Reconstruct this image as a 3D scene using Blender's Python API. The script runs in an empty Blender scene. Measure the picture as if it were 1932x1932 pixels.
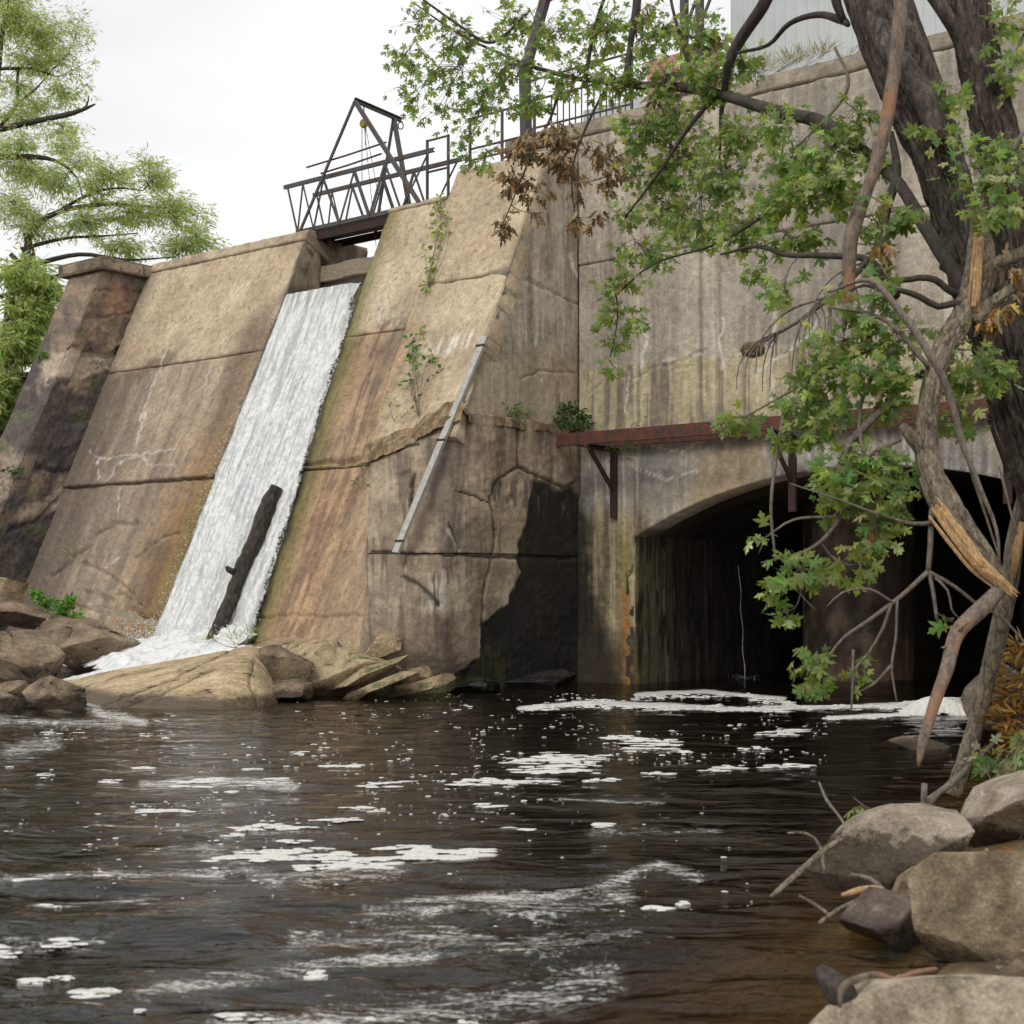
import bpy, bmesh, math, random
import numpy as np
from mathutils import Vector
scene = bpy.context.scene
# ------------------------------------------------------------------ camera, sky, sun, exposure
FPX, HZ, CU, CH = 2805.0, 1110.0, 966.0, 1.6      # focal length / horizon row / centre column of the 1932 px frame, eye height
cam_data = bpy.data.cameras.new("camera")
cam = bpy.data.objects.new("camera", cam_data)
scene.collection.objects.link(cam)
cam.location = (0, 0, CH)
cam.rotation_euler = (math.radians(90), 0, 0)
cam_data.sensor_width = 36.0
cam_data.lens = 36.0 * FPX / 1932.0
cam_data.shift_y = (HZ - 966.0) / 1932.0
cam_data.clip_start, cam_data.clip_end = 0.1, 5000.0
cam_data.dof.use_dof = True
cam_data.dof.focus_distance = 22.0
cam_data.dof.aperture_fstop = 4.5
scene.camera = cam

SUN_DIR = Vector((-0.36, -0.62, 0.80)).normalized()    # towards the sun
sun_el = math.asin(SUN_DIR.z)
sun_az = math.atan2(SUN_DIR.x, SUN_DIR.y)
world = bpy.data.worlds.new("World")
scene.world = world
world.use_nodes = True
wn = world.node_tree
wn.nodes.clear()
w_out = wn.nodes.new("ShaderNodeOutputWorld")
w_bg = wn.nodes.new("ShaderNodeBackground")
w_sky = wn.nodes.new("ShaderNodeTexSky")
w_sky.sky_type = 'NISHITA'
w_sky.sun_disc = False
w_sky.sun_elevation = sun_el
w_sky.sun_rotation = sun_az
w_sky.air_density, w_sky.dust_density, w_sky.ozone_density = 1.0, 4.0, 1.0
w_tc = wn.nodes.new("ShaderNodeTexCoord")
w_map = wn.nodes.new("ShaderNodeMapping")
w_map.inputs["Scale"].default_value = (1.0, 1.0, 2.6)
w_noise = wn.nodes.new("ShaderNodeTexNoise")
w_noise.inputs["Scale"].default_value = 2.3
w_noise.inputs["Detail"].default_value = 5
w_noise.inputs["Roughness"].default_value = 0.5
w_ramp = wn.nodes.new("ShaderNodeValToRGB")                 # overcast: lighter and greyer cloud
w_ramp.color_ramp.elements[0].position = 0.30
w_ramp.color_ramp.elements[0].color = (6.2, 6.25, 6.3, 1)
w_ramp.color_ramp.elements[1].position = 0.66
w_ramp.color_ramp.elements[1].color = (8.1, 8.1, 8.05, 1)
w_mix = wn.nodes.new("ShaderNodeMix")
w_mix.data_type = 'RGBA'
w_mix.inputs[0].default_value = 0.95                        # thin blue left under the cloud deck
w_bg.inputs["Strength"].default_value = 0.1
wn.links.new(w_tc.outputs["Generated"], w_map.inputs["Vector"])
wn.links.new(w_map.outputs["Vector"], w_noise.inputs["Vector"])
wn.links.new(w_noise.outputs["Fac"], w_ramp.inputs["Fac"])
wn.links.new(w_sky.outputs["Color"], w_mix.inputs[6])
wn.links.new(w_ramp.outputs["Color"], w_mix.inputs[7])
wn.links.new(w_mix.outputs[2], w_bg.inputs["Color"])
wn.links.new(w_bg.outputs["Background"], w_out.inputs["Surface"])

sun_data = bpy.data.lights.new("sun", 'SUN')
sun_data.energy = 0.8
sun_data.angle = math.radians(18)
sun_data.color = (1.0, 0.95, 0.87)
sun = bpy.data.objects.new("sun", sun_data)
sun.rotation_euler = SUN_DIR.to_track_quat('Z', 'Y').to_euler()
sun.location = (-20, -20, 40)
scene.collection.objects.link(sun)
vs = scene.view_settings
vs.view_transform, vs.look, vs.gamma, vs.use_curve_mapping = 'Standard', 'None', 1.0, False
vs.exposure = 0.45
scene.render.film_transparent = False
scene.cycles.max_bounces = 5
scene.cycles.diffuse_bounces = 2
scene.cycles.glossy_bounces = 2
scene.cycles.transparent_max_bounces = 8
scene.cycles.use_denoising = True
scene.cycles.use_adaptive_sampling = True
scene.cycles.adaptive_threshold = 0.02

# ------------------------------------------------------------------ small maths
rng = np.random.default_rng(7)
random.seed(7)

def lin(r, g, b, k=1.0):
    c = np.array([r, g, b], float) / 255.0
    return np.where(c <= 0.04045, c / 12.92, ((c + 0.055) / 1.055) ** 2.4) * k

def _h(ix, iy, iz, seed):
    n = (ix.astype(np.int64) * 374761393 + iy.astype(np.int64) * 668265263 + iz.astype(np.int64) * 2147483647 + seed * 974634777) & 0xFFFFFFFF
    n = ((n ^ (n >> 13)) * 1274126177) & 0xFFFFFFFF
    n = (n ^ (n >> 16)) * 2246822519 & 0xFFFFFFFF
    return ((n ^ (n >> 15)) & 0xFFFFFF) / float(0xFFFFFF)

def vn(x, y, seed=0):
    x, y = np.broadcast_arrays(np.asarray(x, float), np.asarray(y, float))
    ix, iy = np.floor(x), np.floor(y)
    fx, fy = x - ix, y - iy
    fx, fy = fx * fx * (3 - 2 * fx), fy * fy * (3 - 2 * fy)
    z = np.zeros_like(ix)
    a, b = _h(ix, iy, z, seed), _h(ix + 1, iy, z, seed)
    c, d = _h(ix, iy + 1, z, seed), _h(ix + 1, iy + 1, z, seed)
    return (a + (b - a) * fx) * (1 - fy) + (c + (d - c) * fx) * fy

def vn3(p, seed=0):
    i = np.floor(p); f = p - i; f = f * f * (3 - 2 * f)
    r = 0
    for dx in (0, 1):
        for dy in (0, 1):
            for dz in (0, 1):
                w = (f[..., 0] if dx else 1 - f[..., 0]) * (f[..., 1] if dy else 1 - f[..., 1]) * (f[..., 2] if dz else 1 - f[..., 2])
                r = r + w * _h(i[..., 0] + dx, i[..., 1] + dy, i[..., 2] + dz, seed)
    return r

def fbm(x, y, o=4, seed=0, g=0.5):
    s, a, t = 0, 1.0, 0
    for k in range(o):
        s = s + a * vn(x * 2 ** k + 17.3 * k, y * 2 ** k + 9.1 * k, seed + k); t += a; a *= g
    return s / t

def fbm3(p, o=4, seed=0, g=0.5):
    s, a, t = 0, 1.0, 0
    for k in range(o):
        s = s + a * vn3(p * 2 ** k + 13.7 * k, seed + k); t += a; a *= g
    return s / t

def sst(e0, e1, x):
    t = np.clip((x - e0) / (e1 - e0), 0, 1)
    return t * t * (3 - 2 * t)

def seg_dist(X, Y, pts):
    """distance from every (X, Y) to a polyline"""
    d = np.full(np.shape(X), 1e9)
    for (x0, y0), (x1, y1) in zip(pts[:-1], pts[1:]):
        vx, vy = x1 - x0, y1 - y0
        t = np.clip(((X - x0) * vx + (Y - y0) * vy) / (vx * vx + vy * vy + 1e-9), 0, 1)
        d = np.minimum(d, np.hypot(X - x0 - t * vx, Y - y0 - t * vy))
    return d

def poly_sd(X, Y, pts):
    """signed distance to a polygon, positive inside"""
    d = seg_dist(X, Y, list(pts) + [pts[0]])
    ins = np.zeros(np.shape(X), bool)
    n = len(pts)
    for i in range(n):
        (x0, y0), (x1, y1) = pts[i], pts[(i + 1) % n]
        c = (y0 > Y) != (y1 > Y)
        xi = (x1 - x0) * (Y - y0) / ((y1 - y0) if abs(y1 - y0) > 1e-9 else 1e-9) + x0
        ins ^= c & (X < xi)
    return np.where(ins, d, -d)

def mixc(a, b, t):
    return a * (1 - t[..., None]) + np.asarray(b) * t[..., None]

# ------------------------------------------------------------------ where a frame position lies in the place
def ray(u, v):
    return np.array([(u - CU) / FPX, 1.0, (HZ - v) / FPX])
def P(u, v, d):                       # d metres in front of the eye
    return np.array([0, 0, CH]) + ray(u, v) * d
def on_z(u, v, z=0.0):
    r = ray(u, v); return np.array([0, 0, CH]) + r * ((z - CH) / r[2])
# the dam's own axes: a along the wall (to the right), b out of the wall (to the eye), z up
CX, CY = 1.136, 25.6
EA, EB = np.array([0.773, -0.6344]), np.array([-0.6344, -0.773])
def F(a, b, z):
    a, b, z = np.broadcast_arrays(np.asarray(a, float), np.asarray(b, float), np.asarray(z, float))
    return np.stack([CX + EA[0] * a + EB[0] * b, CY + EA[1] * a + EB[1] * b, z], -1)
def Fi(p):
    dx, dy = p[0] - CX, p[1] - CY
    return np.array([EA[0] * dx + EA[1] * dy, EB[0] * dx + EB[1] * dy, p[2]])
SLOPE, B0 = 0.46, 4.98
def _hit(u, v, n, c):                 # plane n.(a,b,z) = c
    o = Fi(np.array([0, 0, CH])); q = Fi(np.array([0, 0, CH]) + ray(u, v)) - o
    return o + q * ((c - np.dot(n, o)) / np.dot(n, q))
def on_dam(u, v, off=0.0):
    return _hit(u, v, np.array([0, 1, SLOPE]), B0 + off)
def on_b(u, v, b=0.0):
    return _hit(u, v, np.array([0, 1, 0]), b)
def on_a(u, v, a=0.0):
    return _hit(u, v, np.array([1, 0, 0]), a)
def dam_az(pts):  return [(q[0], q[2]) for q in (on_dam(*p) for p in pts)]
def w_az(pts, b=0.0):    return [(q[0], q[2]) for q in (on_b(*p, b) for p in pts)]
def s_bz(pts, a=0.0):    return [(q[1], q[2]) for q in (on_a(*p, a) for p in pts)]

# ------------------------------------------------------------------ objects
COL = scene.collection
def tag(o, label=None, cat=None, group=None, kind=None):
    if label: o["label"] = label
    if cat: o["category"] = cat
    if group: o["group"] = group
    if kind: o["kind"] = kind
    return o
def empty(name, loc=(0, 0, 0), label=None, cat=None, group=None, kind=None):
    o = bpy.data.objects.new(name, None)
    o.empty_display_size = 0.2
    o.location = tuple(float(x) for x in loc)
    COL.objects.link(o)
    return tag(o, label, cat, group, kind)
def link(name, me, parent=None):
    o = bpy.data.objects.new(name, me)
    COL.objects.link(o)
    if parent is not None:
        o.parent = parent
        l = parent.location.copy(); q = parent.parent
        while q is not None: l += q.location; q = q.parent
        o.location = -l            # meshes are written in world metres
    return o

class MB:
    """collects vertices, quads, triangles and point colours for one mesh"""
    def __init__(s): s.v, s.q, s.t, s.c, s.n = [], [], [], [], 0
    def add(s, v, q=None, t=None, c=None):
        v = np.asarray(v, float).reshape(-1, 3)
        s.v.append(v)
        if q is not None and len(q): s.q.append(np.asarray(q, np.int64).reshape(-1, 4) + s.n)
        if t is not None and len(t): s.t.append(np.asarray(t, np.int64).reshape(-1, 3) + s.n)
        cc = np.ones((len(v), 4))
        if c is not None:
            c = np.asarray(c, float)
            cc[:, :c.shape[-1]] = c
        s.c.append(cc)
        s.n += len(v)
        return s
    def box(s, c, size, ax=None, col=None):
        """box centred at c; ax = 3 unit axes (rows)"""
        ax = np.eye(3) if ax is None else np.asarray(ax, float)
        k = np.array([[x, y, z] for z in (-.5, .5) for y in (-.5, .5) for x in (-.5, .5)]) * np.asarray(size)
        s.add(np.asarray(c) + k @ ax, [[0, 2, 3, 1], [4, 5, 7, 6], [0, 1, 5, 4], [2, 6, 7, 3], [0, 4, 6, 2], [1, 3, 7, 5]], c=None if col is None else np.tile(col, (8, 1)))
        return s
    def bar(s, p0, p1, w, h, up=(0, 0, 1), col=None):
        p0, p1 = np.asarray(p0, float), np.asarray(p1, float)
        d = p1 - p0; L = np.linalg.norm(d); d /= L
        x = np.cross(d, up); x /= np.linalg.norm(x) + 1e-9
        y = np.cross(x, d)
        return s.box((p0 + p1) / 2, (w, h, L), [x, y, d], col)
    def tube(s, pts, rad, sides=6, jit=0.0, seed=0, col=None, cap=True, ridge=0.0, rscale=14.0):
        pts = np.asarray(pts, float); n = len(pts)
        rad = np.broadcast_to(np.asarray(rad, float), (n,))
        tan = np.gradient(pts, axis=0); tan /= np.linalg.norm(tan, axis=1)[:, None] + 1e-9
        ref = np.array([0.31, 0.2, 0.93]) if abs(tan[0][2]) < 0.85 else np.array([0.95, 0.3, 0.1])
        x = np.cross(tan[0], ref); x /= np.linalg.norm(x)
        X = [x]
        for i in range(1, n):
            x = X[-1] - tan[i] * np.dot(X[-1], tan[i]); x /= np.linalg.norm(x) + 1e-9; X.append(x)
        X = np.array(X); Y = np.cross(tan, X)
        th = np.linspace(0, 2 * np.pi, sides, endpoint=False)
        r = np.repeat(rad[:, None], sides, 1)
        if jit or ridge:
            L = np.concatenate([[0], np.cumsum(np.linalg.norm(np.diff(pts, axis=0), axis=1))])
            if jit: r = r * (1 + jit * (fbm(np.cos(th)[None] * 1.6 + 7 + seed, np.sin(th)[None] * 1.6 + L[:, None] * 3.0, 3, seed) - .5) * 2)
            if ridge:
                k = max(4, sides // 4)
                tt = (th / (2 * np.pi))[None] * k * 2 + 1.1 * (fbm(L[:, None] * 5 + th[None] * .0, th[None] * 2, 3, seed + 5) - .5) * 3
                rr = (1 - np.abs(2 * vn(tt, L[:, None] * rscale * 0.3, seed + 9) - 1)) ** 2
                r = r - ridge * rr * (0.7 + .6 * vn(tt * 1.7, L[:, None] * rscale * 1.6, seed + 3))
        v = pts[:, None] + r[..., None] * (np.cos(th)[None, :, None] * X[:, None] + np.sin(th)[None, :, None] * Y[:, None])
        i = np.arange(n - 1)[:, None] * sides; j = np.arange(sides)[None]; j2 = (j + 1) % sides
        q = np.stack([i + j, i + j2, i + sides + j2, i + sides + j], -1).reshape(-1, 4)
        v = v.reshape(-1, 3); t = []
        if cap:
            v = np.vstack([v, pts[0], pts[-1]])
            b = (n - 1) * sides
            t = [[n * sides, (k + 1) % sides, k] for k in range(sides)] + [[n * sides + 1, b + k, b + (k + 1) % sides] for k in range(sides)]
        s.add(v, q, t, None if col is None else np.tile(col, (len(v), 1)))
        return s
    def build(s, name, mat, parent=None, smooth=False, kind=None):
        me = bpy.data.meshes.new(name)
        V = np.vstack(s.v); C = np.vstack(s.c)
        Q = np.vstack(s.q) if s.q else np.zeros((0, 4), np.int64)
        T = np.vstack(s.t) if s.t else np.zeros((0, 3), np.int64)
        me.vertices.add(len(V)); me.vertices.foreach_set("co", V.astype(np.float32).ravel())
        me.loops.add(len(Q) * 4 + len(T) * 3)
        me.loops.foreach_set("vertex_index", np.concatenate([Q.ravel(), T.ravel()]).astype(np.int32))
        me.polygons.add(len(Q) + len(T))
        me.polygons.foreach_set("loop_start", np.concatenate([np.arange(len(Q)) * 4, len(Q) * 4 + np.arange(len(T)) * 3]).astype(np.int32))
        me.polygons.foreach_set("loop_total", np.concatenate([np.full(len(Q), 4), np.full(len(T), 3)]).astype(np.int32))
        me.update(calc_edges=True)
        at = me.color_attributes.new("col", 'FLOAT_COLOR', 'POINT')
        at.data.foreach_set("color", C.astype(np.float32).ravel())
        me.polygons.foreach_set("use_smooth", np.full(len(Q) + len(T), bool(smooth)))
        if mat is not None: me.materials.append(mat)
        me.validate()
        o = link(name, me, parent)
        if kind: o["kind"] = kind
        return o

def spline(pts, step):
    """Catmull-Rom through rows of any width, resampled about every `step` metres"""
    p = np.asarray(pts, float)
    if len(p) == 2: p = np.array([p[0], (p[0] + p[1]) / 2, p[1]])
    p = np.vstack([2 * p[0] - p[1], p, 2 * p[-1] - p[-2]])
    out = []
    for i in range(1, len(p) - 2):
        n = max(2, int(np.linalg.norm((p[i + 1] - p[i])[:3]) / step))
        t = np.linspace(0, 1, n, endpoint=False)[:, None]
        out.append(0.5 * (2 * p[i] + (p[i + 1] - p[i - 1]) * t + (2 * p[i - 1] - 5 * p[i] + 4 * p[i + 1] - p[i + 2]) * t ** 2 + (3 * p[i] - p[i - 1] - 3 * p[i + 1] + p[i + 2]) * t ** 3))
    out.append(p[-2][None])
    return np.vstack(out)

def sheet(S, T, pos, D, C, thick, flip=False):
    """grid (S,T) pushed out by D, with a border turned back by `thick`: returns an MB"""
    Sp, Tp, Cp = np.pad(S, 1, 'edge'), np.pad(T, 1, 'edge'), np.pad(C, ((1, 1), (1, 1), (0, 0)), 'edge')
    Dp = np.pad(D, 1, 'constant', constant_values=-thick)
    v = pos(Sp, Tp, Dp); n, m = Sp.shape
    i, j = np.meshgrid(np.arange(n - 1), np.arange(m - 1), indexing='ij')
    q = np.stack([i * m + j, (i + 1) * m + j, (i + 1) * m + j + 1, i * m + j + 1], -1).reshape(-1, 4)
    if flip: q = q[:, ::-1]
    return MB().add(v, q, c=Cp.reshape(-1, Cp.shape[-1]))
# ------------------------------------------------------------------ procedural materials
class NT:
    def __init__(s, name):
        s.m = bpy.data.materials.new(name); s.m.use_nodes = True
        s.t = s.m.node_tree; s.t.nodes.clear()
        s.out = s.n("ShaderNodeOutputMaterial")
    def n(s, typ, **kw):
        x = s.t.nodes.new(typ)
        for k, v in kw.items(): setattr(x, k, v)
        return x
    def l(s, a, b): s.t.links.new(a, b)
    def inp(s, node, **kw):
        for k, v in kw.items():
            sock = node.inputs[k.replace("_", " ")] if k.replace("_", " ") in node.inputs else node.inputs[k]
            if hasattr(v, "links") or isinstance(v, bpy.types.NodeSocket): s.l(v, sock)
            else: sock.default_value = v
        return node
    def coord(s, kind="Object", scale=(1, 1, 1), rot=(0, 0, 0)):
        tc = s.n("ShaderNodeTexCoord"); mp = s.n("ShaderNodeMapping")
        mp.inputs["Scale"].default_value = scale; mp.inputs["Rotation"].default_value = rot
        s.l(tc.outputs[kind], mp.inputs["Vector"]); return mp.outputs["Vector"]
    def noise(s, vec, scale, detail=4, rough=0.55, dist=0.0):
        x = s.n("ShaderNodeTexNoise"); s.l(vec, x.inputs["Vector"])
        s.inp(x, Scale=scale, Detail=detail, Roughness=rough, Distortion=dist); return x.outputs["Fac"]
    def ramp(s, fac, *stops):
        x = s.n("ShaderNodeValToRGB"); e = x.color_ramp.elements
        while len(e) < len(stops): e.new(0.5)
        for k, (p, c) in enumerate(stops):
            e[k].position = p
            e[k].color = (c, c, c, 1) if not hasattr(c, "__len__") else (c[0], c[1], c[2], 1)
        s.l(fac, x.inputs["Fac"]); return x.outputs["Color"]
    def mix(s, fac, a, b, mode='MIX'):
        x = s.n("ShaderNodeMix", data_type='RGBA', blend_type=mode)
        for sock, v in ((x.inputs[0], fac), (x.inputs[6], a), (x.inputs[7], b)):
            if isinstance(v, bpy.types.NodeSocket): s.l(v, sock)
            elif hasattr(v, "__len__"): sock.default_value = (v[0], v[1], v[2], 1)
            else: sock.default_value = v
        return x.outputs[2]
    def math(s, op, a, b=0.0, clamp=False):
        x = s.n("ShaderNodeMath", operation=op, use_clamp=clamp)
        for sock, v in ((x.inputs[0], a), (x.inputs[1], b)):
            if isinstance(v, bpy.types.NodeSocket): s.l(v, sock)
            else: sock.default_value = v
        return x.outputs[0]
    def bump(s, h, dist, strength=1.0, normal=None):
        x = s.n("ShaderNodeBump"); s.l(h, x.inputs["Height"])
        x.inputs["Distance"].default_value = dist; x.inputs["Strength"].default_value = strength
        if normal is not None: s.l(normal, x.inputs["Normal"])
        return x.outputs["Normal"]
    def attr(s, name="col"):
        x = s.n("ShaderNodeAttribute"); x.attribute_name = name; return x
    def pbr(s, color, rough=0.8, normal=None, metal=0.0, spec=0.4):
        x = s.n("ShaderNodeBsdfPrincipled")
        for k, v in (("Base Color", color), ("Roughness", rough), ("Metallic", metal), ("Specular IOR Level", spec)):
            if isinstance(v, bpy.types.NodeSocket): s.l(v, x.inputs[k])
            elif hasattr(v, "__len__"): x.inputs[k].default_value = (v[0], v[1], v[2], 1)
            else: x.inputs[k].default_value = v
        if normal is not None: s.l(normal, x.inputs["Normal"])
        s.l(x.outputs["BSDF"], s.out.inputs["Surface"]); return x

def m_concrete(name, fine=1.0):
    t = NT(name); at = t.attr()
    v = t.coord()
    n1 = t.noise(v, 9, 4, 0.6); n2 = t.noise(v, 34, 3, 0.75); n3 = t.noise(v, 1.3, 3)
    k = t.mix(1.0, t.ramp(n1, (0.25, 0.72), (0.75, 1.22)), t.ramp(n2, (0.25, 0.68), (0.47, 1.0), (0.75, 1.28)), 'MULTIPLY')
    k = t.mix(1.0, k, t.ramp(n3, (0.3, 0.88), (0.7, 1.1)), 'MULTIPLY')
    c = t.mix(1.0, at.outputs["Color"], k, 'MULTIPLY')
    # small dark pits left by trapped air
    vo = t.n("ShaderNodeTexVoronoi"); t.l(v, vo.inputs["Vector"]); vo.inputs["Scale"].default_value = 7.0
    pit = t.ramp(t.math('ADD', vo.outputs["Distance"], t.math('MULTIPLY', n1, 0.12)), (0.085, 0.35), (0.135, 1.0))
    c = t.mix(0.55, c, t.mix(1.0, c, pit, 'MULTIPLY'))
    h = t.math('ADD', t.math('MULTIPLY', n1, 0.7), t.math('MULTIPLY', n2, 0.22))
    nb = t.bump(h, 0.03 * fine)
    t.pbr(c, at.outputs["Alpha"], nb, spec=0.35)
    return t.m

def m_rock(name, dark, mid, light, scale=1.0, moss=0.0, wet=None, bump=0.05, stretch=(1, 1, 1), rot=(0, 0, 0), attr=False):
    t = NT(name)
    v = t.coord(); vs_ = t.coord(scale=stretch, rot=rot)
    n1 = t.noise(vs_, 1.6 * scale, 7, 0.62, 0.4); n2 = t.noise(v, 22 * scale, 5, 0.7); n3 = t.noise(vs_, 5 * scale, 6, 0.65)
    c = t.ramp(n1, (0.28, dark), (0.5, mid), (0.74, light))
    c = t.mix(1.0, c, t.ramp(n2, (0.25, 0.55), (0.5, 1.0), (0.78, 1.5)), 'MULTIPLY')
    c = t.mix(1.0, c, t.ramp(n3, (0.3, 0.7), (0.6, 1.12)), 'MULTIPLY')
    # fractures
    vo = t.n("ShaderNodeTexVoronoi", feature='DISTANCE_TO_EDGE'); vo.inputs["Scale"].default_value = 1.5 * scale
    dis = t.n("ShaderNodeVectorMath", operation='ADD'); t.l(t.coord(scale=(1, 1, 2.2), rot=(0.3, 0.5, 0)), dis.inputs[0]); sc_ = t.n("ShaderNodeVectorMath", operation='SCALE'); sc_.inputs["Scale"].default_value = 0.35
    nz = t.n("ShaderNodeTexNoise"); nz.inputs["Scale"].default_value = 3.0; t.l(v, nz.inputs["Vector"]); t.l(nz.outputs["Color"], sc_.inputs[0]); t.l(sc_.outputs[0], dis.inputs[1]); t.l(dis.outputs[0], vo.inputs["Vector"])
    crack = t.ramp(t.math('ADD', vo.outputs["Distance"], t.math('MULTIPLY', t.ramp(n1, (0.42, 0.0), (0.52, 1.0)), 0.2)), (0.004, 0.0), (0.03, 1.0))
    c = t.mix(0.7 if scale < 1.5 else 0.0, c, t.mix(1.0, c, crack, 'MULTIPLY'))
    # pale lichen blotches
    li = t.ramp(t.noise(v, 9 * scale, 4, 0.7), (0.62, 0.0), (0.68, 0.55)); c = t.mix(li, c, tuple(min(.7, x * 1.25) for x in light))
    if attr: c = t.mix(1.0, c, t.attr().outputs["Color"], 'MULTIPLY')
    geo = t.n("ShaderNodeNewGeometry"); sp = t.n("ShaderNodeSeparateXYZ"); t.l(geo.outputs["Position"], sp.inputs[0])
    sn = t.n("ShaderNodeSeparateXYZ"); t.l(geo.outputs["Normal"], sn.inputs[0])
    if moss:
        nm = t.noise(v, 2.3, 5, 0.6)
        f = t.ramp(t.math('ADD', t.math('MULTIPLY', sn.outputs["Z"], 0.35), nm), (1.0 - moss, 0.0), (1.08 - moss, 1.0))
        c = t.mix(f, c, t.mix(n2, (0.035, 0.05, 0.012), (0.16, 0.19, 0.04)))
    rough = 0.85
    if wet is not None:                                   # soaked and slimy just above the water
        w = t.ramp(t.math('SUBTRACT', sp.outputs["Z"], t.math('MULTIPLY', n3, wet)), (0.0, 1.0), (0.06, 0.0))
        c = t.mix(w, c, t.mix(1.0, c, (0.22, 0.2, 0.17), 'MULTIPLY'))
        rough = t.math('SUBTRACT', 0.85, t.math('MULTIPLY', w, 0.5))
    h = t.math('ADD', t.math('ADD', t.math('MULTIPLY', n3, 1.0), t.math('MULTIPLY', n2, 0.25)), t.math('MULTIPLY', crack, 0.5 if scale < 1.5 else 0.0))
    t.pbr(c, rough, t.bump(h, bump), spec=0.4)
    return t.m

def m_bark(name, dark, mid, light, scale=1.0, bump=0.02, patch=None):
    t = NT(name)
    v = t.coord(scale=(1, 1, 0.32)); v2 = t.coord()
    n1 = t.noise(v, 24 * scale, 6, 0.7, 0.6); n2 = t.noise(v2, 3.2, 4); n3 = t.noise(v2, 60, 3, 0.7)
    c = t.ramp(n1, (0.3, dark), (0.52, mid), (0.75, light))
    c = t.mix(1.0, c, t.ramp(n3, (0.3, 0.7), (0.7, 1.25)), 'MULTIPLY')
    c = t.mix(1.0, c, t.ramp(n2, (0.3, 0.8), (0.7, 1.15)), 'MULTIPLY')
    if patch is not None: c = t.mix(t.ramp(t.math('ADD', n2, t.math('MULTIPLY', n1, 0.25)), (0.60, 0.0), (0.74, 0.9)), c, patch)
    t.pbr(c, 0.9, t.bump(n1, bump), spec=0.25)
    return t.m

def m_leaf(name, under=(0.30, 0.34, 0.27), trans=0.35, vary=0.5):
    t = NT(name); at = t.attr(); geo = t.n("ShaderNodeNewGeometry")
    n = t.noise(t.coord(), 30, 2)
    c = t.mix(1.0, at.outputs["Color"], t.ramp(n, (0.3, 1 - vary * .5), (0.7, 1 + vary * .5)), 'MULTIPLY')
    cu = t.mix(0.55, c, under)
    c2 = t.mix(geo.outputs["Backfacing"], c, cu)
    p = t.n("ShaderNodeBsdfPrincipled"); t.l(c2, p.inputs["Base Color"])
    p.inputs["Roughness"].default_value = 0.55; p.inputs["Specular IOR Level"].default_value = 0.3
    tr = t.n("ShaderNodeBsdfTranslucent"); t.l(t.mix(1.0, c, (1.3, 1.4, 0.55), 'MULTIPLY'), tr.inputs["Color"])
    mx = t.n("ShaderNodeMixShader"); mx.inputs[0].default_value = trans
    t.l(p.outputs[0], mx.inputs[1]); t.l(tr.outputs[0], mx.inputs[2]); t.l(mx.outputs[0], t.out.inputs["Surface"])
    return t.m

def m_steel(name, paint, rust, amount, rough=0.6, metal=0.2):
    t = NT(name); v = t.coord()
    n1 = t.noise(v, 6, 6, 0.7); n2 = t.noise(v, 45, 4, 0.7)
    f = t.ramp(n1, (1 - amount - 0.1, 0.0), (1 - amount + 0.08, 1.0))
    r = t.ramp(n2, (0.3, tuple(x * .45 for x in rust)), (0.55, rust), (0.8, tuple(min(1, x * 1.8) for x in rust)))
    c = t.mix(f, t.mix(1.0, paint, t.ramp(n2, (0.3, 0.75), (0.7, 1.2)), 'MULTIPLY'), r)
    t.pbr(c, rough, t.bump(n2, 0.004), metal)
    return t.m

def m_wood(name, dark, light, axis=(1, 1, 8), rough=0.85):
    t = NT(name); v = t.coord(scale=axis)
    n1 = t.noise(v, 9, 6, 0.65, 0.5); n2 = t.noise(t.coord(), 40, 3)
    c = t.mix(1.0, t.ramp(n1, (0.3, dark), (0.7, light)), t.ramp(n2, (0.3, 0.75), (0.7, 1.2)), 'MULTIPLY')
    t.pbr(c, rough, t.bump(n1, 0.015), spec=0.25)
    return t.m

def m_plain(name, c, rough=0.7, metal=0.0, var=0.3, scale=12):
    t = NT(name); n = t.noise(t.coord(), scale, 4)
    t.pbr(t.mix(1.0, c, t.ramp(n, (0.3, 1 - var), (0.7, 1 + var)), 'MULTIPLY'), rough, t.bump(n, 0.005), metal)
    return t.m

def m_attr(name, rough=0.8, bump=0.01, scale=30, spec=0.3, var=0.35):
    t = NT(name); at = t.attr(); n = t.noise(t.coord(), scale, 5, 0.65)
    t.pbr(t.mix(1.0, at.outputs["Color"], t.ramp(n, (0.3, 1 - var), (0.7, 1 + var)), 'MULTIPLY'), rough, t.bump(n, bump), spec=spec)
    return t.m

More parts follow.
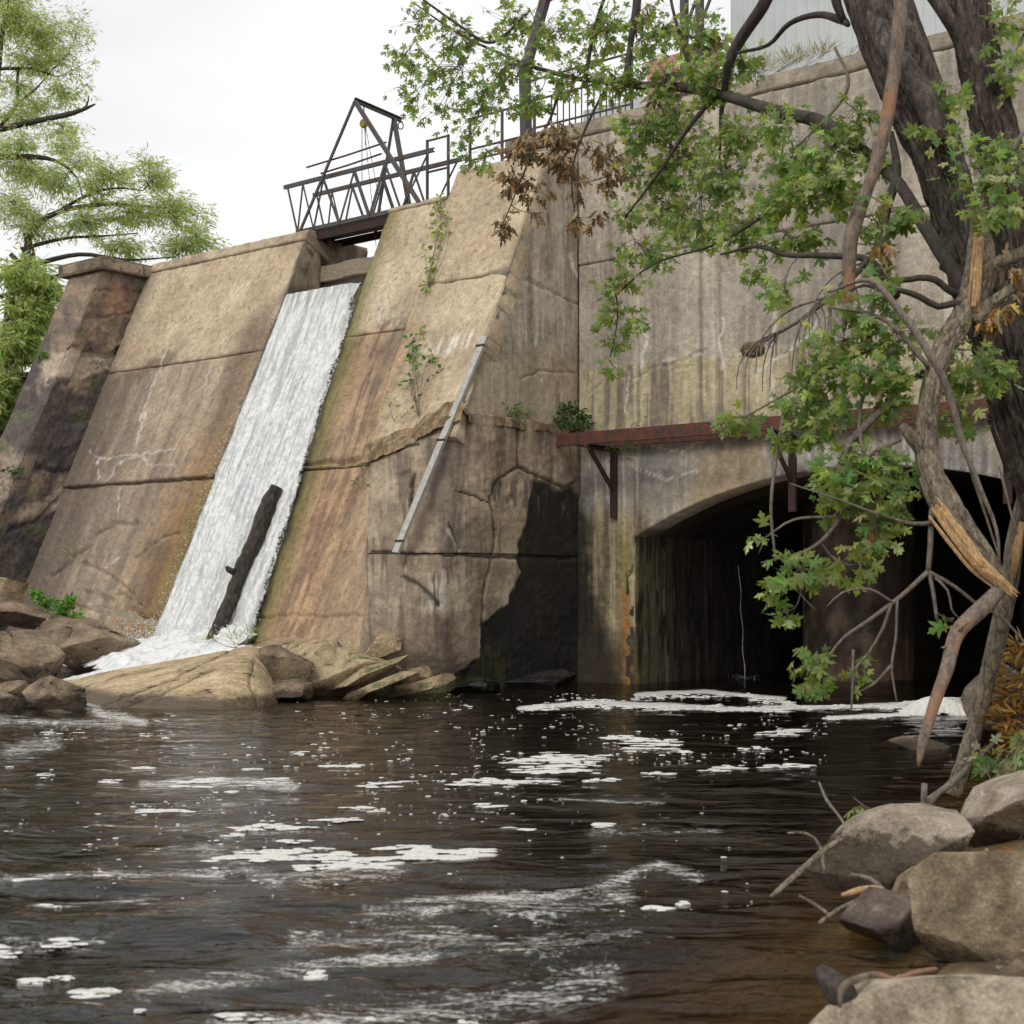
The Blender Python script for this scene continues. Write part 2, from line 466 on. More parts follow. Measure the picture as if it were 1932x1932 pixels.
def m_water(name, absorb=(0.62, 0.44, 0.2), dens=1.5):
    t = NT(name); at = t.attr()
    v = t.coord()
    n1 = t.noise(t.coord(scale=(0.55, 1.5, 1), rot=(0, 0, 0.12)), 1.7, 3, 0.5, 0.6)
    n2 = t.noise(t.coord(scale=(0.7, 1.5, 1)), 9, 3, 0.6, 0.3)
    h = t.math('ADD', n1, t.math('MULTIPLY', n2, 0.16))
    nb = t.bump(h, 0.07)
    fr = t.n("ShaderNodeFresnel"); fr.inputs["IOR"].default_value = 1.333; t.l(nb, fr.inputs["Normal"])
    gl = t.n("ShaderNodeBsdfGlossy"); gl.inputs["Roughness"].default_value = 0.04; t.l(nb, gl.inputs["Normal"])
    tr = t.n("ShaderNodeBsdfTransparent"); tr.inputs["Color"].default_value = (0.86, 0.82, 0.72, 1)
    mud = t.n("ShaderNodeBsdfDiffuse"); mud.inputs["Color"].default_value = (0.07, 0.052, 0.03, 1)
    m0 = t.n("ShaderNodeMixShader"); m0.inputs[0].default_value = 0.10; t.l(tr.outputs[0], m0.inputs[1]); t.l(mud.outputs[0], m0.inputs[2])
    m1 = t.n("ShaderNodeMixShader"); t.l(fr.outputs[0], m1.inputs[0]); t.l(m0.outputs[0], m1.inputs[1]); t.l(gl.outputs[0], m1.inputs[2])
    # thin froth torn into streaks by the current
    fo = t.noise(t.coord(scale=(0.7, 1.9, 1), rot=(0, 0, 0.1)), 7.0, 7, 0.75, 0.8); fo2 = t.noise(v, 38, 3, 0.8)
    f = t.math('ADD', t.math('MULTIPLY', fo, 0.62), t.math('MULTIPLY', fo2, 0.38))
    f = t.math('ADD', f, t.math('SUBTRACT', at.outputs["Alpha"], 1.0))
    f = t.ramp(f, (0.03, 0.0), (0.15, 0.7))
    df = t.n("ShaderNodeBsdfDiffuse"); df.inputs["Color"].default_value = (0.74, 0.73, 0.69, 1)
    m2 = t.n("ShaderNodeMixShader"); t.l(f, m2.inputs[0]); t.l(m1.outputs[0], m2.inputs[1]); t.l(df.outputs[0], m2.inputs[2])
    t.l(m2.outputs[0], t.out.inputs["Surface"])
    va = t.n("ShaderNodeVolumeAbsorption"); va.inputs["Color"].default_value = (*absorb, 1); va.inputs["Density"].default_value = dens
    t.l(va.outputs[0], t.out.inputs["Volume"])
    return t.m

def m_foam(name):
    t = NT(name); at = t.attr(); v = t.coord()
    n = t.noise(v, 45, 4, 0.75); n2 = t.noise(v, 12, 3, 0.6)
    f = t.ramp(t.math('ADD', t.math('ADD', t.math('MULTIPLY', n, 0.55), t.math('MULTIPLY', n2, 0.35)), t.math('SUBTRACT', at.outputs["Alpha"], 0.62)), (0.24, 0.0), (0.40, 1.0))
    d = t.n("ShaderNodeBsdfDiffuse"); t.l(t.ramp(n, (0.3, (0.50, 0.49, 0.45)), (0.6, (0.74, 0.73, 0.69))), d.inputs["Color"])
    tp = t.n("ShaderNodeBsdfTransparent"); m = t.n("ShaderNodeMixShader"); t.l(f, m.inputs[0]); t.l(tp.outputs[0], m.inputs[1]); t.l(d.outputs[0], m.inputs[2])
    t.l(m.outputs[0], t.out.inputs["Surface"]); return t.m

def m_falls(name):
    t = NT(name); at = t.attr()
    n = t.noise(t.coord(), 26, 5, 0.7); n2 = t.noise(t.coord(), 90, 3, 0.7)
    c = t.mix(1.0, at.outputs["Color"], t.ramp(n, (0.28, 0.80), (0.5, 1.0), (0.65, 1.05)), 'MULTIPLY')
    nb = t.bump(t.math('ADD', n, t.math('MULTIPLY', n2, 0.6)), 0.014)
    p = t.n("ShaderNodeBsdfPrincipled"); t.l(c, p.inputs["Base Color"]); p.inputs["Roughness"].default_value = 0.45
    p.inputs["Specular IOR Level"].default_value = 0.5; t.l(nb, p.inputs["Normal"])
    tr = t.n("ShaderNodeBsdfTranslucent"); tr.inputs["Color"].default_value = (0.8, 0.82, 0.82, 1); t.l(nb, tr.inputs["Normal"])
    tp = t.n("ShaderNodeBsdfTransparent")
    m1 = t.n("ShaderNodeMixShader"); m1.inputs[0].default_value = 0.06; t.l(p.outputs[0], m1.inputs[1]); t.l(tr.outputs[0], m1.inputs[2])
    f = t.ramp(t.math('ADD', t.math('MULTIPLY', n, 0.9), t.math('SUBTRACT', at.outputs["Alpha"], 0.5)), (0.28, 0.0), (0.5, 1.0))
    m2 = t.n("ShaderNodeMixShader"); t.l(f, m2.inputs[0]); t.l(tp.outputs[0], m2.inputs[1]); t.l(m1.outputs[0], m2.inputs[2])
    t.l(m2.outputs[0], t.out.inputs["Surface"])
    return t.m

M_CON = m_concrete("weathered_concrete")
M_CORE = m_plain("bare_concrete", (0.30, 0.25, 0.19), 0.9, scale=8)
M_STEEL = m_steel("grey_painted_steel", (0.10, 0.10, 0.105), (0.13, 0.07, 0.04), 0.42)
M_RUST = m_steel("rusted_steel", (0.075, 0.052, 0.046), (0.19, 0.064, 0.042), 0.5, 0.8)
M_DRUST = m_steel("dark_rusted_steel", (0.04, 0.034, 0.032), (0.07, 0.035, 0.025), 0.5, 0.8)
M_TIMBER = m_wood("weathered_timber", (0.20, 0.16, 0.11), (0.42, 0.35, 0.26))
M_DECK = m_wood("dark_deck_timber", (0.07, 0.06, 0.055), (0.17, 0.145, 0.12))
M_GALV = m_plain("galvanised_steel", (0.44, 0.43, 0.40), 0.5, 0.25, 0.2)
M_FALLS = m_falls("white_water")
M_FOAM = m_foam("foam")
M_WATER = m_water("river_water")
M_BARK = m_bark("maple_bark", (0.03, 0.025, 0.022), (0.15, 0.12, 0.104), (0.33, 0.28, 0.245), 0.8, 0.06)
M_BARK2 = m_bark("pale_maple_bark", (0.05, 0.04, 0.03), (0.32, 0.265, 0.195), (0.62, 0.53, 0.41), 1.3, bump=0.04)
M_TWIG = m_bark("twig_bark", (0.09, 0.075, 0.062), (0.20, 0.168, 0.14), (0.32, 0.275, 0.23), 1.5, 0.004)
M_TWIGD = m_bark("dark_limb_bark", (0.035, 0.03, 0.026), (0.075, 0.062, 0.054), (0.12, 0.10, 0.09), 1.2, 0.006)
M_BARKP = m_bark("peeling_bark", (0.10, 0.075, 0.06), (0.24, 0.185, 0.15), (0.38, 0.32, 0.26), 1.0, 0.012, patch=(0.36, 0.18, 0.095))
M_SPLIT = m_wood("split_wood", (0.36, 0.19, 0.08), (0.74, 0.52, 0.29), (6, 6, 1.2))
M_LEAF = m_leaf("maple_leaf", (0.40, 0.44, 0.33), 0.52)
M_DEAD = m_leaf("dead_leaf", (0.22, 0.17, 0.1), 0.2)
M_WILLOW = m_leaf("willow_leaf", (0.42, 0.47, 0.32), 0.6, 0.3)
M_PLANT = m_leaf("weed_leaf", (0.2, 0.26, 0.12), 0.35)
M_GROUND = m_attr("ground_soil", 0.95, 0.03, 18)
# ------------------------------------------------------------------ concrete: where it is stained, cracked and spalled
K = np.array([1.18, 1.25, 1.44])
def pxy(v):
    """frame position of world points: only used to lay out stains and cracks at their true place on the concrete"""
    return CU + FPX * v[..., 0] / v[..., 1], HZ - FPX * (v[..., 2] - CH) / v[..., 1]
def warp(u, v, amp, sc, seed):
    return u + amp * (fbm(u / sc, v / sc, 3, seed) - .5) * 2, v + amp * (fbm(u / sc + 31, v / sc, 3, seed + 4) - .5) * 2
def blot(u, v, pts, soft=6, amp=10, sc=30, seed=1):
    wu, wv = warp(u, v, amp, sc, seed)
    return sst(-soft, soft, poly_sd(wu, wv, pts))
def line(u, v, pts, w=2.0, amp=4, sc=18, seed=1):
    wu, wv = warp(u, v, amp, sc, seed)
    return np.exp(-(seg_dist(wu, wv, pts) / w) ** 2)

WHITE, SOOT, DIRT_SHADE = lin(205, 196, 178), lin(30, 29, 27), lin(70, 58, 47)
FALL_L = lambda z: -5.50 - 0.17 * np.clip((7.0 - z) / 6.0, 0, 1)
FALL_R = lambda z: -3.52 + 0.38 * np.clip((7.0 - z) / 6.0, 0, 1)

def dam_paint(A, Z, u, v):
    n1, n2 = fbm(A * 1.1, Z * 1.1, 4, 3), fbm(A * 4, Z * 4, 4, 11)
    AA = A + 0.25 * (fbm(A * .6, Z * .6, 2, 77) - .5)
    st = .7 * fbm(AA * 6, Z * 0.6, 4, 21, .6) + .3 * fbm(A * 3, Z * 3, 4, 22); st2 = fbm(AA * 15, Z * 1.5, 4, 29); st3 = .7 * fbm(AA * 2.4, Z * .35, 3, 31) + .3 * n2
    c = mixc(np.broadcast_to(lin(188, 167, 133), A.shape + (3,)), lin(166, 144, 113), sst(.35, .7, n1))
    # thin formwork lines down the slope
    fl = np.abs(((A + 0.03 * n2) / 0.62) % 1.0 - .5); c = mixc(c, lin(150, 130, 102), .25 * sst(.06, .0, fl))
    low = sst(6.2, 5.85, Z + .35 * (n2 - .5) + .35 * (n1 - .5))
    brown = mixc(np.broadcast_to(lin(158, 137, 111), A.shape + (3,)), lin(122, 104, 86), sst(.35, .65, st))
    brown = mixc(brown, lin(88, 73, 60), .75 * sst(.5, .72, st3))
    c = mixc(c, brown, .85 * low * (A < -5))
    rb = mixc(np.broadcast_to(lin(160, 130, 97), A.shape + (3,)), lin(112, 88, 66), sst(.40, .6, st))
    rb = mixc(rb, lin(182, 158, 122), .6 * sst(.58, .70, st2) * sst(.45, .6, st)); rb = mixc(rb, lin(92, 76, 64), .6 * sst(.52, .68, st3))
    c = mixc(c, rb, .9 * low * (A > -5) * sst(-1.5, -1.95, A + .2 * (n2 - .5)))
    bottom = sst(3.7, 3.55, Z)
    c = mixc(c, mixc(np.broadcast_to(lin(172, 138, 101), A.shape + (3,)), lin(128, 100, 76), sst(.38, .62, st)), .55 * bottom * (A > -4))
    c = mixc(c, lin(130, 112, 92), .5 * bottom * (A < -5) * sst(.3, .6, n1))
    # left corner by the buttress, darkened from the ground up
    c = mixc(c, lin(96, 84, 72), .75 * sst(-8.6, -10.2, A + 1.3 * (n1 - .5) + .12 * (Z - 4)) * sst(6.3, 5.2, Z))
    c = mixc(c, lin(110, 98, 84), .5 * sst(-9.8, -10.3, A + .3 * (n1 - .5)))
    # wet margins of the fall: ochre, then green slime, then black
    dl, dr = FALL_L(Z) - A, A - FALL_R(Z)
    oc = sst(1.9, .4, dl + .7 * (st - .5)) * (dl > -.5) * sst(5.2, 2.6, Z + 1.5 * (n1 - .5))
    c = mixc(c, mixc(np.broadcast_to(lin(152, 112, 62), A.shape + (3,)), lin(104, 80, 52), sst(.42, .62, st)), .85 * oc)
    br = sst(1.2, .2, dl + .8 * (st - .5)) * (dl > -.5) * sst(6.9, 6.2, Z); c = mixc(c, lin(124, 97, 68), .6 * br)
    gr = sst(.75, .1, dl + .3 * (st - .5)) * (dl > -.5) * sst(4.8, 2.2, Z); c = mixc(c, lin(112, 98, 44), .65 * gr)
    gr = sst(.65, .08, dr + .3 * (st - .5)) * (dr > -.5); c = mixc(c, mixc(np.broadcast_to(lin(120, 108, 58), A.shape + (3,)), lin(92, 90, 48), n2), .8 * gr)
    bl = np.maximum(sst(.16, .0, dl + .15 * (n2 - .5)) * (dl > -.5), sst(.14, .0, dr + .15 * (n2 - .5)) * (dr > -.5)); c = mixc(c, lin(58, 54, 40), .8 * bl)
    # stained patches
    c = mixc(c, lin(112, 92, 74), .8 * blot(u, v, [(235, 705), (345, 655), (330, 680), (300, 700), (250, 720)], 6, 12, 22, 5))
    c = mixc(c, lin(118, 98, 78), .7 * blot(u, v, [(470, 600), (545, 540), (520, 590), (500, 650), (450, 690), (440, 660)], 14, 10, 30, 6))
    c = mixc(c, lin(88, 74, 58), .6 * blot(u, v, [(690, 585), (760, 570), (785, 585), (770, 612), (690, 625)], 6, 10, 20, 8) * sst(.4, .6, st2))
    c = mixc(c, lin(206, 192, 162), .75 * blot(u, v, [(700, 575), (790, 565), (788, 605), (700, 598)], 8, 10, 20, 9) * sst(.5, .64, st2))
    c = mixc(c, lin(210, 198, 174), .7 * blot(u, v, [(800, 655), (900, 618), (905, 650), (805, 680)], 5, 9, 16, 9) * sst(.42, .6, fbm(A * 14, Z * 1.2, 3, 5)))
    # lime run-outs
    for pts, w in (([(165, 850), (190, 866), (300, 850), (330, 850)], 2.6), ([(185, 866), (182, 905)], 2.2), ([(200, 905), (225, 872), (270, 855)], 1.8),
                   ([(255, 840), (275, 760), (300, 700), (312, 660)], 2.0), ([(268, 855), (275, 875), (330, 880)], 1.8), ([(385, 740), (395, 690)], 1.8), ([(330, 850), (345, 820)], 1.2),
                   ([(715, 610), (720, 565)], 2), ([(835, 690), (850, 630)], 1.6), ([(190, 1065), (220, 1050)], 1.6), ([(215, 960), (222, 920)], 2.2)):
        c = mixc(c, WHITE, .68 * line(u, v, pts, w * .75, 7, 12, 3) * sst(.15, .5, fbm(u / 9, v / 9, 3, 6)))
    sp = fbm(A * 26, Z * 26, 2, 91); c = c * (0.84 + 0.2 * n2 + .10 * (st2 - .5) + .16 * sp)[..., None]
    c = mixc(c, lin(92, 80, 66), .5 * sst(.72, .8, fbm(A * 19, Z * 19, 2, 93)))
    return c

def dam_relief(A, Z, u, v):
    d = 0.035 * (fbm(A * .7, Z * .7, 3, 41) - .5) + 0.012 * (fbm(A * 6, Z * 6, 3, 43) - .5)
    low = sst(6.0, 4.5, Z)
    d += low * .03 * (fbm(A * 2.5, Z * 2.5, 4, 47) - .5)
    for pts, w, dep in (([(250, 1050), (300, 1010), (330, 1000)], 3, .06), ([(170, 1010), (215, 985), (250, 985)], 4, .06), ([(90, 1085), (150, 1040), (190, 1000)], 4, .07),
                        ([(120, 1135), (200, 1150), (290, 1170)], 4, .05), ([(150, 1060), (230, 1100), (260, 1140)], 3, .05),
                        ([(430, 700), (470, 675)], 2, .03), ([(560, 875), (640, 872), (700, 866)], 4, .09), ([(480, 1161), (690, 1158)], 2.5, .05),
                        ([(690, 660), (705, 640)], 2, .02), ([(640, 755), (700, 745)], 1.4, .015), ([(560, 990), (625, 990)], 1.4, .015)):
        d -= dep * line(u, v, pts, w, 6, 20, 4)
    d -= .05 * blot(u, v, [(150, 1110), (230, 1120), (300, 1180), (180, 1190)], 6, 14, 20, 12)
    return d

def dam_pos(A, Z, D):
    k = 1 / math.hypot(1, SLOPE)
    return F(A, B0 - SLOPE * Z + D * k, Z + D * SLOPE * k)

def edge_wear(S, T, s0, s1, t0, t1, w, dep, seed, sides=(1, 1, 1, 1), rag=1.0):
    n = (fbm(S * 3, T * 3, 4, seed) - .5) * w * 3 * rag
    d = np.zeros_like(S)
    for on, e in zip(sides, (S - s0, s1 - S, T - t0, t1 - T)):
        if on: d = np.maximum(d, sst(w, 0, e + n) * on)
    return -dep * d, d

def lift(parent, s0, s1, t0, t1, paint, relief, pos, name="pour_lift", res=0.026, off=0.0, thick=.3, wear=(.03, .05), sides=(1, 1, 1, 1), rough=.88, flip=False, seed=1, dirt_shade=.45, vmap=None):
    n, m = max(3, int((s1 - s0) / res)), max(3, int((t1 - t0) / max(res, .026)))
    S, T = np.meshgrid(np.linspace(s0, s1, n), np.linspace(t0, t1, m), indexing='ij')
    if vmap is not None: T = vmap(S, (T - t0) / (t1 - t0))
    u, v = pxy(pos(S, T, np.zeros_like(S)))
    C = paint(S, T, u, v) * K
    D = relief(S, T, u, v) + off
    if vmap is None:
        e, k = edge_wear(S, T, s0, s1, t0, t1, wear[0], wear[1], seed, sides)
        D = D + e; C = mixc(C, DIRT_SHADE, dirt_shade * k)  # joint colour holds real dirt plus painted shade of the recess
    C = np.concatenate([np.clip(C, 0.004, .85), np.full(C.shape[:2] + (1,), rough)], -1)
    return sheet(S, T, pos, D, C, thick, flip).build(name, M_CON, parent, True)

def blk_L(z):
    a = np.interp(z, [-.5, 1.17, 3.67, 4.4], [-.25, -.72, -1.73, -1.8]); return a, B0 - SLOPE * z + .05
DAM = empty("concrete_dam", F(-5, 3, 0), "battered tan concrete dam with stained lifts and a gate notch, water running down it", "dam")
X0, GL, GR, JT = -10.35, -5.55, -3.45, -2.0
for s0, s1, tops in ((X0, GL, (3.63, 6.0, 8.2)), (GL, GR, (3.63, 6.0, 6.98)), (GR, JT, (3.63, 6.0, 8.4))):
    z0 = -0.6
    for k, z1 in enumerate(tops):
        if s0 == GR and k == 0:                       # runs on to the buttress block
            rp = lambda W, T: GR + (blk_L(T)[0] - .015 - GR) * W
            lift(DAM, 0.0, 1.0, z0, z1, lambda S, T, u, v: dam_paint(rp(S, T), T, u, v), lambda S, T, u, v: dam_relief(rp(S, T), T, u, v), lambda S, T, D: dam_pos(rp(S, T), T, D), off=-.05, wear=(.02, .06), sides=(.3, .0, 0, .8), seed=77, res=.009)
            z0 = z1; continue
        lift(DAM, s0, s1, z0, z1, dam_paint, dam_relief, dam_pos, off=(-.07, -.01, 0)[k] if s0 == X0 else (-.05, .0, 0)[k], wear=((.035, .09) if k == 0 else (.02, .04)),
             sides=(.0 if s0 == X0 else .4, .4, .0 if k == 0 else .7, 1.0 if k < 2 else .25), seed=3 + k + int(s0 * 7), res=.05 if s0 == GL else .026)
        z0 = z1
for z0, z1 in ((3.95, 6.75), (6.75, 8.95)):
    lift(DAM, JT, 0.0, z0, z1, dam_paint, dam_relief, dam_pos, off=.02, wear=(.04, .07), sides=(.35, .6, .3 if z0 < 4 else .8, .8 if z1 < 7 else .3), seed=int(z0 * 9), thick=.35)

def prism(prof, a0, a1):
    """(b, z) profile swept along the dam"""
    mb = MB(); n = len(prof)
    pr = np.array(prof)
    mb.add(np.vstack([F(np.full(n, a0), pr[:, 0], pr[:, 1]), F(np.full(n, a1), pr[:, 0], pr[:, 1])]), [[k, (k + 1) % n, n + (k + 1) % n, n + k] for k in range(n)])
    c0, c1 = F(a0, pr[:, 0].mean(), pr[:, 1].mean()), F(a1, pr[:, 0].mean(), pr[:, 1].mean())
    mb.add(np.vstack([F(np.full(n, a0), pr[:, 0], pr[:, 1]), c0]), t=[[n, (k + 1) % n, k] for k in range(n)])
    mb.add(np.vstack([F(np.full(n, a1), pr[:, 0], pr[:, 1]), c1]), t=[[n, k, (k + 1) % n] for k in range(n)])
    return mb
bz = lambda z, o=.14: B0 - SLOPE * z - o
prism([(bz(-1), -1), (bz(8.36), 8.36), (-.5, 8.36), (-1.6, -1)], X0 - .05, GL - .16).build("core", M_CORE, DAM)
prism([(bz(-1), -1), (bz(6.9), 6.9), (-.5, 6.9), (-1.6, -1)], GL - .2, GR + .2).build("core", M_CORE, DAM)
prism([(bz(-1), -1), (bz(8.36), 8.36), (-.5, 8.36), (-1.6, -1)], GR + .16, JT + .02).build("core", M_CORE, DAM)
prism([(2.6, -1), (2.6, (B0 - .14 - 2.6) / SLOPE), (bz(8.9), 8.9), (-.5, 8.9), (-1.6, -1)], JT + .04, -.12).build("core", M_CORE, DAM)

# coping along the crest
def plain_paint(c1, c2, dark=None):
    def f(S, T, u, v):
        n = fbm(u / 22, v / 22, 4, 5)
        c = mixc(np.broadcast_to(np.asarray(c1), S.shape + (3,)), c2, sst(.35, .65, n))
        return c * (.9 + .2 * fbm(u / 6, v / 6, 2, 9))[..., None]
    return f
def small_relief(S, T, u, v): return .012 * (fbm(S * 5, T * 5, 3, 8) - .5)
lift(DAM, X0, GL + .02, 8.2, 8.42, plain_paint(lin(176, 156, 124), lin(148, 128, 100)), small_relief, dam_pos, "coping", off=.035, wear=(.02, .03), thick=1.9, seed=4)
lift(DAM, GR - .02, JT - .1, 8.4, 8.5, plain_paint(lin(182, 162, 130), lin(160, 140, 112)), small_relief, dam_pos, "coping", off=.02, wear=(.02, .03), thick=1.6, seed=5)
# cheeks of the gate notch, with the slot for the stop logs
def side_pos(a0):
    return lambda B, Z, D: F(a0 + D, B, Z)
def cheek_paint(S, T, u, v):
    n = fbm(S * 3, T * 3, 4, 12); st = fbm(S * 9, T * .6, 3, 15)
    c = mixc(np.broadcast_to(lin(158, 138, 110), S.shape + (3,)), lin(118, 100, 80), sst(.35, .65, .5 * n + .5 * st))
    c = mixc(c, lin(62, 60, 44), .85 * sst(7.5, 7.15, T + .2 * (n - .5)))
    return mixc(c, lin(66, 54, 44), .6 * sst(1.0, .7, S) * sst(.2, .6, n))
def cheek_relief(S, T, u, v): return .02 * (fbm(S * 4, T * 4, 3, 8) - .5)
def cheek_map(S, w):                      # the front edge follows the batter
    return 6.7 + w * np.clip((B0 - .03 - S) / SLOPE - 6.7, .02, 8.42 - 6.7)
for a0, fl in ((GL, False), (GR, True)):
    sgn = 1 if a0 == GL else -1
    pos = (lambda B, Z, D, a0=a0, s=sgn: F(a0 + s * D, B, Z))
    lift(DAM, .80, 1.86, 6.7, 8.42, cheek_paint, cheek_relief, pos, "gate_cheek", thick=.12, vmap=cheek_map, flip=fl)
    lift(DAM, -.5, .62, 6.7, 8.36, cheek_paint, cheek_relief, pos, "gate_cheek", thick=.2, flip=fl, wear=(.05, .06), seed=8)

# left end buttress with its cap
def butt_paint(S, T, u, v):
    n, n2 = fbm(u / 70, v / 70, 5, 61), fbm(u / 16, v / 16, 4, 62)
    st = fbm(u / 9, v / 60, 3, 63)
    c = mixc(np.broadcast_to(lin(146, 124, 98), S.shape + (3,)), lin(112, 95, 80), sst(.3, .6, n2))
    dk = sst(.38, .50, n + .18 * (st - .5) + .10 * sst(700, 900, v)); c = mixc(c, lin(80, 72, 66), .85 * dk)
    c = mixc(c, lin(62, 55, 50), .6 * sst(.55, .7, n2) * sst(560, 800, v))
    pale = blot(u, v, [(90, 660), (215, 655), (215, 690), (150, 720), (120, 700), (85, 730), (70, 700)], 6, 16, 30, 64)
    c = mixc(c, lin(176, 156, 128), .85 * pale)
    pale = blot(u, v, [(0, 870), (45, 850), (60, 890), (20, 940), (0, 950)], 6, 16, 30, 66); c = mixc(c, lin(160, 140, 114), .7 * pale)
    pale = blot(u, v, [(120, 890), (150, 900), (110, 960), (30, 990), (20, 970), (90, 940)], 6, 12, 20, 67); c = mixc(c, lin(165, 144, 116), .7 * pale)
    c = mixc(c, lin(150, 112, 84), .5 * blot(u, v, [(205, 535), (262, 545), (250, 600), (200, 590)], 10, 10, 30, 68))
    c = mixc(c, lin(90, 100, 50), .35 * sst(.62, .7, fbm(u / 30, v / 30, 4, 69)))
    n3 = fbm(u / 4, v / 4, 3, 74); c = mixc(c, lin(48, 43, 39), .6 * sst(.56, .66, n3) * sst(.4, .55, n))
    return c * (.72 + .3 * n2 + .26 * n3)[..., None]
def butt_relief(S, T, u, v):
    d = .13 * (fbm(u / 60, v / 60, 4, 71) - .5) + .09 * (fbm(u / 15, v / 15, 5, 72, .6) - .5)
    for pts, w, dep in (([(120, 655), (150, 665), (215, 672), (225, 660)], 5, .14), ([(110, 590), (170, 600), (250, 590)], 2, .04), ([(150, 545), (262, 548)], 2, .03), ([(0, 900), (60, 880), (140, 890)], 3, .06), ([(0, 1010), (70, 985), (110, 940)], 4, .08)):
        d -= dep * line(u, v, pts, w, 6, 20, 4)
    return d - .05 * blot(u, v, [(90, 660), (215, 660), (215, 690), (85, 730)], 6, 16, 30, 64)
BF = lambda z: 2.36 + SLOPE * (8.1 - z)
def bmap(S, w): return -.4 + w * (np.clip((2.36 - S) / SLOPE + 8.1, -.35, 8.1) + .4)
BUT = empty("end_buttress", F(-10.9, 2, 0), "dark stained concrete buttress with a flat cap at the far left end of the dam", "buttress")
lift(BUT, .9, 6.2, -.4, 8.1, butt_paint, butt_relief, lambda B, Z, D: F(X0 + D, B, Z), "side_face", vmap=bmap, thick=.3)
lift(BUT, -11.5, X0, -.4, 8.1, butt_paint, lambda S, T, u, v: .5 * butt_relief(S, T, u, v), lambda A, Z, D: F(A, BF(Z) + D, Z), "front_face", thick=.3, flip=False)
prism([(BF(-.6) - .15, -.6), (BF(8.08) - .15, 8.08), (-.4, 8.08), (-.4, -.6)], -11.42, X0 - .1).build("core", M_CORE, BUT)
cp = plain_paint(lin(146, 128, 104), lin(112, 98, 82))
lift(BUT, -11.62, X0 + .1, 8.1, 8.36, cp, small_relief, lambda A, Z, D: F(A, 2.47 + D, Z), "cap", thick=3.0, wear=(.03, .04))
lift(BUT, -.5, 2.46, 8.104, 8.356, cp, small_relief, lambda B, Z, D: F(X0 + .1 + D, B, Z), "cap", thick=1.5, wear=(.03, .04), flip=True)

# ------------------------------------------------------------------ buttress foot: the cracked block under the soil ledge
def blk_R(z):
    return np.full_like(z, .10), 3.02 + .28 * sst(4.36, 1.5, z)
def blk_pos(S, Z, D):
    """S 0..1 front from the dam slope to the nose, 1..2 side from the nose back to the wall"""
    la, lb = blk_L(Z); ra, rb = blk_R(Z)
    w = np.clip(S, 0, 1); a = la + (ra - la) * w; b = lb + (rb - lb) * w
    bulge = .10 * np.sin(np.pi * w)
    w2 = np.clip(S - 1, 0, 1); b = np.where(S > 1, rb * (1 - w2), b)
    r = .16 * np.exp(-((S - 1) / .07) ** 2)            # worn, rounded nose
    na, nb = np.where(S > 1, 1.0, .45), np.where(S > 1, 0.0, .89)
    return F(a + na * (D + bulge) - r * .6, b + nb * (D + bulge) - r * .5, Z)
BLACK = [(1012, 903), (1001, 946), (993, 996), (976, 1030), (982, 1084), (961, 1138), (911, 1182), (904, 1241), (869, 1275), (860, 1330), (1180, 1330), (1150, 1202), (1120, 1087), (1112, 973), (1083, 915), (1055, 930)]
def blk_paint(S, T, u, v):
    n, n2 = fbm(u / 40, v / 40, 5, 81), fbm(u / 9, v / 9, 4, 82)
    st = fbm(u / 14, v / 130, 4, 83, .6); st2 = fbm(u / 5, v / 60, 3, 84)
    c = mixc(np.broadcast_to(lin(160, 141, 112), S.shape + (3,)), lin(132, 114, 92), sst(.35, .65, n))
    c = mixc(c, lin(98, 84, 70), .75 * sst(.52, .68, st)); c = mixc(c, lin(178, 160, 130), .5 * sst(.56, .7, st2) * sst(.5, .4, st))
    c = mixc(c, lin(104, 86, 70), .65 * sst(1090, 1230, v + 50 * (n - .5)) * (u < 905))
    c = mixc(c, lin(72, 62, 52), .6 * sst(1210, 1290, v))
    c = mixc(c, lin(96, 84, 72), .7 * blot(u, v, [(800, 830), (880, 800), (870, 1045), (830, 1045)], 14, 12, 30, 5))
    c = mixc(c, lin(190, 178, 154), .7 * blot(u, v, [(805, 1085), (858, 1085), (858, 1150), (800, 1165)], 12, 10, 20, 6) * sst(.42, .6, st2))
    c = mixc(c, lin(84, 60, 36), .7 * blot(u, v, [(715, 1045), (800, 1045), (790, 1068), (720, 1062)], 6, 6, 12, 6) * sst(.45, .6, st2))
    c = mixc(c, WHITE, .5 * line(u, v, [(845, 1000), (868, 1045)], 2.2, 3, 12, 5))
    lo = blot(u, v, BLACK, 5, 7, 20, 91)
    bk = mixc(np.broadcast_to(SOOT * .9, S.shape + (3,)), lin(48, 44, 34), sst(.5, .75, st)); bk = mixc(bk, lin(62, 62, 26), .6 * sst(.52, .66, st2) * sst(1180, 1240, v) * sst(990, 930, u))
    drip = blot(u, v, [(925, 905), (1010, 905), (1000, 960), (930, 945)], 8, 8, 14, 5) * sst(.48, .58, st2)
    c = mixc(c, lin(64, 58, 50), .7 * drip)
    c = mixc(c, bk, .97 * lo * (1 - .25 * sst(.6, .66, st2) * sst(1000, 930, v)))
    c = mixc(c, lin(70, 76, 28), .6 * sst(1265, 1285, v) * (u < 915) * sst(.3, .5, n2))
    crack = np.maximum.reduce([line(u, v, p, w, 4, 14, 7) for p, w in CRK])
    return mixc(c, lin(52, 44, 37), .85 * crack) * (.86 + .28 * n2)[..., None]
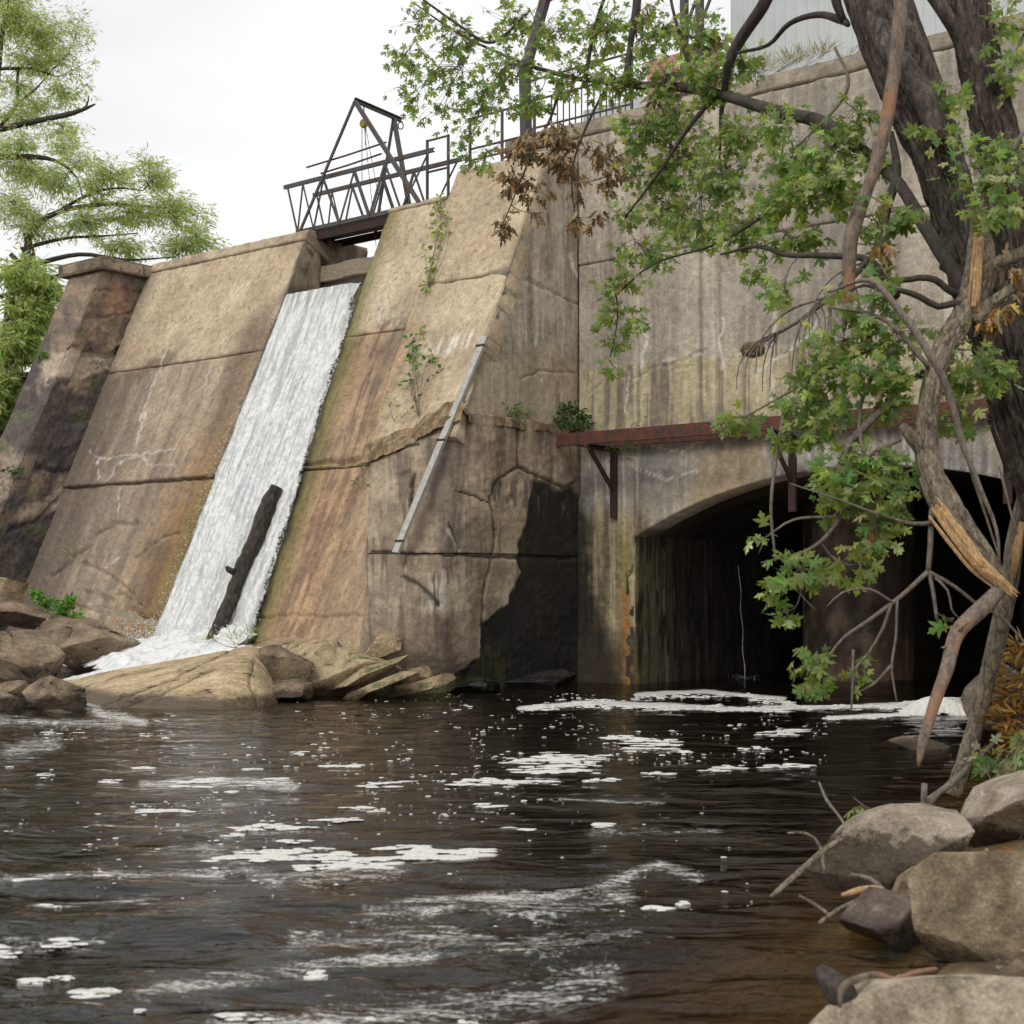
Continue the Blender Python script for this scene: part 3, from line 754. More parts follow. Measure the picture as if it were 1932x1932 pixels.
CRK = [([(700, 1041), (780, 1045), (860, 1047), (915, 1050), (1000, 1052), (1085, 1055)], 3.0), ([(976, 800), (978, 880), (940, 905), (925, 940), (935, 1000), (928, 1050), (915, 1110), (910, 1180)], 2.2),
       ([(978, 880), (1030, 905), (1065, 920), (1085, 910)], 2.6), ([(860, 925), (925, 950)], 1.4), ([(775, 920), (780, 900), (775, 960)], 3), ([(765, 1090), (800, 1110), (825, 1140)], 4.0), ([(700, 870), (740, 850), (790, 840)], 2), ([(845, 985), (868, 1048)], 1.2)]
def blk_relief(S, T, u, v):
    d = .05 * (fbm(u / 50, v / 50, 4, 86) - .5) + .02 * (fbm(u / 10, v / 10, 3, 87) - .5)
    for p, w in CRK: d = d - .05 * line(u, v, p, w, 4, 14, 7)
    d = d - .06 * blot(u, v, BLACK, 4, 7, 20, 91)
    d = d - .03 * blot(u, v, [(745, 900), (775, 880), (780, 960), (760, 1000)], 4, 8, 16, 88)
    d = d - .05 * sst(.05, 0, S + .05 * (fbm(u / 12, v / 12, 3, 5) - .5))
    return d - .12 * sst(1225, 1290, v + 24 * (fbm(u / 25, v / 25, 3, 7) - .5)) * (S < 1.15)
def blk_map(S, w):
    top = np.where(S < 1, 3.75 + .61 * sst(0, 1, S), 4.36 - .0 * S)
    return -.5 + w * (top + .5)
FOOT = empty("buttress_block", F(-.5, 3.4, 0), "cracked concrete block jutting out at the foot of the dam, one side black with damp", "concrete block")
S, T = np.meshgrid(np.linspace(0, 2, 230), np.linspace(0, 1, 210), indexing='ij')
T = blk_map(S, T)
for nm, zlo, zhi in (("lower_pour", -.5, 2.135), ("upper_pour", 2.145, 9)):     # two pours with an open joint
    Tn = np.clip(T, zlo, zhi)
    j0 = np.argmax((T >= zlo - .02).any(0)); keep = (T.max(0) >= zlo) & (T.min(0) <= zhi)
    Sx, Tx = S[:, keep], Tn[:, keep]
    u, v = pxy(blk_pos(Sx, Tx, np.zeros_like(Sx)))
    C = blk_paint(Sx, Tx, u, v) * K
    wet = np.where(blot(u, v, BLACK, 5, 7, 20, 91) > .5, .5, .9)
    POUR = sheet(Sx, Tx, blk_pos, blk_relief(Sx, Tx, u, v), np.concatenate([np.clip(C, .004, .85), wet[..., None]], -1), .35).build(nm, M_CON, FOOT, True)
# soil and rubble caught on top of the block
def ledge(along, width, place, seed, c1, c2):
    A_, W_ = np.meshgrid(along, np.linspace(0, 1, width), indexing='ij')
    rag = .35 + 1.3 * fbm(A_ * 2.2, A_ * 0 + seed, 4, seed, .6)
    p = place(A_, W_, rag)
    p[..., 2] += .09 * (fbm(A_ * 7, W_ * 3, 4, seed + 2, .6) - .5)
    nA, nW = A_.shape; i, j = np.meshgrid(np.arange(nA - 1), np.arange(nW - 1), indexing='ij')
    q = np.stack([i * nW + j, (i + 1) * nW + j, (i + 1) * nW + j + 1, i * nW + j + 1], -1).reshape(-1, 4)
    n = fbm(A_ * 9, W_ * 4, 4, seed + 5, .6); cc = mixc(np.broadcast_to(lin(*c1), A_.shape + (3,)), lin(*c2), sst(.35, .65, n))
    return MB().add(p, q, c=cc.reshape(-1, 3)).build("soil_ledge", M_GROUND, POUR, True)
def pl1(A_, W_, rag):
    zz = 3.80 + .56 * sst(0, 1, (A_ + 1.85) / 1.95) - .04
    b = (B0 - SLOPE * zz) - .02 + .17 * W_ * rag
    return F(A_, b, zz + (.10 + .16 * rag) * (1 - W_) ** 1.4 - .02 - .10 * (W_ > .9))
def pl2(A_, W_, rag): return F(-.03 + .15 * W_ * np.clip(rag, .5, 1.2), A_, 4.30 + .09 * rag * (1 - W_) - .10 * (W_ > .9))
ledge(np.linspace(-1.85, .08, 150), 14, pl1, 3, (112, 92, 70), (156, 136, 106))
ledge(np.linspace(.05, 3.0, 160), 10, pl2, 13, (96, 80, 62), (140, 122, 96))

# ------------------------------------------------------------------ upper side wall and the arched headwall
def side_paint(S, T, u, v):
    n, n2 = fbm(u / 45, v / 45, 4, 101), fbm(u / 9, v / 9, 4, 102)
    st = fbm(u / 11, v / 240, 4, 103, .65); st2 = fbm(u / 4, v / 150, 3, 104, .6)
    c = mixc(np.broadcast_to(lin(176, 161, 136), S.shape + (3,)), lin(148, 134, 114), sst(.36, .62, .5 * st + .5 * n))
    c = mixc(c, lin(200, 188, 162), .6 * sst(.56, .68, st2)); c = mixc(c, lin(112, 102, 90), .65 * sst(.57, .7, st))
    c = mixc(c, lin(120, 104, 90), .6 * sst(18, 0, 1090 - u) * sst(300, 400, v))
    band = blot(u, v, [(925, 620), (960, 625), (1090, 690), (1090, 740), (925, 680)], 8, 10, 20, 6)
    c = mixc(c, lin(104, 88, 66), .7 * band * sst(.42, .6, st2))
    c = mixc(c, lin(158, 140, 100), .45 * sst(640, 700, v + 10 * n))
    c = mixc(c, lin(150, 136, 112), .35 * sst(.3, .6, n2))
    c = mixc(c, lin(90, 78, 66), .6 * sst(14, 0, np.abs(u - (1012 - (v - 347) * .316)) + 8 * (n2 - .5)) * sst(330, 420, v))
    c = mixc(c, lin(215, 205, 185), .7 * line(u, v, [(1075, 480), (1090, 520), (1082, 500)], 3, 5, 12, 3))
    return c * (.87 + .26 * n2)[..., None]
def side_relief(S, T, u, v):
    d = .02 * (fbm(u / 50, v / 50, 4, 106) - .5)
    for p, w, dp in (([(950, 514), (1000, 530), (1060, 560), (1090, 575)], 2, .035), ([(1018, 700), (1022, 715)], 2, .03), ([(985, 712), (1030, 700), (1085, 702)], 1.8, .03)): d = d - dp * line(u, v, p, w, 4, 14, 7)
    return d
WALL = empty("arched_headwall", F(5, 0, 0), "tall streaked concrete wall with a wide low arch opening onto the water", "wall")
def smap(S, w): return 4.3 + w * (np.clip((B0 - .02 - S) / SLOPE, 4.35, 8.95) - 4.3)
lift(WALL, 0.0, 2.99, 4.3, 8.95, side_paint, side_relief, lambda B, Z, D: F(D, B, Z), "side_return", vmap=smap, thick=.3, flip=False)

ARC_A0, ARC_A1, ARC_SP, ARC_R = 1.21, 9.19, 2.44, 8.5
ARC_C = (ARC_A0 + ARC_A1) / 2
arch_z = lambda a: ARC_SP + np.sqrt(np.maximum(ARC_R ** 2 - (a - ARC_C) ** 2, 0)) - math.sqrt(ARC_R ** 2 - ((ARC_A1 - ARC_A0) / 2) ** 2)
def wall_paint(S, T, u, v):
    A, Z = S, T
    n, n2 = fbm(A * 1.6, Z * 1.6, 5, 111), fbm(A * 9, Z * 9, 4, 112)
    st = fbm(A * 6, Z * .35, 4, 113, .65); st2 = fbm(A * 15, Z * .6, 3, 114, .6); st3 = fbm(A * 1.6, Z * .2, 3, 115)
    c = mixc(np.broadcast_to(lin(178, 163, 138), A.shape + (3,)), lin(156, 142, 120), sst(.36, .62, .5 * st + .5 * n))
    c = mixc(c, lin(196, 184, 160), .5 * sst(.57, .7, st2)); c = mixc(c, lin(122, 113, 100), .6 * sst(.56, .7, st)); c = mixc(c, lin(138, 128, 112), .5 * sst(.5, .65, st3))
    bd = (np.round(A / .82) * .82); c = mixc(c, lin(120, 108, 94), .35 * sst(.02, .0, np.abs(A - bd)))
    # below the second joint the wall is yellower and more streaked, with a ragged pale margin
    jz = 5.30 + .16 * (np.floor(fbm(A * 1.1, A * 0 + 3, 2, 120) * 7) / 7 - .4) * 2 + .06 * (n2 - .5)
    mid = sst(.03, -.03, Z - jz) * sst(4.15, 4.25, Z)
    c = mixc(c, mixc(np.broadcast_to(lin(172, 156, 118), A.shape + (3,)), lin(120, 108, 88), sst(.42, .6, st)), .8 * mid)
    c = mixc(c, lin(196, 178, 136), .55 * mid * sst(.55, .66, st2))
    c = mixc(c, lin(206, 196, 174), .6 * sst(.05, .0, np.abs(Z - jz)) * sst(.45, .6, n))
    # face under the walkway
    lo = sst(4.24, 4.18, Z)
    lowc = mixc(np.broadcast_to(lin(176, 162, 136), A.shape + (3,)), lin(138, 128, 112), sst(.4, .62, .5 * n + .5 * st)); lowc = mixc(lowc, lin(206, 198, 182), .6 * sst(.55, .68, st2) * sst(.5, .6, n))
    lowc = mixc(lowc, lin(176, 148, 104), .6 * blot(u, v, [(1330, 850), (1440, 830), (1440, 920), (1300, 960)], 20, 20, 40, 9))
    lowc = mixc(lowc, lin(118, 112, 106), .6 * blot(u, v, [(1210, 850), (1290, 840), (1285, 900), (1215, 910)], 8, 12, 24, 9))
    ws = np.exp(-(((A - .0) % .16 - .08) / .035) ** 2) * sst(3.0, 4.5, A) * sst(4.2, 3.2, Z)
    lowc = mixc(lowc, lin(212, 206, 194), .4 * ws)
    c = mixc(c, lowc, lo)
    # the pier between corner and arch
    pier = sst(ARC_A0 + .35, ARC_A0 + .1, A + .3 * (n - .5)) * sst(3.3, 2.6, Z + .5 * (n - .5))
    pc = mixc(np.broadcast_to(lin(142, 124, 88), A.shape + (3,)), lin(92, 80, 56), sst(.4, .6, .6 * st + .4 * n2)); pc = mixc(pc, lin(178, 160, 120), .5 * sst(.56, .66, st2))
    c = mixc(c, pc, .9 * pier)
    bk = np.maximum(blot(u, v, BLACK, 16, 12, 26, 91), sst(.5, .1, A + .25 * (st - .5)) * sst(2.6, 1.9, Z + .5 * (n - .5)))
    c = mixc(c, lin(30, 27, 21), .93 * bk)
    c = mixc(c, lin(62, 52, 38), .7 * sst(1.0, .5, Z + .6 * (st - .5)) * pier)
    c = mixc(c, lin(122, 112, 40), .65 * blot(u, v, [(1172, 1020), (1190, 1020), (1195, 1130), (1176, 1130)], 8, 6, 12, 5))
    c = mixc(c, lin(184, 166, 128), .6 * blot(u, v, [(1190, 1090), (1204, 1060), (1208, 1200), (1198, 1200)], 8, 3, 30, 5))
    c = mixc(c, lin(150, 100, 38), .85 * blot(u, v, [(1174, 1108), (1190, 1115), (1197, 1290), (1180, 1292)], 7, 3, 30, 5) * sst(.2, .5, n2))
    for pts, w in (([(1210, 690), (1222, 640), (1215, 620)], 3), ([(1455, 540), (1462, 590), (1455, 700), (1460, 760)], 3.5), ([(1365, 600), (1358, 640), (1362, 700)], 3), ([(1180, 780), (1185, 700)], 2), ([(1200, 830), (1290, 855), (1330, 830)], 2), ([(1195, 880), (1260, 905), (1320, 890)], 2), ([(1430, 700), (1520, 640), (1545, 600)], 2.5), ([(1140, 600), (1172, 585)], 3)):
        c = mixc(c, lin(214, 204, 182), .7 * line(u, v, pts, w, 6, 16, 8))
    return c * (.87 + .26 * n2)[..., None]
def wall_relief(S, T, u, v):
    d = .02 * (fbm(S * .8, T * .8, 3, 121) - .5) + .008 * (fbm(S * 7, T * 7, 3, 122) - .5)
    bd = np.round(S / .82) * .82; d = d - .008 * sst(.025, 0, np.abs(S - bd))
    d = d + .03 * sst(3.2, 2.4, T) * (fbm(S * 5, T * 5, 4, 123) - .5)
    for pts, w, dp in (([(1115, 745), (1150, 700), (1200, 715), (1240, 690), (1262, 690), (1330, 660)], 2.2, .03), ([(1240, 690), (1236, 790)], 1.8, .02), ([(1300, 690), (1260, 700), (1256, 780)], 2, .02)):
        d = d - dp * line(u, v, pts, w, 6, 16, 8)
    return d
wpos = lambda A, Z, D: F(A, D, Z)
for z0, z1, o in ((4.22, 7.15, 0.0), (7.15, 9.36, 0.01)):
    lift(WALL, 0.02, 10.6, z0, z1, wall_paint, wall_relief, wpos, off=o, wear=(.02, .035), sides=(0, 0, .7 if z0 > 5 else .2, .8), seed=int(z0 * 5), res=.03)
lift(WALL, 0.02, ARC_A0, -.6, 4.2, wall_paint, wall_relief, wpos, "pier_face", off=.05, wear=(.02, .03), sides=(0, .2, 0, .3), seed=9, thick=.4)
lift(WALL, ARC_A0, ARC_A1, 0, 1, wall_paint, wall_relief, wpos, "arch_face", off=.05, vmap=lambda S, w: arch_z(S) + w * (4.2 - arch_z(S)), thick=.5, res=.03)
lift(WALL, ARC_A1, 10.6, -.6, 4.2, wall_paint, wall_relief, wpos, "pier_face", off=.05, seed=10, thick=.4, res=.06)
MB().box(F(5.3, .02, 4.215), (10.5, .16, .02), [[EA[0], EA[1], 0], [EB[0], EB[1], 0], [0, 0, 1]]).build("ledge", M_CORE, WALL)
cpw = plain_paint(lin(166, 150, 124), lin(140, 126, 104))
lift(WALL, -1.62, 10.6, 9.36, 9.62, cpw, small_relief, wpos, "coping", off=.018, wear=(.02, .02), thick=1.6, res=.05)
lift(WALL, -1.62, 0.0, 8.8, 9.355, plain_paint(lin(168, 152, 126), lin(150, 134, 110)), small_relief, wpos, "parapet", off=.0, thick=.4, res=.05)
bx = MB(); AX = [[EA[0], EA[1], 0], [EB[0], EB[1], 0], [0, 0, 1]]
bx.box(F(4.5, -3.4, 9.45), (12.2, 6.0, .3), AX).build("yard_slab", M_CORE, WALL)
bx = MB(); bx.box(F(-1.5, -3.2, 7.8), (.2, 6.2, 3.1), AX).build("yard_side", M_CORE, WALL)
bx = MB(); bx.box(F(10.7, -3.2, 4.5), (.2, 6.5, 10.2), AX).build("yard_side", M_CORE, WALL)

# inside of the arch: jamb, vault, dividing pier, back
def jamb_paint(S, T, u, v):
    n, n2 = fbm(S * 3, T * 3, 4, 131), fbm(S * 11, T * 11, 3, 132)
    st = fbm(S * 9, T * .5, 4, 133, .65)
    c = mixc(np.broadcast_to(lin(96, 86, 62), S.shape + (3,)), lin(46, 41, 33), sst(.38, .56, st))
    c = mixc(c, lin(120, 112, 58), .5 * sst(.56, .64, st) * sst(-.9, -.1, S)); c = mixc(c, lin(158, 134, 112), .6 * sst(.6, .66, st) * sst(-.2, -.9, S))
    c = mixc(c, lin(34, 31, 28), .75 * sst(-.25, -1.9, S + .8 * (st - .5)))  # darkens with depth: tunnel shade put into the colour
    return c * (.8 + .4 * n2)[..., None]
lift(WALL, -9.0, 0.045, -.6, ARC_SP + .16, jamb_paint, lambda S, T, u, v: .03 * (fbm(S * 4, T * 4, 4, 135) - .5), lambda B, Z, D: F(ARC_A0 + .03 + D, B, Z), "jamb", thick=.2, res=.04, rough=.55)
th = np.linspace(-1, 1, 60); bl = np.linspace(.05, -9.0, 40)
Th, Bl = np.meshgrid(th, bl, indexing='ij'); Av = ARC_C + Th * (ARC_A1 - ARC_A0) / 2
n = fbm(Av * .8, Bl * 4, 4, 141)
C = mixc(np.broadcast_to(lin(92, 86, 72), Av.shape + (3,)), lin(52, 48, 42), sst(.35, .6, n)); C = mixc(C, lin(40, 37, 34), .7 * sst(-.5, -2.0, Bl))  # vault colour also carries tunnel shade towards the back
i, j = np.meshgrid(np.arange(59), np.arange(39), indexing='ij')
q = np.stack([i * 40 + j, i * 40 + j + 1, (i + 1) * 40 + j + 1, (i + 1) * 40 + j], -1).reshape(-1, 4)
C4 = np.concatenate([C, np.full(C.shape[:2] + (1,), .8)], -1)
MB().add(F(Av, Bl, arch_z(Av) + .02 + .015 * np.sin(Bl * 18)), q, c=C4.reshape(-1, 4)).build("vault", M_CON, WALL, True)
DK = m_plain("damp_shade_concrete", (0.035, 0.031, 0.027), 0.6)  # damp concrete, coloured extra dark to carry the tunnel's shade
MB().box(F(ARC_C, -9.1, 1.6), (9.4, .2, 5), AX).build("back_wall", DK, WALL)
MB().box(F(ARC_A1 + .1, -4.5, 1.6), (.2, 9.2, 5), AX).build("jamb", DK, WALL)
ph = np.linspace(-np.pi * .5, np.pi * .5, 40); Zp = np.linspace(-.6, 3.4, 50)
Ph, Zz = np.meshgrid(ph, Zp, indexing='ij')
n = fbm(Ph * 3, Zz * 2, 5, 151); st = fbm(Ph * 9, Zz * .6, 4, 152)
C = mixc(np.broadcast_to(lin(132, 114, 96), Ph.shape + (3,)), lin(78, 66, 56), sst(.35, .6, n)); C = mixc(C, lin(40, 33, 29), .6 * sst(.5, .65, st)); C = mixc(C, lin(84, 54, 38), .35 * sst(.8, .3, Zz))
C4 = np.concatenate([C, np.full(C.shape[:2] + (1,), .7)], -1)
i, j = np.meshgrid(np.arange(39), np.arange(49), indexing='ij')
q = np.stack([i * 50 + j, (i + 1) * 50 + j, (i + 1) * 50 + j + 1, i * 50 + j + 1], -1).reshape(-1, 4)
MB().add(F(3.32 + 1.02 * np.sin(Ph), -4.0 + 1.02 * np.cos(Ph) + .02 * n, Zz), q, c=C4.reshape(-1, 4)).build("dividing_pier", M_CON, WALL, True)
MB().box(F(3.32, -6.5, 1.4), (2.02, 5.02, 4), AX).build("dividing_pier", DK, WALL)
# ------------------------------------------------------------------ ground: river bed, right bank and the land beyond, one sheet to the horizon
SHORE = [(3.0, 1.0), (4.4, 1.45), (5.5, 1.62), (6.4, 1.85), (7.4, 2.0), (8.4, 2.35), (9.6, 2.9), (11.5, 3.7), (13.5, 4.5), (17, 5.9), (20, 7.4), (24, 9.5)]   # (y, x) of the right water's edge
def ground_z(x, y):
    sx = np.interp(y, [p[0] for p in SHORE], [p[1] for p in SHORE])
    dr = x - sx
    z = np.where(dr < 0, -np.minimum(1.5, -.42 * dr), np.minimum(.34 * dr, 2.6))
    dl = -13.5 - x
    z = np.maximum(z, np.where(dl > 0, np.minimum(.5 * dl, 3.5), -2))
    dn = 2.9 - y                                                   # the near bank, behind the eye
    z = np.maximum(z, np.where(dn > 0, np.minimum(.3 * dn, .3), -2))
    b = EB[0] * (x - CX) + EB[1] * (y - CY); a = EA[0] * (x - CX) + EA[1] * (y - CY)
    far = sst(-11, -30, b); z = z * (1 - far) + 6.0 * far
    lf = sst(-11.8, -16, a) * sst(7, 2, b); z = np.where(lf > .01, np.maximum(z, 4.5 * lf), z)
    return z + .10 * (fbm(x * .9, y * .9, 4, 201) - .5) + .05 * (fbm(x * 4, y * 4, 3, 202) - .5)
def axis(lo, hi, step, far, n):
    core = np.arange(lo, hi, step); g = np.geomspace(step, far, n)
    return np.concatenate([lo - g[::-1], core, hi + g])
gx, gy = axis(-16, 10, .16, 1500, 22), axis(-2, 30, .16, 1500, 22)
GX, GY = np.meshgrid(gx, gy, indexing='ij'); GZ = ground_z(GX, GY)
n = fbm(GX * 2, GY * 2, 4, 203); n2 = fbm(GX * 9, GY * 9, 3, 204)
C = mixc(np.broadcast_to(lin(132, 112, 84), GX.shape + (3,)), lin(84, 70, 54), sst(.35, .65, n))
C = mixc(C, lin(168, 148, 116), .5 * sst(.6, .7, n2)); C = mixc(C, lin(146, 126, 70), .75 * sst(.05, -.1, GZ)); C = mixc(C, lin(70, 84, 40), .8 * sst(2.0, 4.0, GZ + n))
m_ = len(gy); i, j = np.meshgrid(np.arange(len(gx) - 1), np.arange(m_ - 1), indexing='ij')
q = np.stack([i * m_ + j, (i + 1) * m_ + j, (i + 1) * m_ + j + 1, i * m_ + j + 1], -1).reshape(-1, 4)
tag(MB().add(np.stack([GX, GY, GZ], -1), q, c=C.reshape(-1, 3)).build("ground", M_GROUND, None, True), "river bed and stony right bank", kind="structure")

# ------------------------------------------------------------------ the pool
wx, wy = np.arange(-19, 12.01, .055), np.concatenate([np.arange(2.2, 12, .04), np.arange(12, 36, .065)])
WX, WY = np.meshgrid(wx, wy, indexing='ij')
def waves(x, y):
    z = .024 * (fbm(x * .7 + .2 * y, y * 1.4, 3, 211) - .5) * 2 + .012 * (fbm(x * 2.2, y * 5, 3, 212) - .5) * 2
    near = sst(12, 6, y) * sst(2.2, 0.5, x)
    z = z + near * .06 * (fbm(x * 1.0 - .2 * y, y * 2.6, 3, 213) - .5) * 2
    fall = sst(9, 2, np.hypot(x + 7.0, y - 18.5)); z = z + fall * .025 * (fbm(x * 2.2, y * 4.5, 4, 214) - .5) * 2
    return z
WZ = waves(WX, WY)
# froth: strongest in the near-left drift and where the outflow enters behind the rocks
fr = 0.0 * WX
U, V = pxy(np.stack([WX, WY, 0 * WX], -1))
def fband(pts, w, k):
    return k * np.exp(-(seg_dist(U, V, pts) / w) ** 2)
for pts, w, k in (([(0, 1660), (200, 1650), (420, 1640)], 16, .20), ([(60, 1720), (300, 1690)], 18, .17), ([(0, 1790), (210, 1770)], 18, .16), ([(250, 1880), (420, 1850), (620, 1810), (820, 1790)], 24, .20),
                  ([(760, 1705), (900, 1695), (1050, 1690), (1180, 1655), (1240, 1635), (1320, 1655)], 15, .22), ([(700, 1730), (860, 1710), (1040, 1720), (1180, 1690)], 36, .18), ([(560, 1770), (800, 1760), (1000, 1790), (1180, 1760)], 48, .17), ([(600, 1900), (900, 1880), (1150, 1840)], 50, .18), ([(400, 1932), (700, 1925), (1000, 1920)], 30, .2),
                  ([(380, 1600), (520, 1660), (760, 1640)], 26, .18), ([(100, 1400), (20, 1420)], 30, .2), ([(0, 1360), (120, 1365), (230, 1370)], 16, .20), ([(165, 1320), (190, 1345), (270, 1365)], 18, .24), ([(270, 1480), (430, 1475), (560, 1485)], 16, .22),
                  ([(420, 1520), (560, 1510)], 20, .16), ([(980, 1335), (1130, 1325), (1330, 1335), (1470, 1340)], 5, .42), ([(1200, 1312), (1330, 1305), (1480, 1318)], 5, .36), ([(1440, 1335), (1560, 1335), (1680, 1330), (1830, 1325)], 6, .40), ([(1560, 1355), (1720, 1345), (1830, 1340)], 4, .4),
                  ([(1050, 1510), (1250, 1515)], 6, .2), ([(1100, 1570), (1360, 1570)], 10, .16), ([(850, 1560), (1080, 1545)], 8, .12)):
    fr = np.maximum(fr, fband(pts, w, k))
al = np.clip(.35 + 1.12 * fr, 0, 1.0)
nxw, nyw = WX.shape
i, j = np.meshgrid(np.arange(nxw - 1), np.arange(nyw - 1), indexing='ij')
q = np.stack([i * nyw + j, (i + 1) * nyw + j, (i + 1) * nyw + j + 1, i * nyw + j + 1], -1).reshape(-1, 4)
C4 = np.ones(WX.shape + (4,)); C4[..., 3] = al
wm = MB().add(np.stack([WX, WY, WZ], -1), q, c=C4.reshape(-1, 4))
def rim(ids, rev):
    top = np.stack([WX, WY, WZ], -1).reshape(-1, 3)[ids]; bot = top.copy(); bot[:, 2] = -3.2; n = len(ids)
    qq = np.array([[k, k + 1, n + k + 1, n + k] for k in range(n - 1)])
    cc = np.ones((2 * n, 4)); cc[:, 3] = .2
    wm.add(np.vstack([top, bot]), qq[:, ::-1] if rev else qq, c=cc)
ii = np.arange(nxw * nyw).reshape(nxw, nyw)
rim(ii[0], False); rim(ii[-1], True); rim(ii[:, 0], True); rim(ii[:, -1], False)
x0, x1, y0, y1 = wx[0], wx[-1], wy[0], wy[-1]
wm.add([[x0, y0, -3.2], [x1, y0, -3.2], [x1, y1, -3.2], [x0, y1, -3.2]], [[0, 3, 2, 1]], c=np.array([[1, 1, 1, .2]] * 4))
tag(wm.build("river", M_WATER, None, True), "dark brown pool of river water below the dam", kind="structure")

# ------------------------------------------------------------------ foam floating on it: lobed, slightly domed rafts
foam = MB(); frng = np.random.default_rng(31)
def wave_at(x, y):
    i = min(max(int((x - wx[0]) / .055 + .5), 0), len(wx) - 1); j = min(int(np.searchsorted(wy, y)), len(wy) - 1); return float(WZ[i, j])
NTAB = fbm(*np.meshgrid(np.arange(160) * .25, np.arange(160) * .25), 3, 77)
def ntab(a, b): return NTAB[int(a * 4) % 160, int(b * 4) % 160]
def blob(x, y, rx, ry, h):
    n = 12; th = np.linspace(0, 2 * np.pi, n, endpoint=False) + frng.random() * .5
    w = 1 + .28 * frng.standard_normal(n) * .6; w = (w + np.roll(w, 1) + np.roll(w, -1)) / 3
    z0 = wave_at(x, y)
    o = np.stack([x + rx * w * np.cos(th), y + ry * w * np.sin(th), np.full(n, z0 - .002)], -1)
    m = np.stack([x + .66 * rx * w * np.cos(th), y + .66 * ry * w * np.sin(th), z0 + h * (.65 + .3 * frng.random(n))], -1)
    c = np.array([[x, y, z0 + h]])
    k = np.arange(n); k2 = (k + 1) % n
    cf = np.ones((2 * n + 1, 4)); cf[:n, 3] = .25; cf[n:2 * n, 3] = .62 + .3 * frng.random(n)
    foam.add(np.vstack([o, m, c]), np.stack([k, k2, n + k2, n + k], -1), np.stack([n + k, n + k2, np.full(n, 2 * n)], -1), cf)
def raft(u, v, ru, rv, cover=1.0, small=0.0):
    if ru > 15:
        d = FPX * CH / (v - HZ); x, y = (u - CU) / FPX * d, d; rx, ry = ru * d / FPX, rv * d * d / (FPX * CH)
        lr_ = min(.065, .25 * ry + .015)
        for _ in range(int(min(420, 6 + 1.3 * cover * rx * ry / lr_ ** 2))):
            t, r = frng.random() * 2 * np.pi, math.sqrt(frng.random()); s = .45 + .9 * frng.random() ** 2
            px_, py_ = x + rx * r * math.cos(t), y + ry * r * math.sin(t)
            if ntab(px_ * 5 + 80, py_ * 9) < .35 + .17 * r: continue
            blob(px_, py_, lr_ * s * 1.5, lr_ * s * .75, .004 + .012 * (1 - r) * frng.random())
        return
    raft_small(u, v, ru, rv, cover)
def raft_small(u, v, ru, rv, cover=1.0):
    """a raft whose outline in the frame is about ru x rv"""
    d = FPX * CH / (v - HZ); x, y = (u - CU) / FPX * d, d
    rx, ry = ru * d / FPX, rv * d * d / (FPX * CH)
    n = max(1, int(cover * 5 * max(1, ru / max(rv * 2.2, 1))))
    for _ in range(n):
        t, r = frng.random() * 2 * np.pi, math.sqrt(frng.random())
        bx_, by_ = x + rx * .88 * r * math.cos(t), y + ry * .75 * r * math.sin(t)
        s = (.35 + .65 * frng.random()) * (1 - .5 * r)
        blob(bx_, by_, max(.03, min(rx, ry * 1.6) * s), max(.03, ry * .62 * s), min(.012, .005 + .25 * ry * .1))
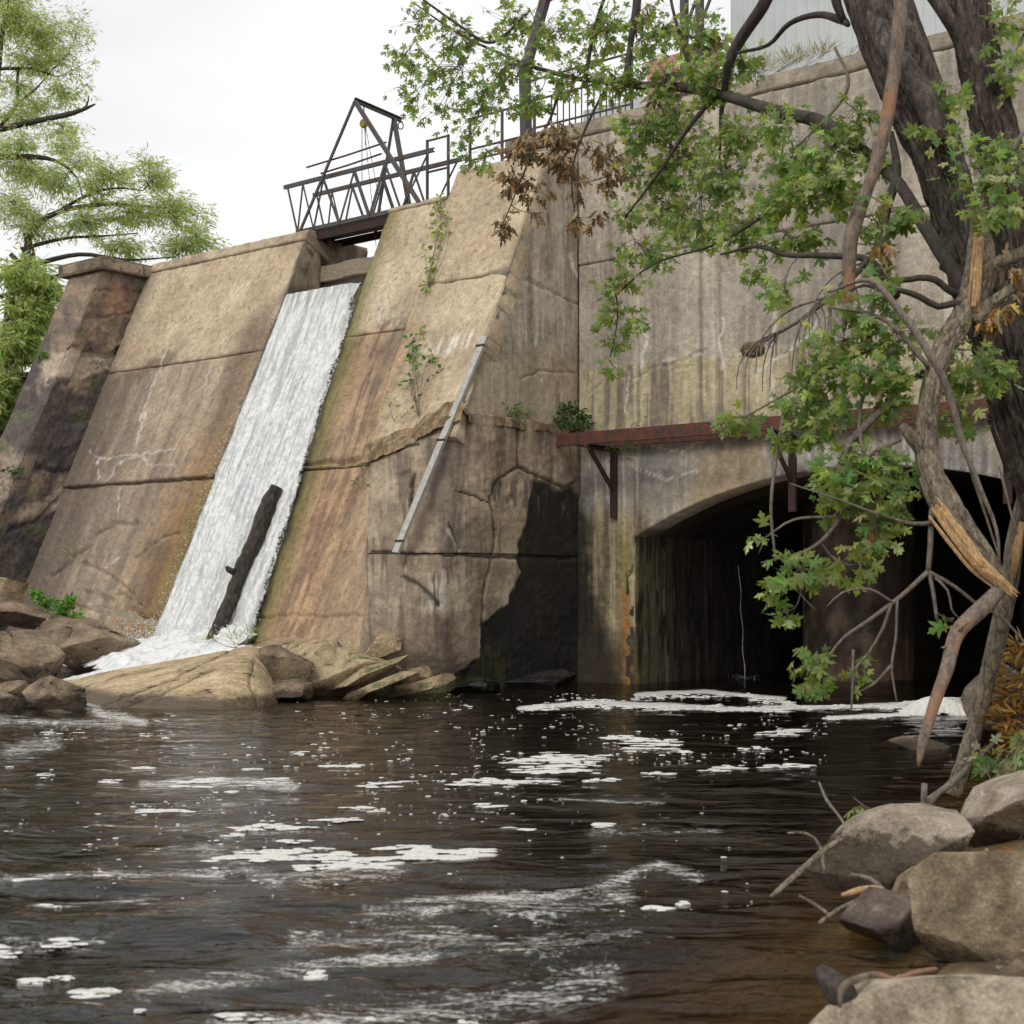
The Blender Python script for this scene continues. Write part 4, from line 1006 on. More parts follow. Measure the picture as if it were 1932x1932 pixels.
for r in ((560, 1612, 130, 18, 2.2), (680, 1622, 120, 16, 2.0), (800, 1608, 130, 16, 2.4), (470, 1618, 75, 13, 1.6), (900, 1605, 40, 8, 1.2), (640, 1635, 100, 8, 1), (880, 1480, 34, 7, 1.3), (940, 1478, 60, 9, 1.6), (1000, 1476, 60, 6, 1.3), (1050, 1430, 55, 12, 2),
          (1030, 1452, 60, 14, 2.4), (1080, 1458, 70, 8, 1.6), (1000, 1436, 45, 5, 1.1), (1085, 1442, 50, 8, 1.5), (1140, 1430, 40, 4, 1), (1130, 1470, 40, 4, .8), (1190, 1398, 45, 6, 1.5), (1230, 1408, 65, 7, 1.8), (1250, 1400, 40, 4, 1), (1160, 1392, 30, 4, 1), (1200, 1420, 30, 3, .8), (1270, 1418, 36, 3, .8),
          (1235, 1460, 40, 4, 1), (1380, 1447, 30, 4, 1), (1350, 1455, 24, 3, .7), (1470, 1385, 45, 5, 1.6), (1490, 1378, 35, 4, 1), (1440, 1390, 20, 3, .7), (1430, 1410, 30, 3, .6), (1500, 1446, 25, 4, .8), (1535, 1447, 18, 3, .6), (1455, 1448, 25, 3, .6), (730, 1480, 60, 6, 1.4), (925, 1520, 32, 5, 1), (990, 1563, 34, 7, 1.3), (1130, 1560, 22, 4, .9),
          (490, 1560, 75, 9, 1.6), (560, 1556, 40, 7, 1), (620, 1545, 55, 8, 1.4), (690, 1530, 50, 6, 1.1), (560, 1585, 30, 5, .8), (440, 1575, 24, 5, .6), (350, 1480, 60, 7, 1.6), (390, 1474, 40, 5, 1), (450, 1494, 30, 5, .8), (500, 1480, 40, 5, 1), (540, 1470, 40, 5, .9), (290, 1530, 40, 5, .9), (330, 1530, 30, 5, .8), (270, 1450, 20, 3, .6), (210, 1472, 24, 4, .7), (80, 1465, 24, 4, .8),
          (145, 1773, 58, 12, 1.6), (20, 1790, 40, 8, 1), (70, 1860, 45, 14, 1.5), (180, 1880, 62, 16, 1.8), (110, 1850, 25, 6, .6), (255, 1905, 50, 8, 1), (590, 1826, 22, 9, 1), (20, 1665, 60, 6, .9), (150, 1655, 60, 5, .9), (120, 1715, 60, 6, .6), (1235, 1716, 26, 7, 1.2), (1290, 1702, 10, 4, .6), (640, 1443, 36, 4, .8), (560, 1420, 20, 3, .6), (480, 1450, 18, 3, .5), (460, 1920, 50, 8, .8), (700, 1915, 60, 8, .7), (880, 1905, 40, 7, .6)):
    raft(*r)
for (u0, v0), (u1, v1), n_, th_ in (((975, 1338), (1150, 1322), 70, 4), ((1050, 1332), (1330, 1336), 90, 3), ((1330, 1336), (1480, 1340), 80, 4), ((1200, 1318), (1420, 1312), 60, 3), ((1420, 1316), (1500, 1330), 40, 3), ((1560, 1357), (1740, 1347), 110, 2), ((1480, 1336), (1660, 1332), 70, 3), ((1660, 1334), (1830, 1338), 80, 4), ((1700, 1328), (1840, 1316), 50, 3)):
    for _ in range(n_):
        t = frng.random(); raft(u0 + (u1 - u0) * t, v0 + (v1 - v0) * t + th_ * frng.standard_normal() * .7, 6 + 10 * frng.random(), 1.2 + 1.2 * frng.random(), .25)
def specks(n, u0, u1, v0, v1, s):
    for _ in range(n):
        u, v = u0 + (u1 - u0) * frng.random(), v0 + (v1 - v0) * frng.random()
        if ntab(u / 50, v / 18) < .53: continue
        d = FPX * CH / (v - HZ); r = s * (.5 + frng.random() ** 3 * 2.2) * d / FPX
        blob((u - CU) / FPX * d, d, r, r * .8, r * .22)
specks(1000, 560, 1560, 1318, 1440, 2.7); specks(800, 250, 1100, 1400, 1560, 3.0); specks(150, 150, 900, 1560, 1700, 3.2); specks(110, 0, 500, 1440, 1660, 3.2); specks(70, 900, 1450, 1500, 1760, 3); specks(160, 820, 1180, 1308, 1330, 1.8); specks(260, 60, 330, 1345, 1400, 3)
# the foam heap at the mouth of the arch
hp = on_z(1765, 1345); hx, hy = hp[0], hp[1]
for k in range(150):
    t, r = frng.random() * 6.28, math.sqrt(frng.random()); s = 1 - r
    x, y = hx + .42 * r * math.cos(t), hy + .30 * r * math.sin(t); z = .19 * max(0, 1 - r ** 1.6)
    n = 8; th = np.linspace(0, 6.283, n, endpoint=False); rr = .07 + .05 * s
    o = np.stack([x + rr * np.cos(th), y + rr * np.sin(th), np.full(n, z - .05)], -1); mi = np.stack([x + .7 * rr * np.cos(th), y + .7 * rr * np.sin(th), np.full(n, z + .015)], -1)
    kk = np.arange(n); k2 = (kk + 1) % n
    foam.add(np.vstack([o, mi, [[x, y, z + .035]]]), np.stack([kk, k2, n + k2, n + kk], -1), np.stack([n + kk, n + k2, np.full(n, 2 * n)], -1))
tag(foam.build("foam", M_FOAM, None, True), "white foam rafts drifting on the dark pool", "foam", kind="stuff")

# ------------------------------------------------------------------ the fall: over the sill, down the slope, into the rock basin
FS, FT = np.meshgrid(np.linspace(0, 1, 150), np.linspace(0, 1, 520), indexing='ij')
zt = 7.02; zb = .55
crest = .12                                    # first part: from upstream over the sill
tt = np.clip((FT - crest) / (1 - crest), 0, 1)
Z = np.where(FT < crest, 7.14 - .10 * (FT / crest) ** 3, zt - (zt - zb) * tt)
aL, aR = FALL_L(Z) - .02, FALL_R(Z) + .03
aL = np.where(FT < crest, GL + .02, aL); aR = np.where(FT < crest, GR - .02, aR)
edge = .05 * (fbm(Z * 3, Z * 0 + 1, 3, 221) - .5)
A = aL + edge + (aR - aL) * FS
bslope = B0 - SLOPE * Z
bcrest = -.4 + (B0 - SLOPE * 7.02 + .4) * (FT / crest)
B = np.where(FT < crest, bcrest, bslope)
ed = np.minimum(FS, 1 - FS)
turb = sst(0, .25, tt)
lump = fbm(A * 13, Z * 8, 4, 222, .65) - .5; strand = fbm(A * 16, Z * 1.6, 3, 223) - .5; big = fbm(A * 2.2, Z * 1.2, 3, 224) - .5
D = .012 + .085 * sst(0, .10, ed) + (.065 * lump + .03 * strand + .06 * big) * (.45 + .55 * turb) * sst(0, .10, ed)
D = np.where(FT < crest, .02 * lump, D) ; k = 1 / math.hypot(1, SLOPE)
pts = F(A, B + np.where(FT < crest, 0, D * k), Z + np.where(FT < crest, D, D * SLOPE * k))
sh = sst(.3, .7, fbm(A * 24, Z * 9, 3, 225, .6) + .25 * strand)
C = mixc(np.broadcast_to(np.array([.93, .94, .93]), A.shape + (3,)), np.array([.66, .69, .69]), .8 * sst(.5, .85, sh))
C = mixc(C, np.array([.46, .49, .49]), .75 * sst(.50, .70, fbm(A * 22, Z * 1.6, 4, 228)))
C = mixc(C, np.array([.30, .30, .27]), .55 * sst(.10, .02, tt) * sst(.48, .68, fbm(A * 14, Z * 2, 3, 226)))
alpha = .95 - .62 * sst(.05 + .05 * fbm(Z * 5, FS * 0, 3, 3), .0, ed + .04 * (fbm(A * 20, Z * 6, 2, 8) - .5))
alpha = alpha - .20 * sst(.58, .75, fbm(A * 10, Z * 1.5, 4, 227))
gap = np.exp(-((A - np.interp(Z, [.5, 2.9], [-4.05, -4.05 + .36])) / .10) ** 2) * sst(2.9, 2.4, Z)        # the lee of the log
alpha = alpha - .5 * gap
C4 = np.concatenate([C, alpha[..., None]], -1); n1_, n2_ = A.shape
i, j = np.meshgrid(np.arange(n1_ - 1), np.arange(n2_ - 1), indexing='ij')
q = np.stack([i * n2_ + j, i * n2_ + j + 1, (i + 1) * n2_ + j + 1, (i + 1) * n2_ + j], -1).reshape(-1, 4)
FALLS = empty("waterfall", F(-4.5, 4, 0), "white sheet of water running down the dam into a rock basin", kind="structure")
MB().add(pts, q, c=C4.reshape(-1, 4)).build("falling_sheet", M_FALLS, FALLS, True)
# churned basin below it and the outflow to the left
CREST = np.array([(-80, 1304, .02), (70, 1298, .03), (120, 1286, .14), (220, 1262, .38), (350, 1240, .54), (450, 1222, .68), (540, 1209, .80), (600, 1202, .84)], float)   # crest line of the rock slab
def crest_pt(u):
    z = float(np.interp(u, CREST[:, 0], CREST[:, 2])); return on_z(u, float(np.interp(u, CREST[:, 0], CREST[:, 1])), z)
def patch(name, w, z_of, amp, res=.035, seed=1, col=(.95, .96, .96), hole=.2):
    w = np.array([p[:2] for p in w])
    xs, ys = np.arange(w[:, 0].min(), w[:, 0].max(), res), np.arange(w[:, 1].min(), w[:, 1].max(), res)
    Xg, Yg = np.meshgrid(xs, ys, indexing='ij'); wxg, wyg = warp(Xg, Yg, .08, .4, seed)
    sd = poly_sd(wxg, wyg, [tuple(p) for p in w])
    lump = fbm(Xg * 6, Yg * 6, 5, seed, .65) - .5
    Zg = z_of(Xg, Yg) + amp * lump * 2 * sst(0, .3, sd) + amp * .5 * sst(0, .3, sd)
    n, m = Xg.shape; i, j = np.meshgrid(np.arange(n - 1), np.arange(m - 1), indexing='ij')
    keep = (sd[:-1, :-1] > 0) | (sd[1:, 1:] > 0)
    q = np.stack([i * m + j, (i + 1) * m + j, (i + 1) * m + j + 1, i * m + j + 1], -1)[keep]
    C = mixc(np.broadcast_to(np.array(col), Xg.shape + (3,)), np.array([.55, .56, .54]), .7 * sst(.52, .74, fbm(Xg * 9, Yg * 9, 4, seed + 3)))
    al = .95 - hole * sst(.45, .7, fbm(Xg * 4, Yg * 8, 4, seed + 7)) - .5 * sst(.08, 0, sd)
    return MB().add(np.stack([Xg, Yg, Zg], -1), q, c=np.concatenate([C, al[..., None]], -1).reshape(-1, 4)).build(name, M_FALLS, FALLS, True)
def basin_z(x, y):
    u = CU + FPX * x / y; z = np.interp(u, CREST[:, 0], CREST[:, 2]); cd = (CH - z) * FPX / (np.interp(u, CREST[:, 0], CREST[:, 1]) - HZ)
    b = EB[0] * (x - CX) + EB[1] * (y - CY); a = EA[0] * (x - CX) + EA[1] * (y - CY)
    mound = np.exp(-((b - 4.75) / .45) ** 2) * sst(-6.6, -5.4, a) * sst(-2.9, -3.6, a)
    return z - .05 + .16 * sst(0, 1.2, y - cd) + .17 * mound * (.5 + fbm(a * 3, b * 3, 3, 9))
patch("basin", [crest_pt(u) + [0, .03, 0] for u in (200, 260, 320, 380, 440, 500)] + [F(a, b, 0) for a, b in ((-2.95, 5.0), (-3.1, 4.4), (-4.5, 4.3), (-5.8, 4.35), (-7.0, 4.6), (-7.7, 5.2))], basin_z, .10, seed=231)
near = [crest_pt(u) for u in (-80, 70, 120, 170, 230)]
patch("outflow", [p + [0, .02, 0] for p in near] + [p * (1 + k / p[1]) for p, k in zip(near[::-1], (1.3, 1.0, .9, .9, 1.0))], lambda x, y: np.interp(CU + FPX * x / y, CREST[:, 0], CREST[:, 2]) - .02, .04, seed=233, hole=.35)
# spray thrown off the sheet and out of the basin
sp = MB(); tet = np.array([[0, 0, 1], [.94, 0, -.33], [-.47, .82, -.33], [-.47, -.82, -.33]])
def drop(p, r): sp.add(p + tet * r * (.6 + .8 * frng.random((4, 1))), t=[[0, 1, 2], [0, 2, 3], [0, 3, 1], [1, 3, 2]])
for _ in range(1500):
    z = .7 + 6.0 * frng.random() ** 1.6
    side = frng.random() < .5
    e = (FALL_L(z) - abs(frng.normal(0, .05 + .05 * (7 - z) / 6)) + .05) if side else (FALL_R(z) + abs(frng.normal(0, .04)) - .05)
    drop(F(e, B0 - SLOPE * z + .05 + abs(frng.normal(0, .07)), z), .004 + .008 * frng.random())
for _ in range(1500):
    u, v = 215 + 275 * frng.random(), 1175 + 60 * frng.random()
    p = F(-6.4 + 3.4 * frng.random(), 4.5 + .9 * frng.random(), .7); p[2] += abs(frng.normal(0, .16)); drop(p, .005 + .010 * frng.random())
for _ in range(1100):                                             # spray on and beside the log
    z = 1.0 + 1.9 * frng.random(); drop(F(np.interp(z, [.9, 2.9], [-4.35, -3.93]) + frng.normal(.03, .11), B0 - SLOPE * z + .20 + abs(frng.normal(0, .07)), z), .004 + .009 * frng.random())
sp.build("spray", M_FOAM, FALLS, kind="stuff")
# trickle dropping from the vault
tp = on_z(1405, 1281); mb = MB()
zz = np.linspace(2.0, 0, 60); mb.tube(np.stack([tp[0] - .10 * (zz / 2) + .012 * np.sin(zz * 9), np.full(60, tp[1]), zz], -1), .006 + .007 * frng.random(60), 5)
for _ in range(60):
    drop_p = np.array([tp[0] + frng.normal(0, .15), tp[1] + frng.normal(0, .2), abs(frng.normal(0, .03))]); mb.add(drop_p + tet * .012, t=[[0, 1, 2], [0, 2, 3], [0, 3, 1], [1, 3, 2]])
tag(mb.build("water_trickle", m_plain("trickle", (.35, .35, .34), .2), None, True), "thin trickle of water falling from the vault inside the arch", kind="structure")
# the mill pond held behind the dam
MB().box(F(-32, -31, 7.08), (60, 60, .1), AX).build("reservoir", m_plain("pond_water", (.05, .05, .045), .08), None)
tag(bpy.data.objects["reservoir"], "water held back behind the dam", kind="structure")
# ------------------------------------------------------------------ steelwork on the dam and wall
def AXr(): return AX
# walkway frame along the headwall
WK = empty("walkway_frame", F(4, .4, 4), "rusty red steel walkway frame bracketed to the wall above the arch", "walkway frame")
def channel(mb, p0, p1, h, w, t, out):
    """C section: web on the `out` side, flanges turned inward"""
    p0, p1, out = np.asarray(p0, float), np.asarray(p1, float), np.asarray(out, float)
    d = (p1 - p0) / np.linalg.norm(p1 - p0); up = np.cross(out, d); up /= np.linalg.norm(up)
    if up[2] < 0: up = -up
    c = (p0 + p1) / 2; L = np.linalg.norm(p1 - p0); ax = [d, out, up]
    mb.box(c, (L, t, h - 2 * t), ax)
    for s in (-1, 1): mb.box(c + up * s * (h - t) / 2 - out * (w / 2 - t / 2), (L, w, t), ax)
    return mb
OUT = np.array([EB[0], EB[1], 0.0])
channel(MB(), F(-.285, .75, 4.085), F(10.2, .75, 4.085), .20, .09, .016, OUT).build("outer_beam", M_RUST, WK)
channel(MB(), F(.35, .20, 4.06), F(10.2, .20, 4.06), .18, .08, .014, OUT).build("inner_beam", M_RUST, WK)
MB().box(F(.55, .47, 3.968), (.07, .5, .02), AX).build("tie_plate", M_RUST, WK)
for a in (.81, 4.18, 7.55):
    channel(MB(), F(a, .0, 3.93), F(a, .82, 3.93), .09, .06, .012, np.array([-EA[0], -EA[1], 0])).build("arm", M_DRUST, WK)
    channel(MB(), F(a, .10, 2.78), F(a, .10, 3.97), .12, .06, .012, OUT).build("wall_post", M_DRUST, WK)
    MB().bar(F(a, .76, 3.90), F(a, .11, 3.26), .085, .03, up=(EA[0], EA[1], 0)).build("diagonal_brace", M_DRUST, WK)

# leaning galvanised channel on the buttress foot
top = on_dam(914, 634, .14); top = F(*top); bot = P(745, 1042, 22.75)
RC = empty("leaning_channel", bot, "pale galvanised steel channel leaning up the cracked buttress block", "steel channel")
dirn = (top - bot) / np.linalg.norm(top - bot); outv = np.cross(dirn, np.array([EA[0], EA[1], 0])); outv /= np.linalg.norm(outv)
if outv[1] > 0: outv = -outv
RCC = channel(MB(), bot, top, .125, .05, .010, outv).build("channel", M_GALV, RC)
for t in (.05, .51, .955):
    p = bot + (top - bot) * t; MB().bar(p + outv * .008 - np.array([EA[0], EA[1], 0]) * .09, p + outv * .008 + np.array([EA[0], EA[1], 0]) * .09, .035, .012, up=outv).build("fixing_clip", M_DRUST, RCC)

# stop log across the gate
SL = MB()
n = 40; al_ = np.linspace(GL - .02, GR + .02, n)
bx = MB()
for k, (z0, z1) in enumerate(((7.47, 7.77),)):
    prof = np.array([[-.1, z0], [.1, z0 + .01], [.1, z1], [-.1, z1 - .01]])
    vv = []
    for a in al_: vv.append(F(np.full(4, a), .71 + prof[:, 0] + .008 * np.sin(a * 9), prof[:, 1] + .012 * math.sin(a * 5) + .008 * random.random()))
    vv = np.array(vv); q = [[i * 4 + j, i * 4 + (j + 1) % 4, (i + 1) * 4 + (j + 1) % 4, (i + 1) * 4 + j] for i in range(n - 1) for j in range(4)]
    bx.add(vv.reshape(-1, 3), q)
tag(bx.build("stop_log", M_TIMBER), "heavy weathered timber beam lying across the gate notch above the fall", "timber beam")
tag(MB().box(F((GL + GR) / 2, .68, 7.27), (GR - GL + .1, .06, .34), AX).build("stop_log", M_DECK), "dark board added for the shaded gap under the pale beam in the gate notch", "plank")  # dark board stands in for shade in the gap below the beam

# truss footbridge over the gate
FB = empty("footbridge", F(-4.4, .6, 8.45), "narrow steel truss footbridge crossing the gate notch on the dam crest", "footbridge")
def a_at(u, b): return on_b(u, 400, b)[0]
ZT, ZB = 9.41, 8.46
def chord(b, z, a0, a1, w=.075): return channel(MB(), F(a0, b, z), F(a1, b, z), w, .05, .010, OUT).build("chord", M_STEEL, FB)
for b, off in ((.95, 0), (.20, 0.0)):
    a0, a1 = (a_at(535, .95), a_at(818, .95)) if b > .5 else (a_at(590, .20), a_at(872, .20))
    chord(b, ZT, a0, a1); chord(b, ZB + .02, a0 + .35, a1 - .5)
    tops = [a0 + .12, a0 + .55, a0 + 1.12, a0 + 1.95, a0 + 2.75, a1 - .12]
    bots = [a0 + .40, a0 + .85, a0 + 1.55, a0 + 2.35, a0 + 3.15]
    for t, c, th in ((0, 0, .035), (1, 0, .03), (2, 1, .035), (2, 2, .05), (3, 2, .035), (3, 3, .07), (4, 3, .06), (4, 4, .04), (5, 4, .03), (1, 1, .025)):
        MB().bar(F(tops[t], b, ZT - .03), F(bots[c], b, ZB), th, .02, up=OUT).build("diagonal", M_STEEL, FB)
mb = MB()
for k in range(5):
    b = .30 + k * .14
    MB().box(F(-4.45, b, 8.435), (3.3, .13, .05), AX).build("deck_plank", M_DECK, FB)
for b in (.92, .24): channel(MB(), F(-6.0, b, 8.33), F(-2.9, b, 8.33), .14, .06, .012, OUT).build("deck_beam", M_DRUST, FB)
for b, z, a0, a1 in ((1.02, 9.70, a_at(580, 1.0), a_at(730, 1.0)), (.98, 9.53, a_at(604, 1.0), a_at(718, 1.0))):
    MB().tube([F(a0, b, z - .05), F((a0 + a1) / 2, b, z - .02), F(a1, b, z + .03)], .018, 6).build("pipe_rail", M_RUST, FB)

# hoist frame: a tall front A, a narrow rear one, and the ridge between
HF = empty("hoist_frame", F(-4.3, .6, 8.42), "tall steel A shaped hoist frame standing over the footbridge", "hoist frame")
ap, ra = F(-4.342, 1.1, 10.61), F(-4.342, .07, 10.55)
for nm, p0, p1, w in (("leg", ap, F(-5.85, 1.1, 8.40), .05), ("leg", ap, F(-2.67, 1.1, 8.40), .075), ("leg", ra, F(-4.84, .07, 8.38), .05), ("leg", ra, F(-3.84, .07, 8.38), .08)):
    channel(MB(), p1, p0, w, w * .7, .010, OUT).build(nm, M_STEEL, HF)
RB = channel(MB(), ap + np.array([0, 0, .02]), F(-4.342, -.16, 10.56), .09, .05, .012, np.array([-EA[0], -EA[1], 0])).build("ridge_beam", M_STEEL, HF)
mb = MB(); th = np.linspace(0, 2 * np.pi, 16); c = F(-4.342, -.14, 10.46)
mb.tube(np.array([c + np.array([.05 * math.cos(t), 0, .07 * math.sin(t)]) for t in th]), .012, 5, cap=False).build("hook_eye", M_STEEL, RB, True)
CHN = empty("chain_block", F(-4.342, .85, 10.3), "yellow chain block with loose chains hung from the hoist frame", "chain hoist")
pc = F(-4.342, .85, 10.26)
HS = MB().tube([pc - OUT * .045, pc - OUT * .02, pc + OUT * .02, pc + OUT * .045], [.07, .085, .085, .07], 18).build("housing", m_plain("yellow_paint", (.45, .34, .06), .6), CHN)
MB().tube([pc + np.array([0, 0, .07]), pc + np.array([0, 0, .2]), F(-4.342, .85, 10.58)], .012, 6).build("hook", M_STEEL, HS)
for da, zl, r in ((-.05, 9.2, .006), (.04, 9.85, .006), (.12, 8.0, .005), (.42, 7.95, .005)):
    zz = np.linspace(pc[2] - .06, zl, 40)
    p = np.stack([F(-4.342 + da * (1 if zl > 8.5 else np.linspace(.1, 1, 40)), .85 - (.2 if zl < 8.5 else 0) * np.linspace(0, 1, 40), zz)], 0)[0]
    p = np.asarray(p); MB().tube(p, r * (1 + .5 * (np.arange(40) % 2)), 5).build("chain", M_STEEL, HS)
# shackle on the end of the cheek wall
tag(MB().tube(np.array([F(GL + .03 + .05 * math.sin(t), -.46, 7.98 + .11 * math.cos(t)) for t in np.linspace(0, 6.28, 18)]), .016, 6, cap=False).build("shackle", M_DRUST, None, True), "iron shackle hanging on the end of the gate pier", "shackle")

# handrails on the abutment steps and on the wall top
def rail(label, b, segs, posts, r=.02, pickets=None):
    o = empty("guard_railing", F(segs[0][0], b, segs[0][2]), label, "railing", "railings on the dam and wall top")
    for a0, a1, z0, z1 in segs: MB().tube([F(a0, b, z0), F((a0 + a1) / 2, b, (z0 + z1) / 2), F(a1, b, z1)], r, 8).build("rail", M_RUST if r < .019 else M_STEEL, o)
    for a, z0, z1 in posts: MB().bar(F(a, b, z0), F(a, b, z1), .04, .04, up=OUT).build("post", M_STEEL, o)
    if pickets:
        for a in np.linspace(*pickets[:3]): MB().bar(F(a, b, pickets[3]), F(a, b, pickets[4]), .018, .018, up=OUT).build("picket", M_STEEL, o)
    return o
rail("low railing with thin braces just right of the footbridge", .62, [(-2.95, -2.42, 9.72, 9.72), (-2.95, -2.45, 9.15, 9.15)], [(-2.95, 8.45, 9.74), (-2.44, 8.45, 9.74)])
rail("grey pipe railing on the stepped abutment beside the footbridge", .30, [(-2.2, -.7, 10.05, 10.05), (-2.2, -.7, 9.5, 9.5), (-2.2, -.7, 9.3, 9.3)], [(-2.2, 8.95, 10.06), (-1.45, 8.95, 10.06), (-.72, 8.95, 10.06)])
rail("dark railing with pickets along the top of the arched wall", -.35, [(-1.45, .9, 10.72, 10.72), (-1.45, .9, 10.35, 10.35), (-1.45, .9, 9.85, 9.85), (-1.45, -.75, 10.3, 10.0)], [(-1.45, 9.6, 10.74), (.88, 9.6, 10.74)], pickets=(-.85, .75, 13, 9.62, 10.35))
# steel masts on the wall top
MS = empty("steel_mast", F(-.8, -.5, 9.6), "dark steel mast cranked to the right, rising behind the maple leaves", "mast")
m0 = on_b(993, 260, -.5); m1 = on_b(990, 130, -.5); m2 = on_b(1045, -60, -.5)
MB().bar(F(m0[0], -.5, 9.55), F(m1[0], -.5, m1[2]), .17, .14, up=OUT).build("post", M_STEEL, MS)
MB().bar(F(m1[0], -.5, m1[2] - .06), F(m2[0], -.5, m2[2]), .16, .13, up=OUT).build("strut", M_STEEL, MS)
MB().bar(F(m2[0] - .3, -.5, on_b(1040, 3, -.5)[2]), F(m2[0] + 1.6, -.5, on_b(1040, 3, -.5)[2] + .25), .03, .03, up=OUT).build("tie_rod", M_RUST, MS)
for u, lab in ((1291, "left of two dark steel posts standing in front of the white shed"), (1320, "right of two dark steel posts standing in front of the white shed")):
    p = on_b(u, 100, -.8); o = empty("steel_post", F(p[0], -.8, 9.6), lab, "post", "posts on the wall top")
    MB().bar(F(p[0], -.8, 9.58), F(p[0], -.8, 12.2), .11, .11, up=OUT).build("post", M_STEEL, o)
    MB().bar(F(p[0], -.78, 11.0), F(p[0] + .30, -.78, 11.6), .04, .04, up=OUT).build("brace", M_STEEL, o)

# white corrugated shed and its low annex on the yard
def corrugated(name, a0, a1, b, z0, z1, mat, parent, pitch=.205, dep=.03):
    n = int((a1 - a0) / pitch * 6); aa = np.linspace(a0, a1, n); ph = (aa / pitch) % 1.0
    bb = b + dep * np.clip(np.abs(ph - .5) * 8 - 1.4, 0, 1)
    v = np.vstack([F(aa, bb, z0), F(aa, bb, z1)]); k = np.arange(n - 1)
    return MB().add(v, np.stack([k, k + 1, n + k + 1, n + k], -1)).build(name, mat, parent)
M_SIDING = m_plain("white_siding", (.60, .63, .64), .55, 0, .06, 2)
M_PINK = m_plain("faded_pink_paint", (.56, .26, .26), .7, 0, .35, 4)
SH = empty("metal_shed", F(6, -1.8, 9.6), "white corrugated metal shed on top of the arched wall", "shed")
corrugated("siding", 1.95, 14, -1.8, 9.75, 15, M_SIDING, SH)
MB().box(F(8, -3.3, 12.3), (11.9, 2.9, 5.3), AX).build("shed_body", M_SIDING, SH)
MB().box(F(8, -1.75, 9.68), (12.1, .12, .16), AX).build("base_curb", M_CORE, SH)
AN = empty("low_annex", F(.4, -1.9, 9.6), "low pale annex with a faded pink panel half hidden by leaves", "annex")
AS = corrugated("siding", -1.3, 1.9, -1.9, 9.65, 10.55, M_SIDING, AN)
MB().box(F(.3, -2.9, 10.05), (3.1, 1.9, .9), AX).build("annex_body", M_SIDING, AN)
MB().box(F(.95, -1.84, 10.75), (1.5, .05, .75), AX).build("panel", M_PINK, AS)

# ------------------------------------------------------------------ rocks
def sphere(sub):
    bm = bmesh.new(); bmesh.ops.create_icosphere(bm, subdivisions=sub, radius=1.0)
    v = np.array([x.co[:] for x in bm.verts]); f = np.array([[y.index for y in x.verts] for x in bm.faces]); bm.free(); return v, f
SPH = {k: sphere(k) for k in (3, 4, 5, 6)}
def euler(rx, ry, rz):
    rx, ry, rz = (math.radians(x) for x in (rx, ry, rz))
    X = np.array([[1, 0, 0], [0, math.cos(rx), -math.sin(rx)], [0, math.sin(rx), math.cos(rx)]])
    Y = np.array([[math.cos(ry), 0, math.sin(ry)], [0, 1, 0], [-math.sin(ry), 0, math.cos(ry)]])
    Z = np.array([[math.cos(rz), -math.sin(rz), 0], [math.sin(rz), math.cos(rz), 0], [0, 0, 1]])
    return Z @ Y @ X
def rock(name, label, c, dims, rot=(0, 0, 0), seed=1, mat=None, planes=12, sub=5, rough=.10, cat="boulder", group=None, cut=(.60, .92), strata=0.0, soft=.93):
    r = np.random.default_rng(seed); v, f = SPH[sub]; v = v.copy()
    v = v * (1 + .35 * (fbm3(v * 1.1 + seed, 2, seed) - .5))[:, None]
    for _ in range(planes):
        n = r.standard_normal(3); n /= np.linalg.norm(n); h = r.uniform(*cut)
        d = v @ n; v = v - np.clip(d - h, 0, None)[:, None] * n * soft
    v = v / np.abs(v).max(0) * np.asarray(dims) * .5
    L = max(dims); nrm = v / (np.linalg.norm(v, axis=1)[:, None] + 1e-9)
    disp = rough * L * .35 * ((fbm3(v * (3.2 / L) + seed * 3, 5, seed + 1, .55) - .5) * 2)
    if strata:
        t = v[:, 2] * 13 / max(dims[2], .3) + 2 * fbm3(v * 2, 3, seed); disp = disp - strata * np.abs((t % 1.0) - .5) * sst(.15, .5, fbm3(v * 2.5 + 9, 3, seed + 5))
    v = v + nrm * disp[:, None]
    v = v @ euler(*rot).T + np.asarray(c)
    o = MB().add(v, t=f).build(name, mat or M_R1, None, True)
    me = o.data; me.transform(__import__('mathutils').Matrix.Translation(-Vector(c))); o.location = tuple(float(x) for x in c)
    return tag(o, label, cat, group)
M_R1 = m_rock("grey_tan_rock", lin(96, 80, 64), lin(158, 138, 110), lin(196, 176, 144), 1.0, 0.0, .22, .05)
M_R1M = m_rock("mossy_tan_rock", lin(96, 82, 64), lin(160, 140, 112), lin(192, 174, 142), 1.0, .13, .22, .05)
M_R2 = m_rock("brown_wet_rock", lin(58, 50, 44), lin(132, 114, 94), lin(176, 156, 128), 1.2, .04, .26, .08)
M_R3 = m_rock("near_grey_boulder", lin(112, 100, 88), lin(166, 152, 134), lin(200, 186, 170), 2.6, 0.0, .42, .04)
M_R3D = m_rock("near_pale_dry_boulder", lin(122, 110, 94), lin(176, 162, 140), lin(204, 190, 168), 2.6, 0.0, .05, .035)
M_R4 = m_rock("near_brown_boulder", lin(84, 72, 54), lin(146, 128, 102), lin(186, 170, 142), 3.2, .10, .12, .05)
M_R5 = m_rock("near_dark_boulder", lin(54, 46, 42), lin(106, 92, 82), lin(150, 134, 118), 2.2, 0.0, .12, .03)
M_R6 = m_rock("pale_ledge_rock", lin(130, 112, 88), lin(182, 160, 126), lin(210, 192, 160), .9, .0, .20, .05, (1, 2.2, 3.0), (0, 0.2, 0.6), attr=True)
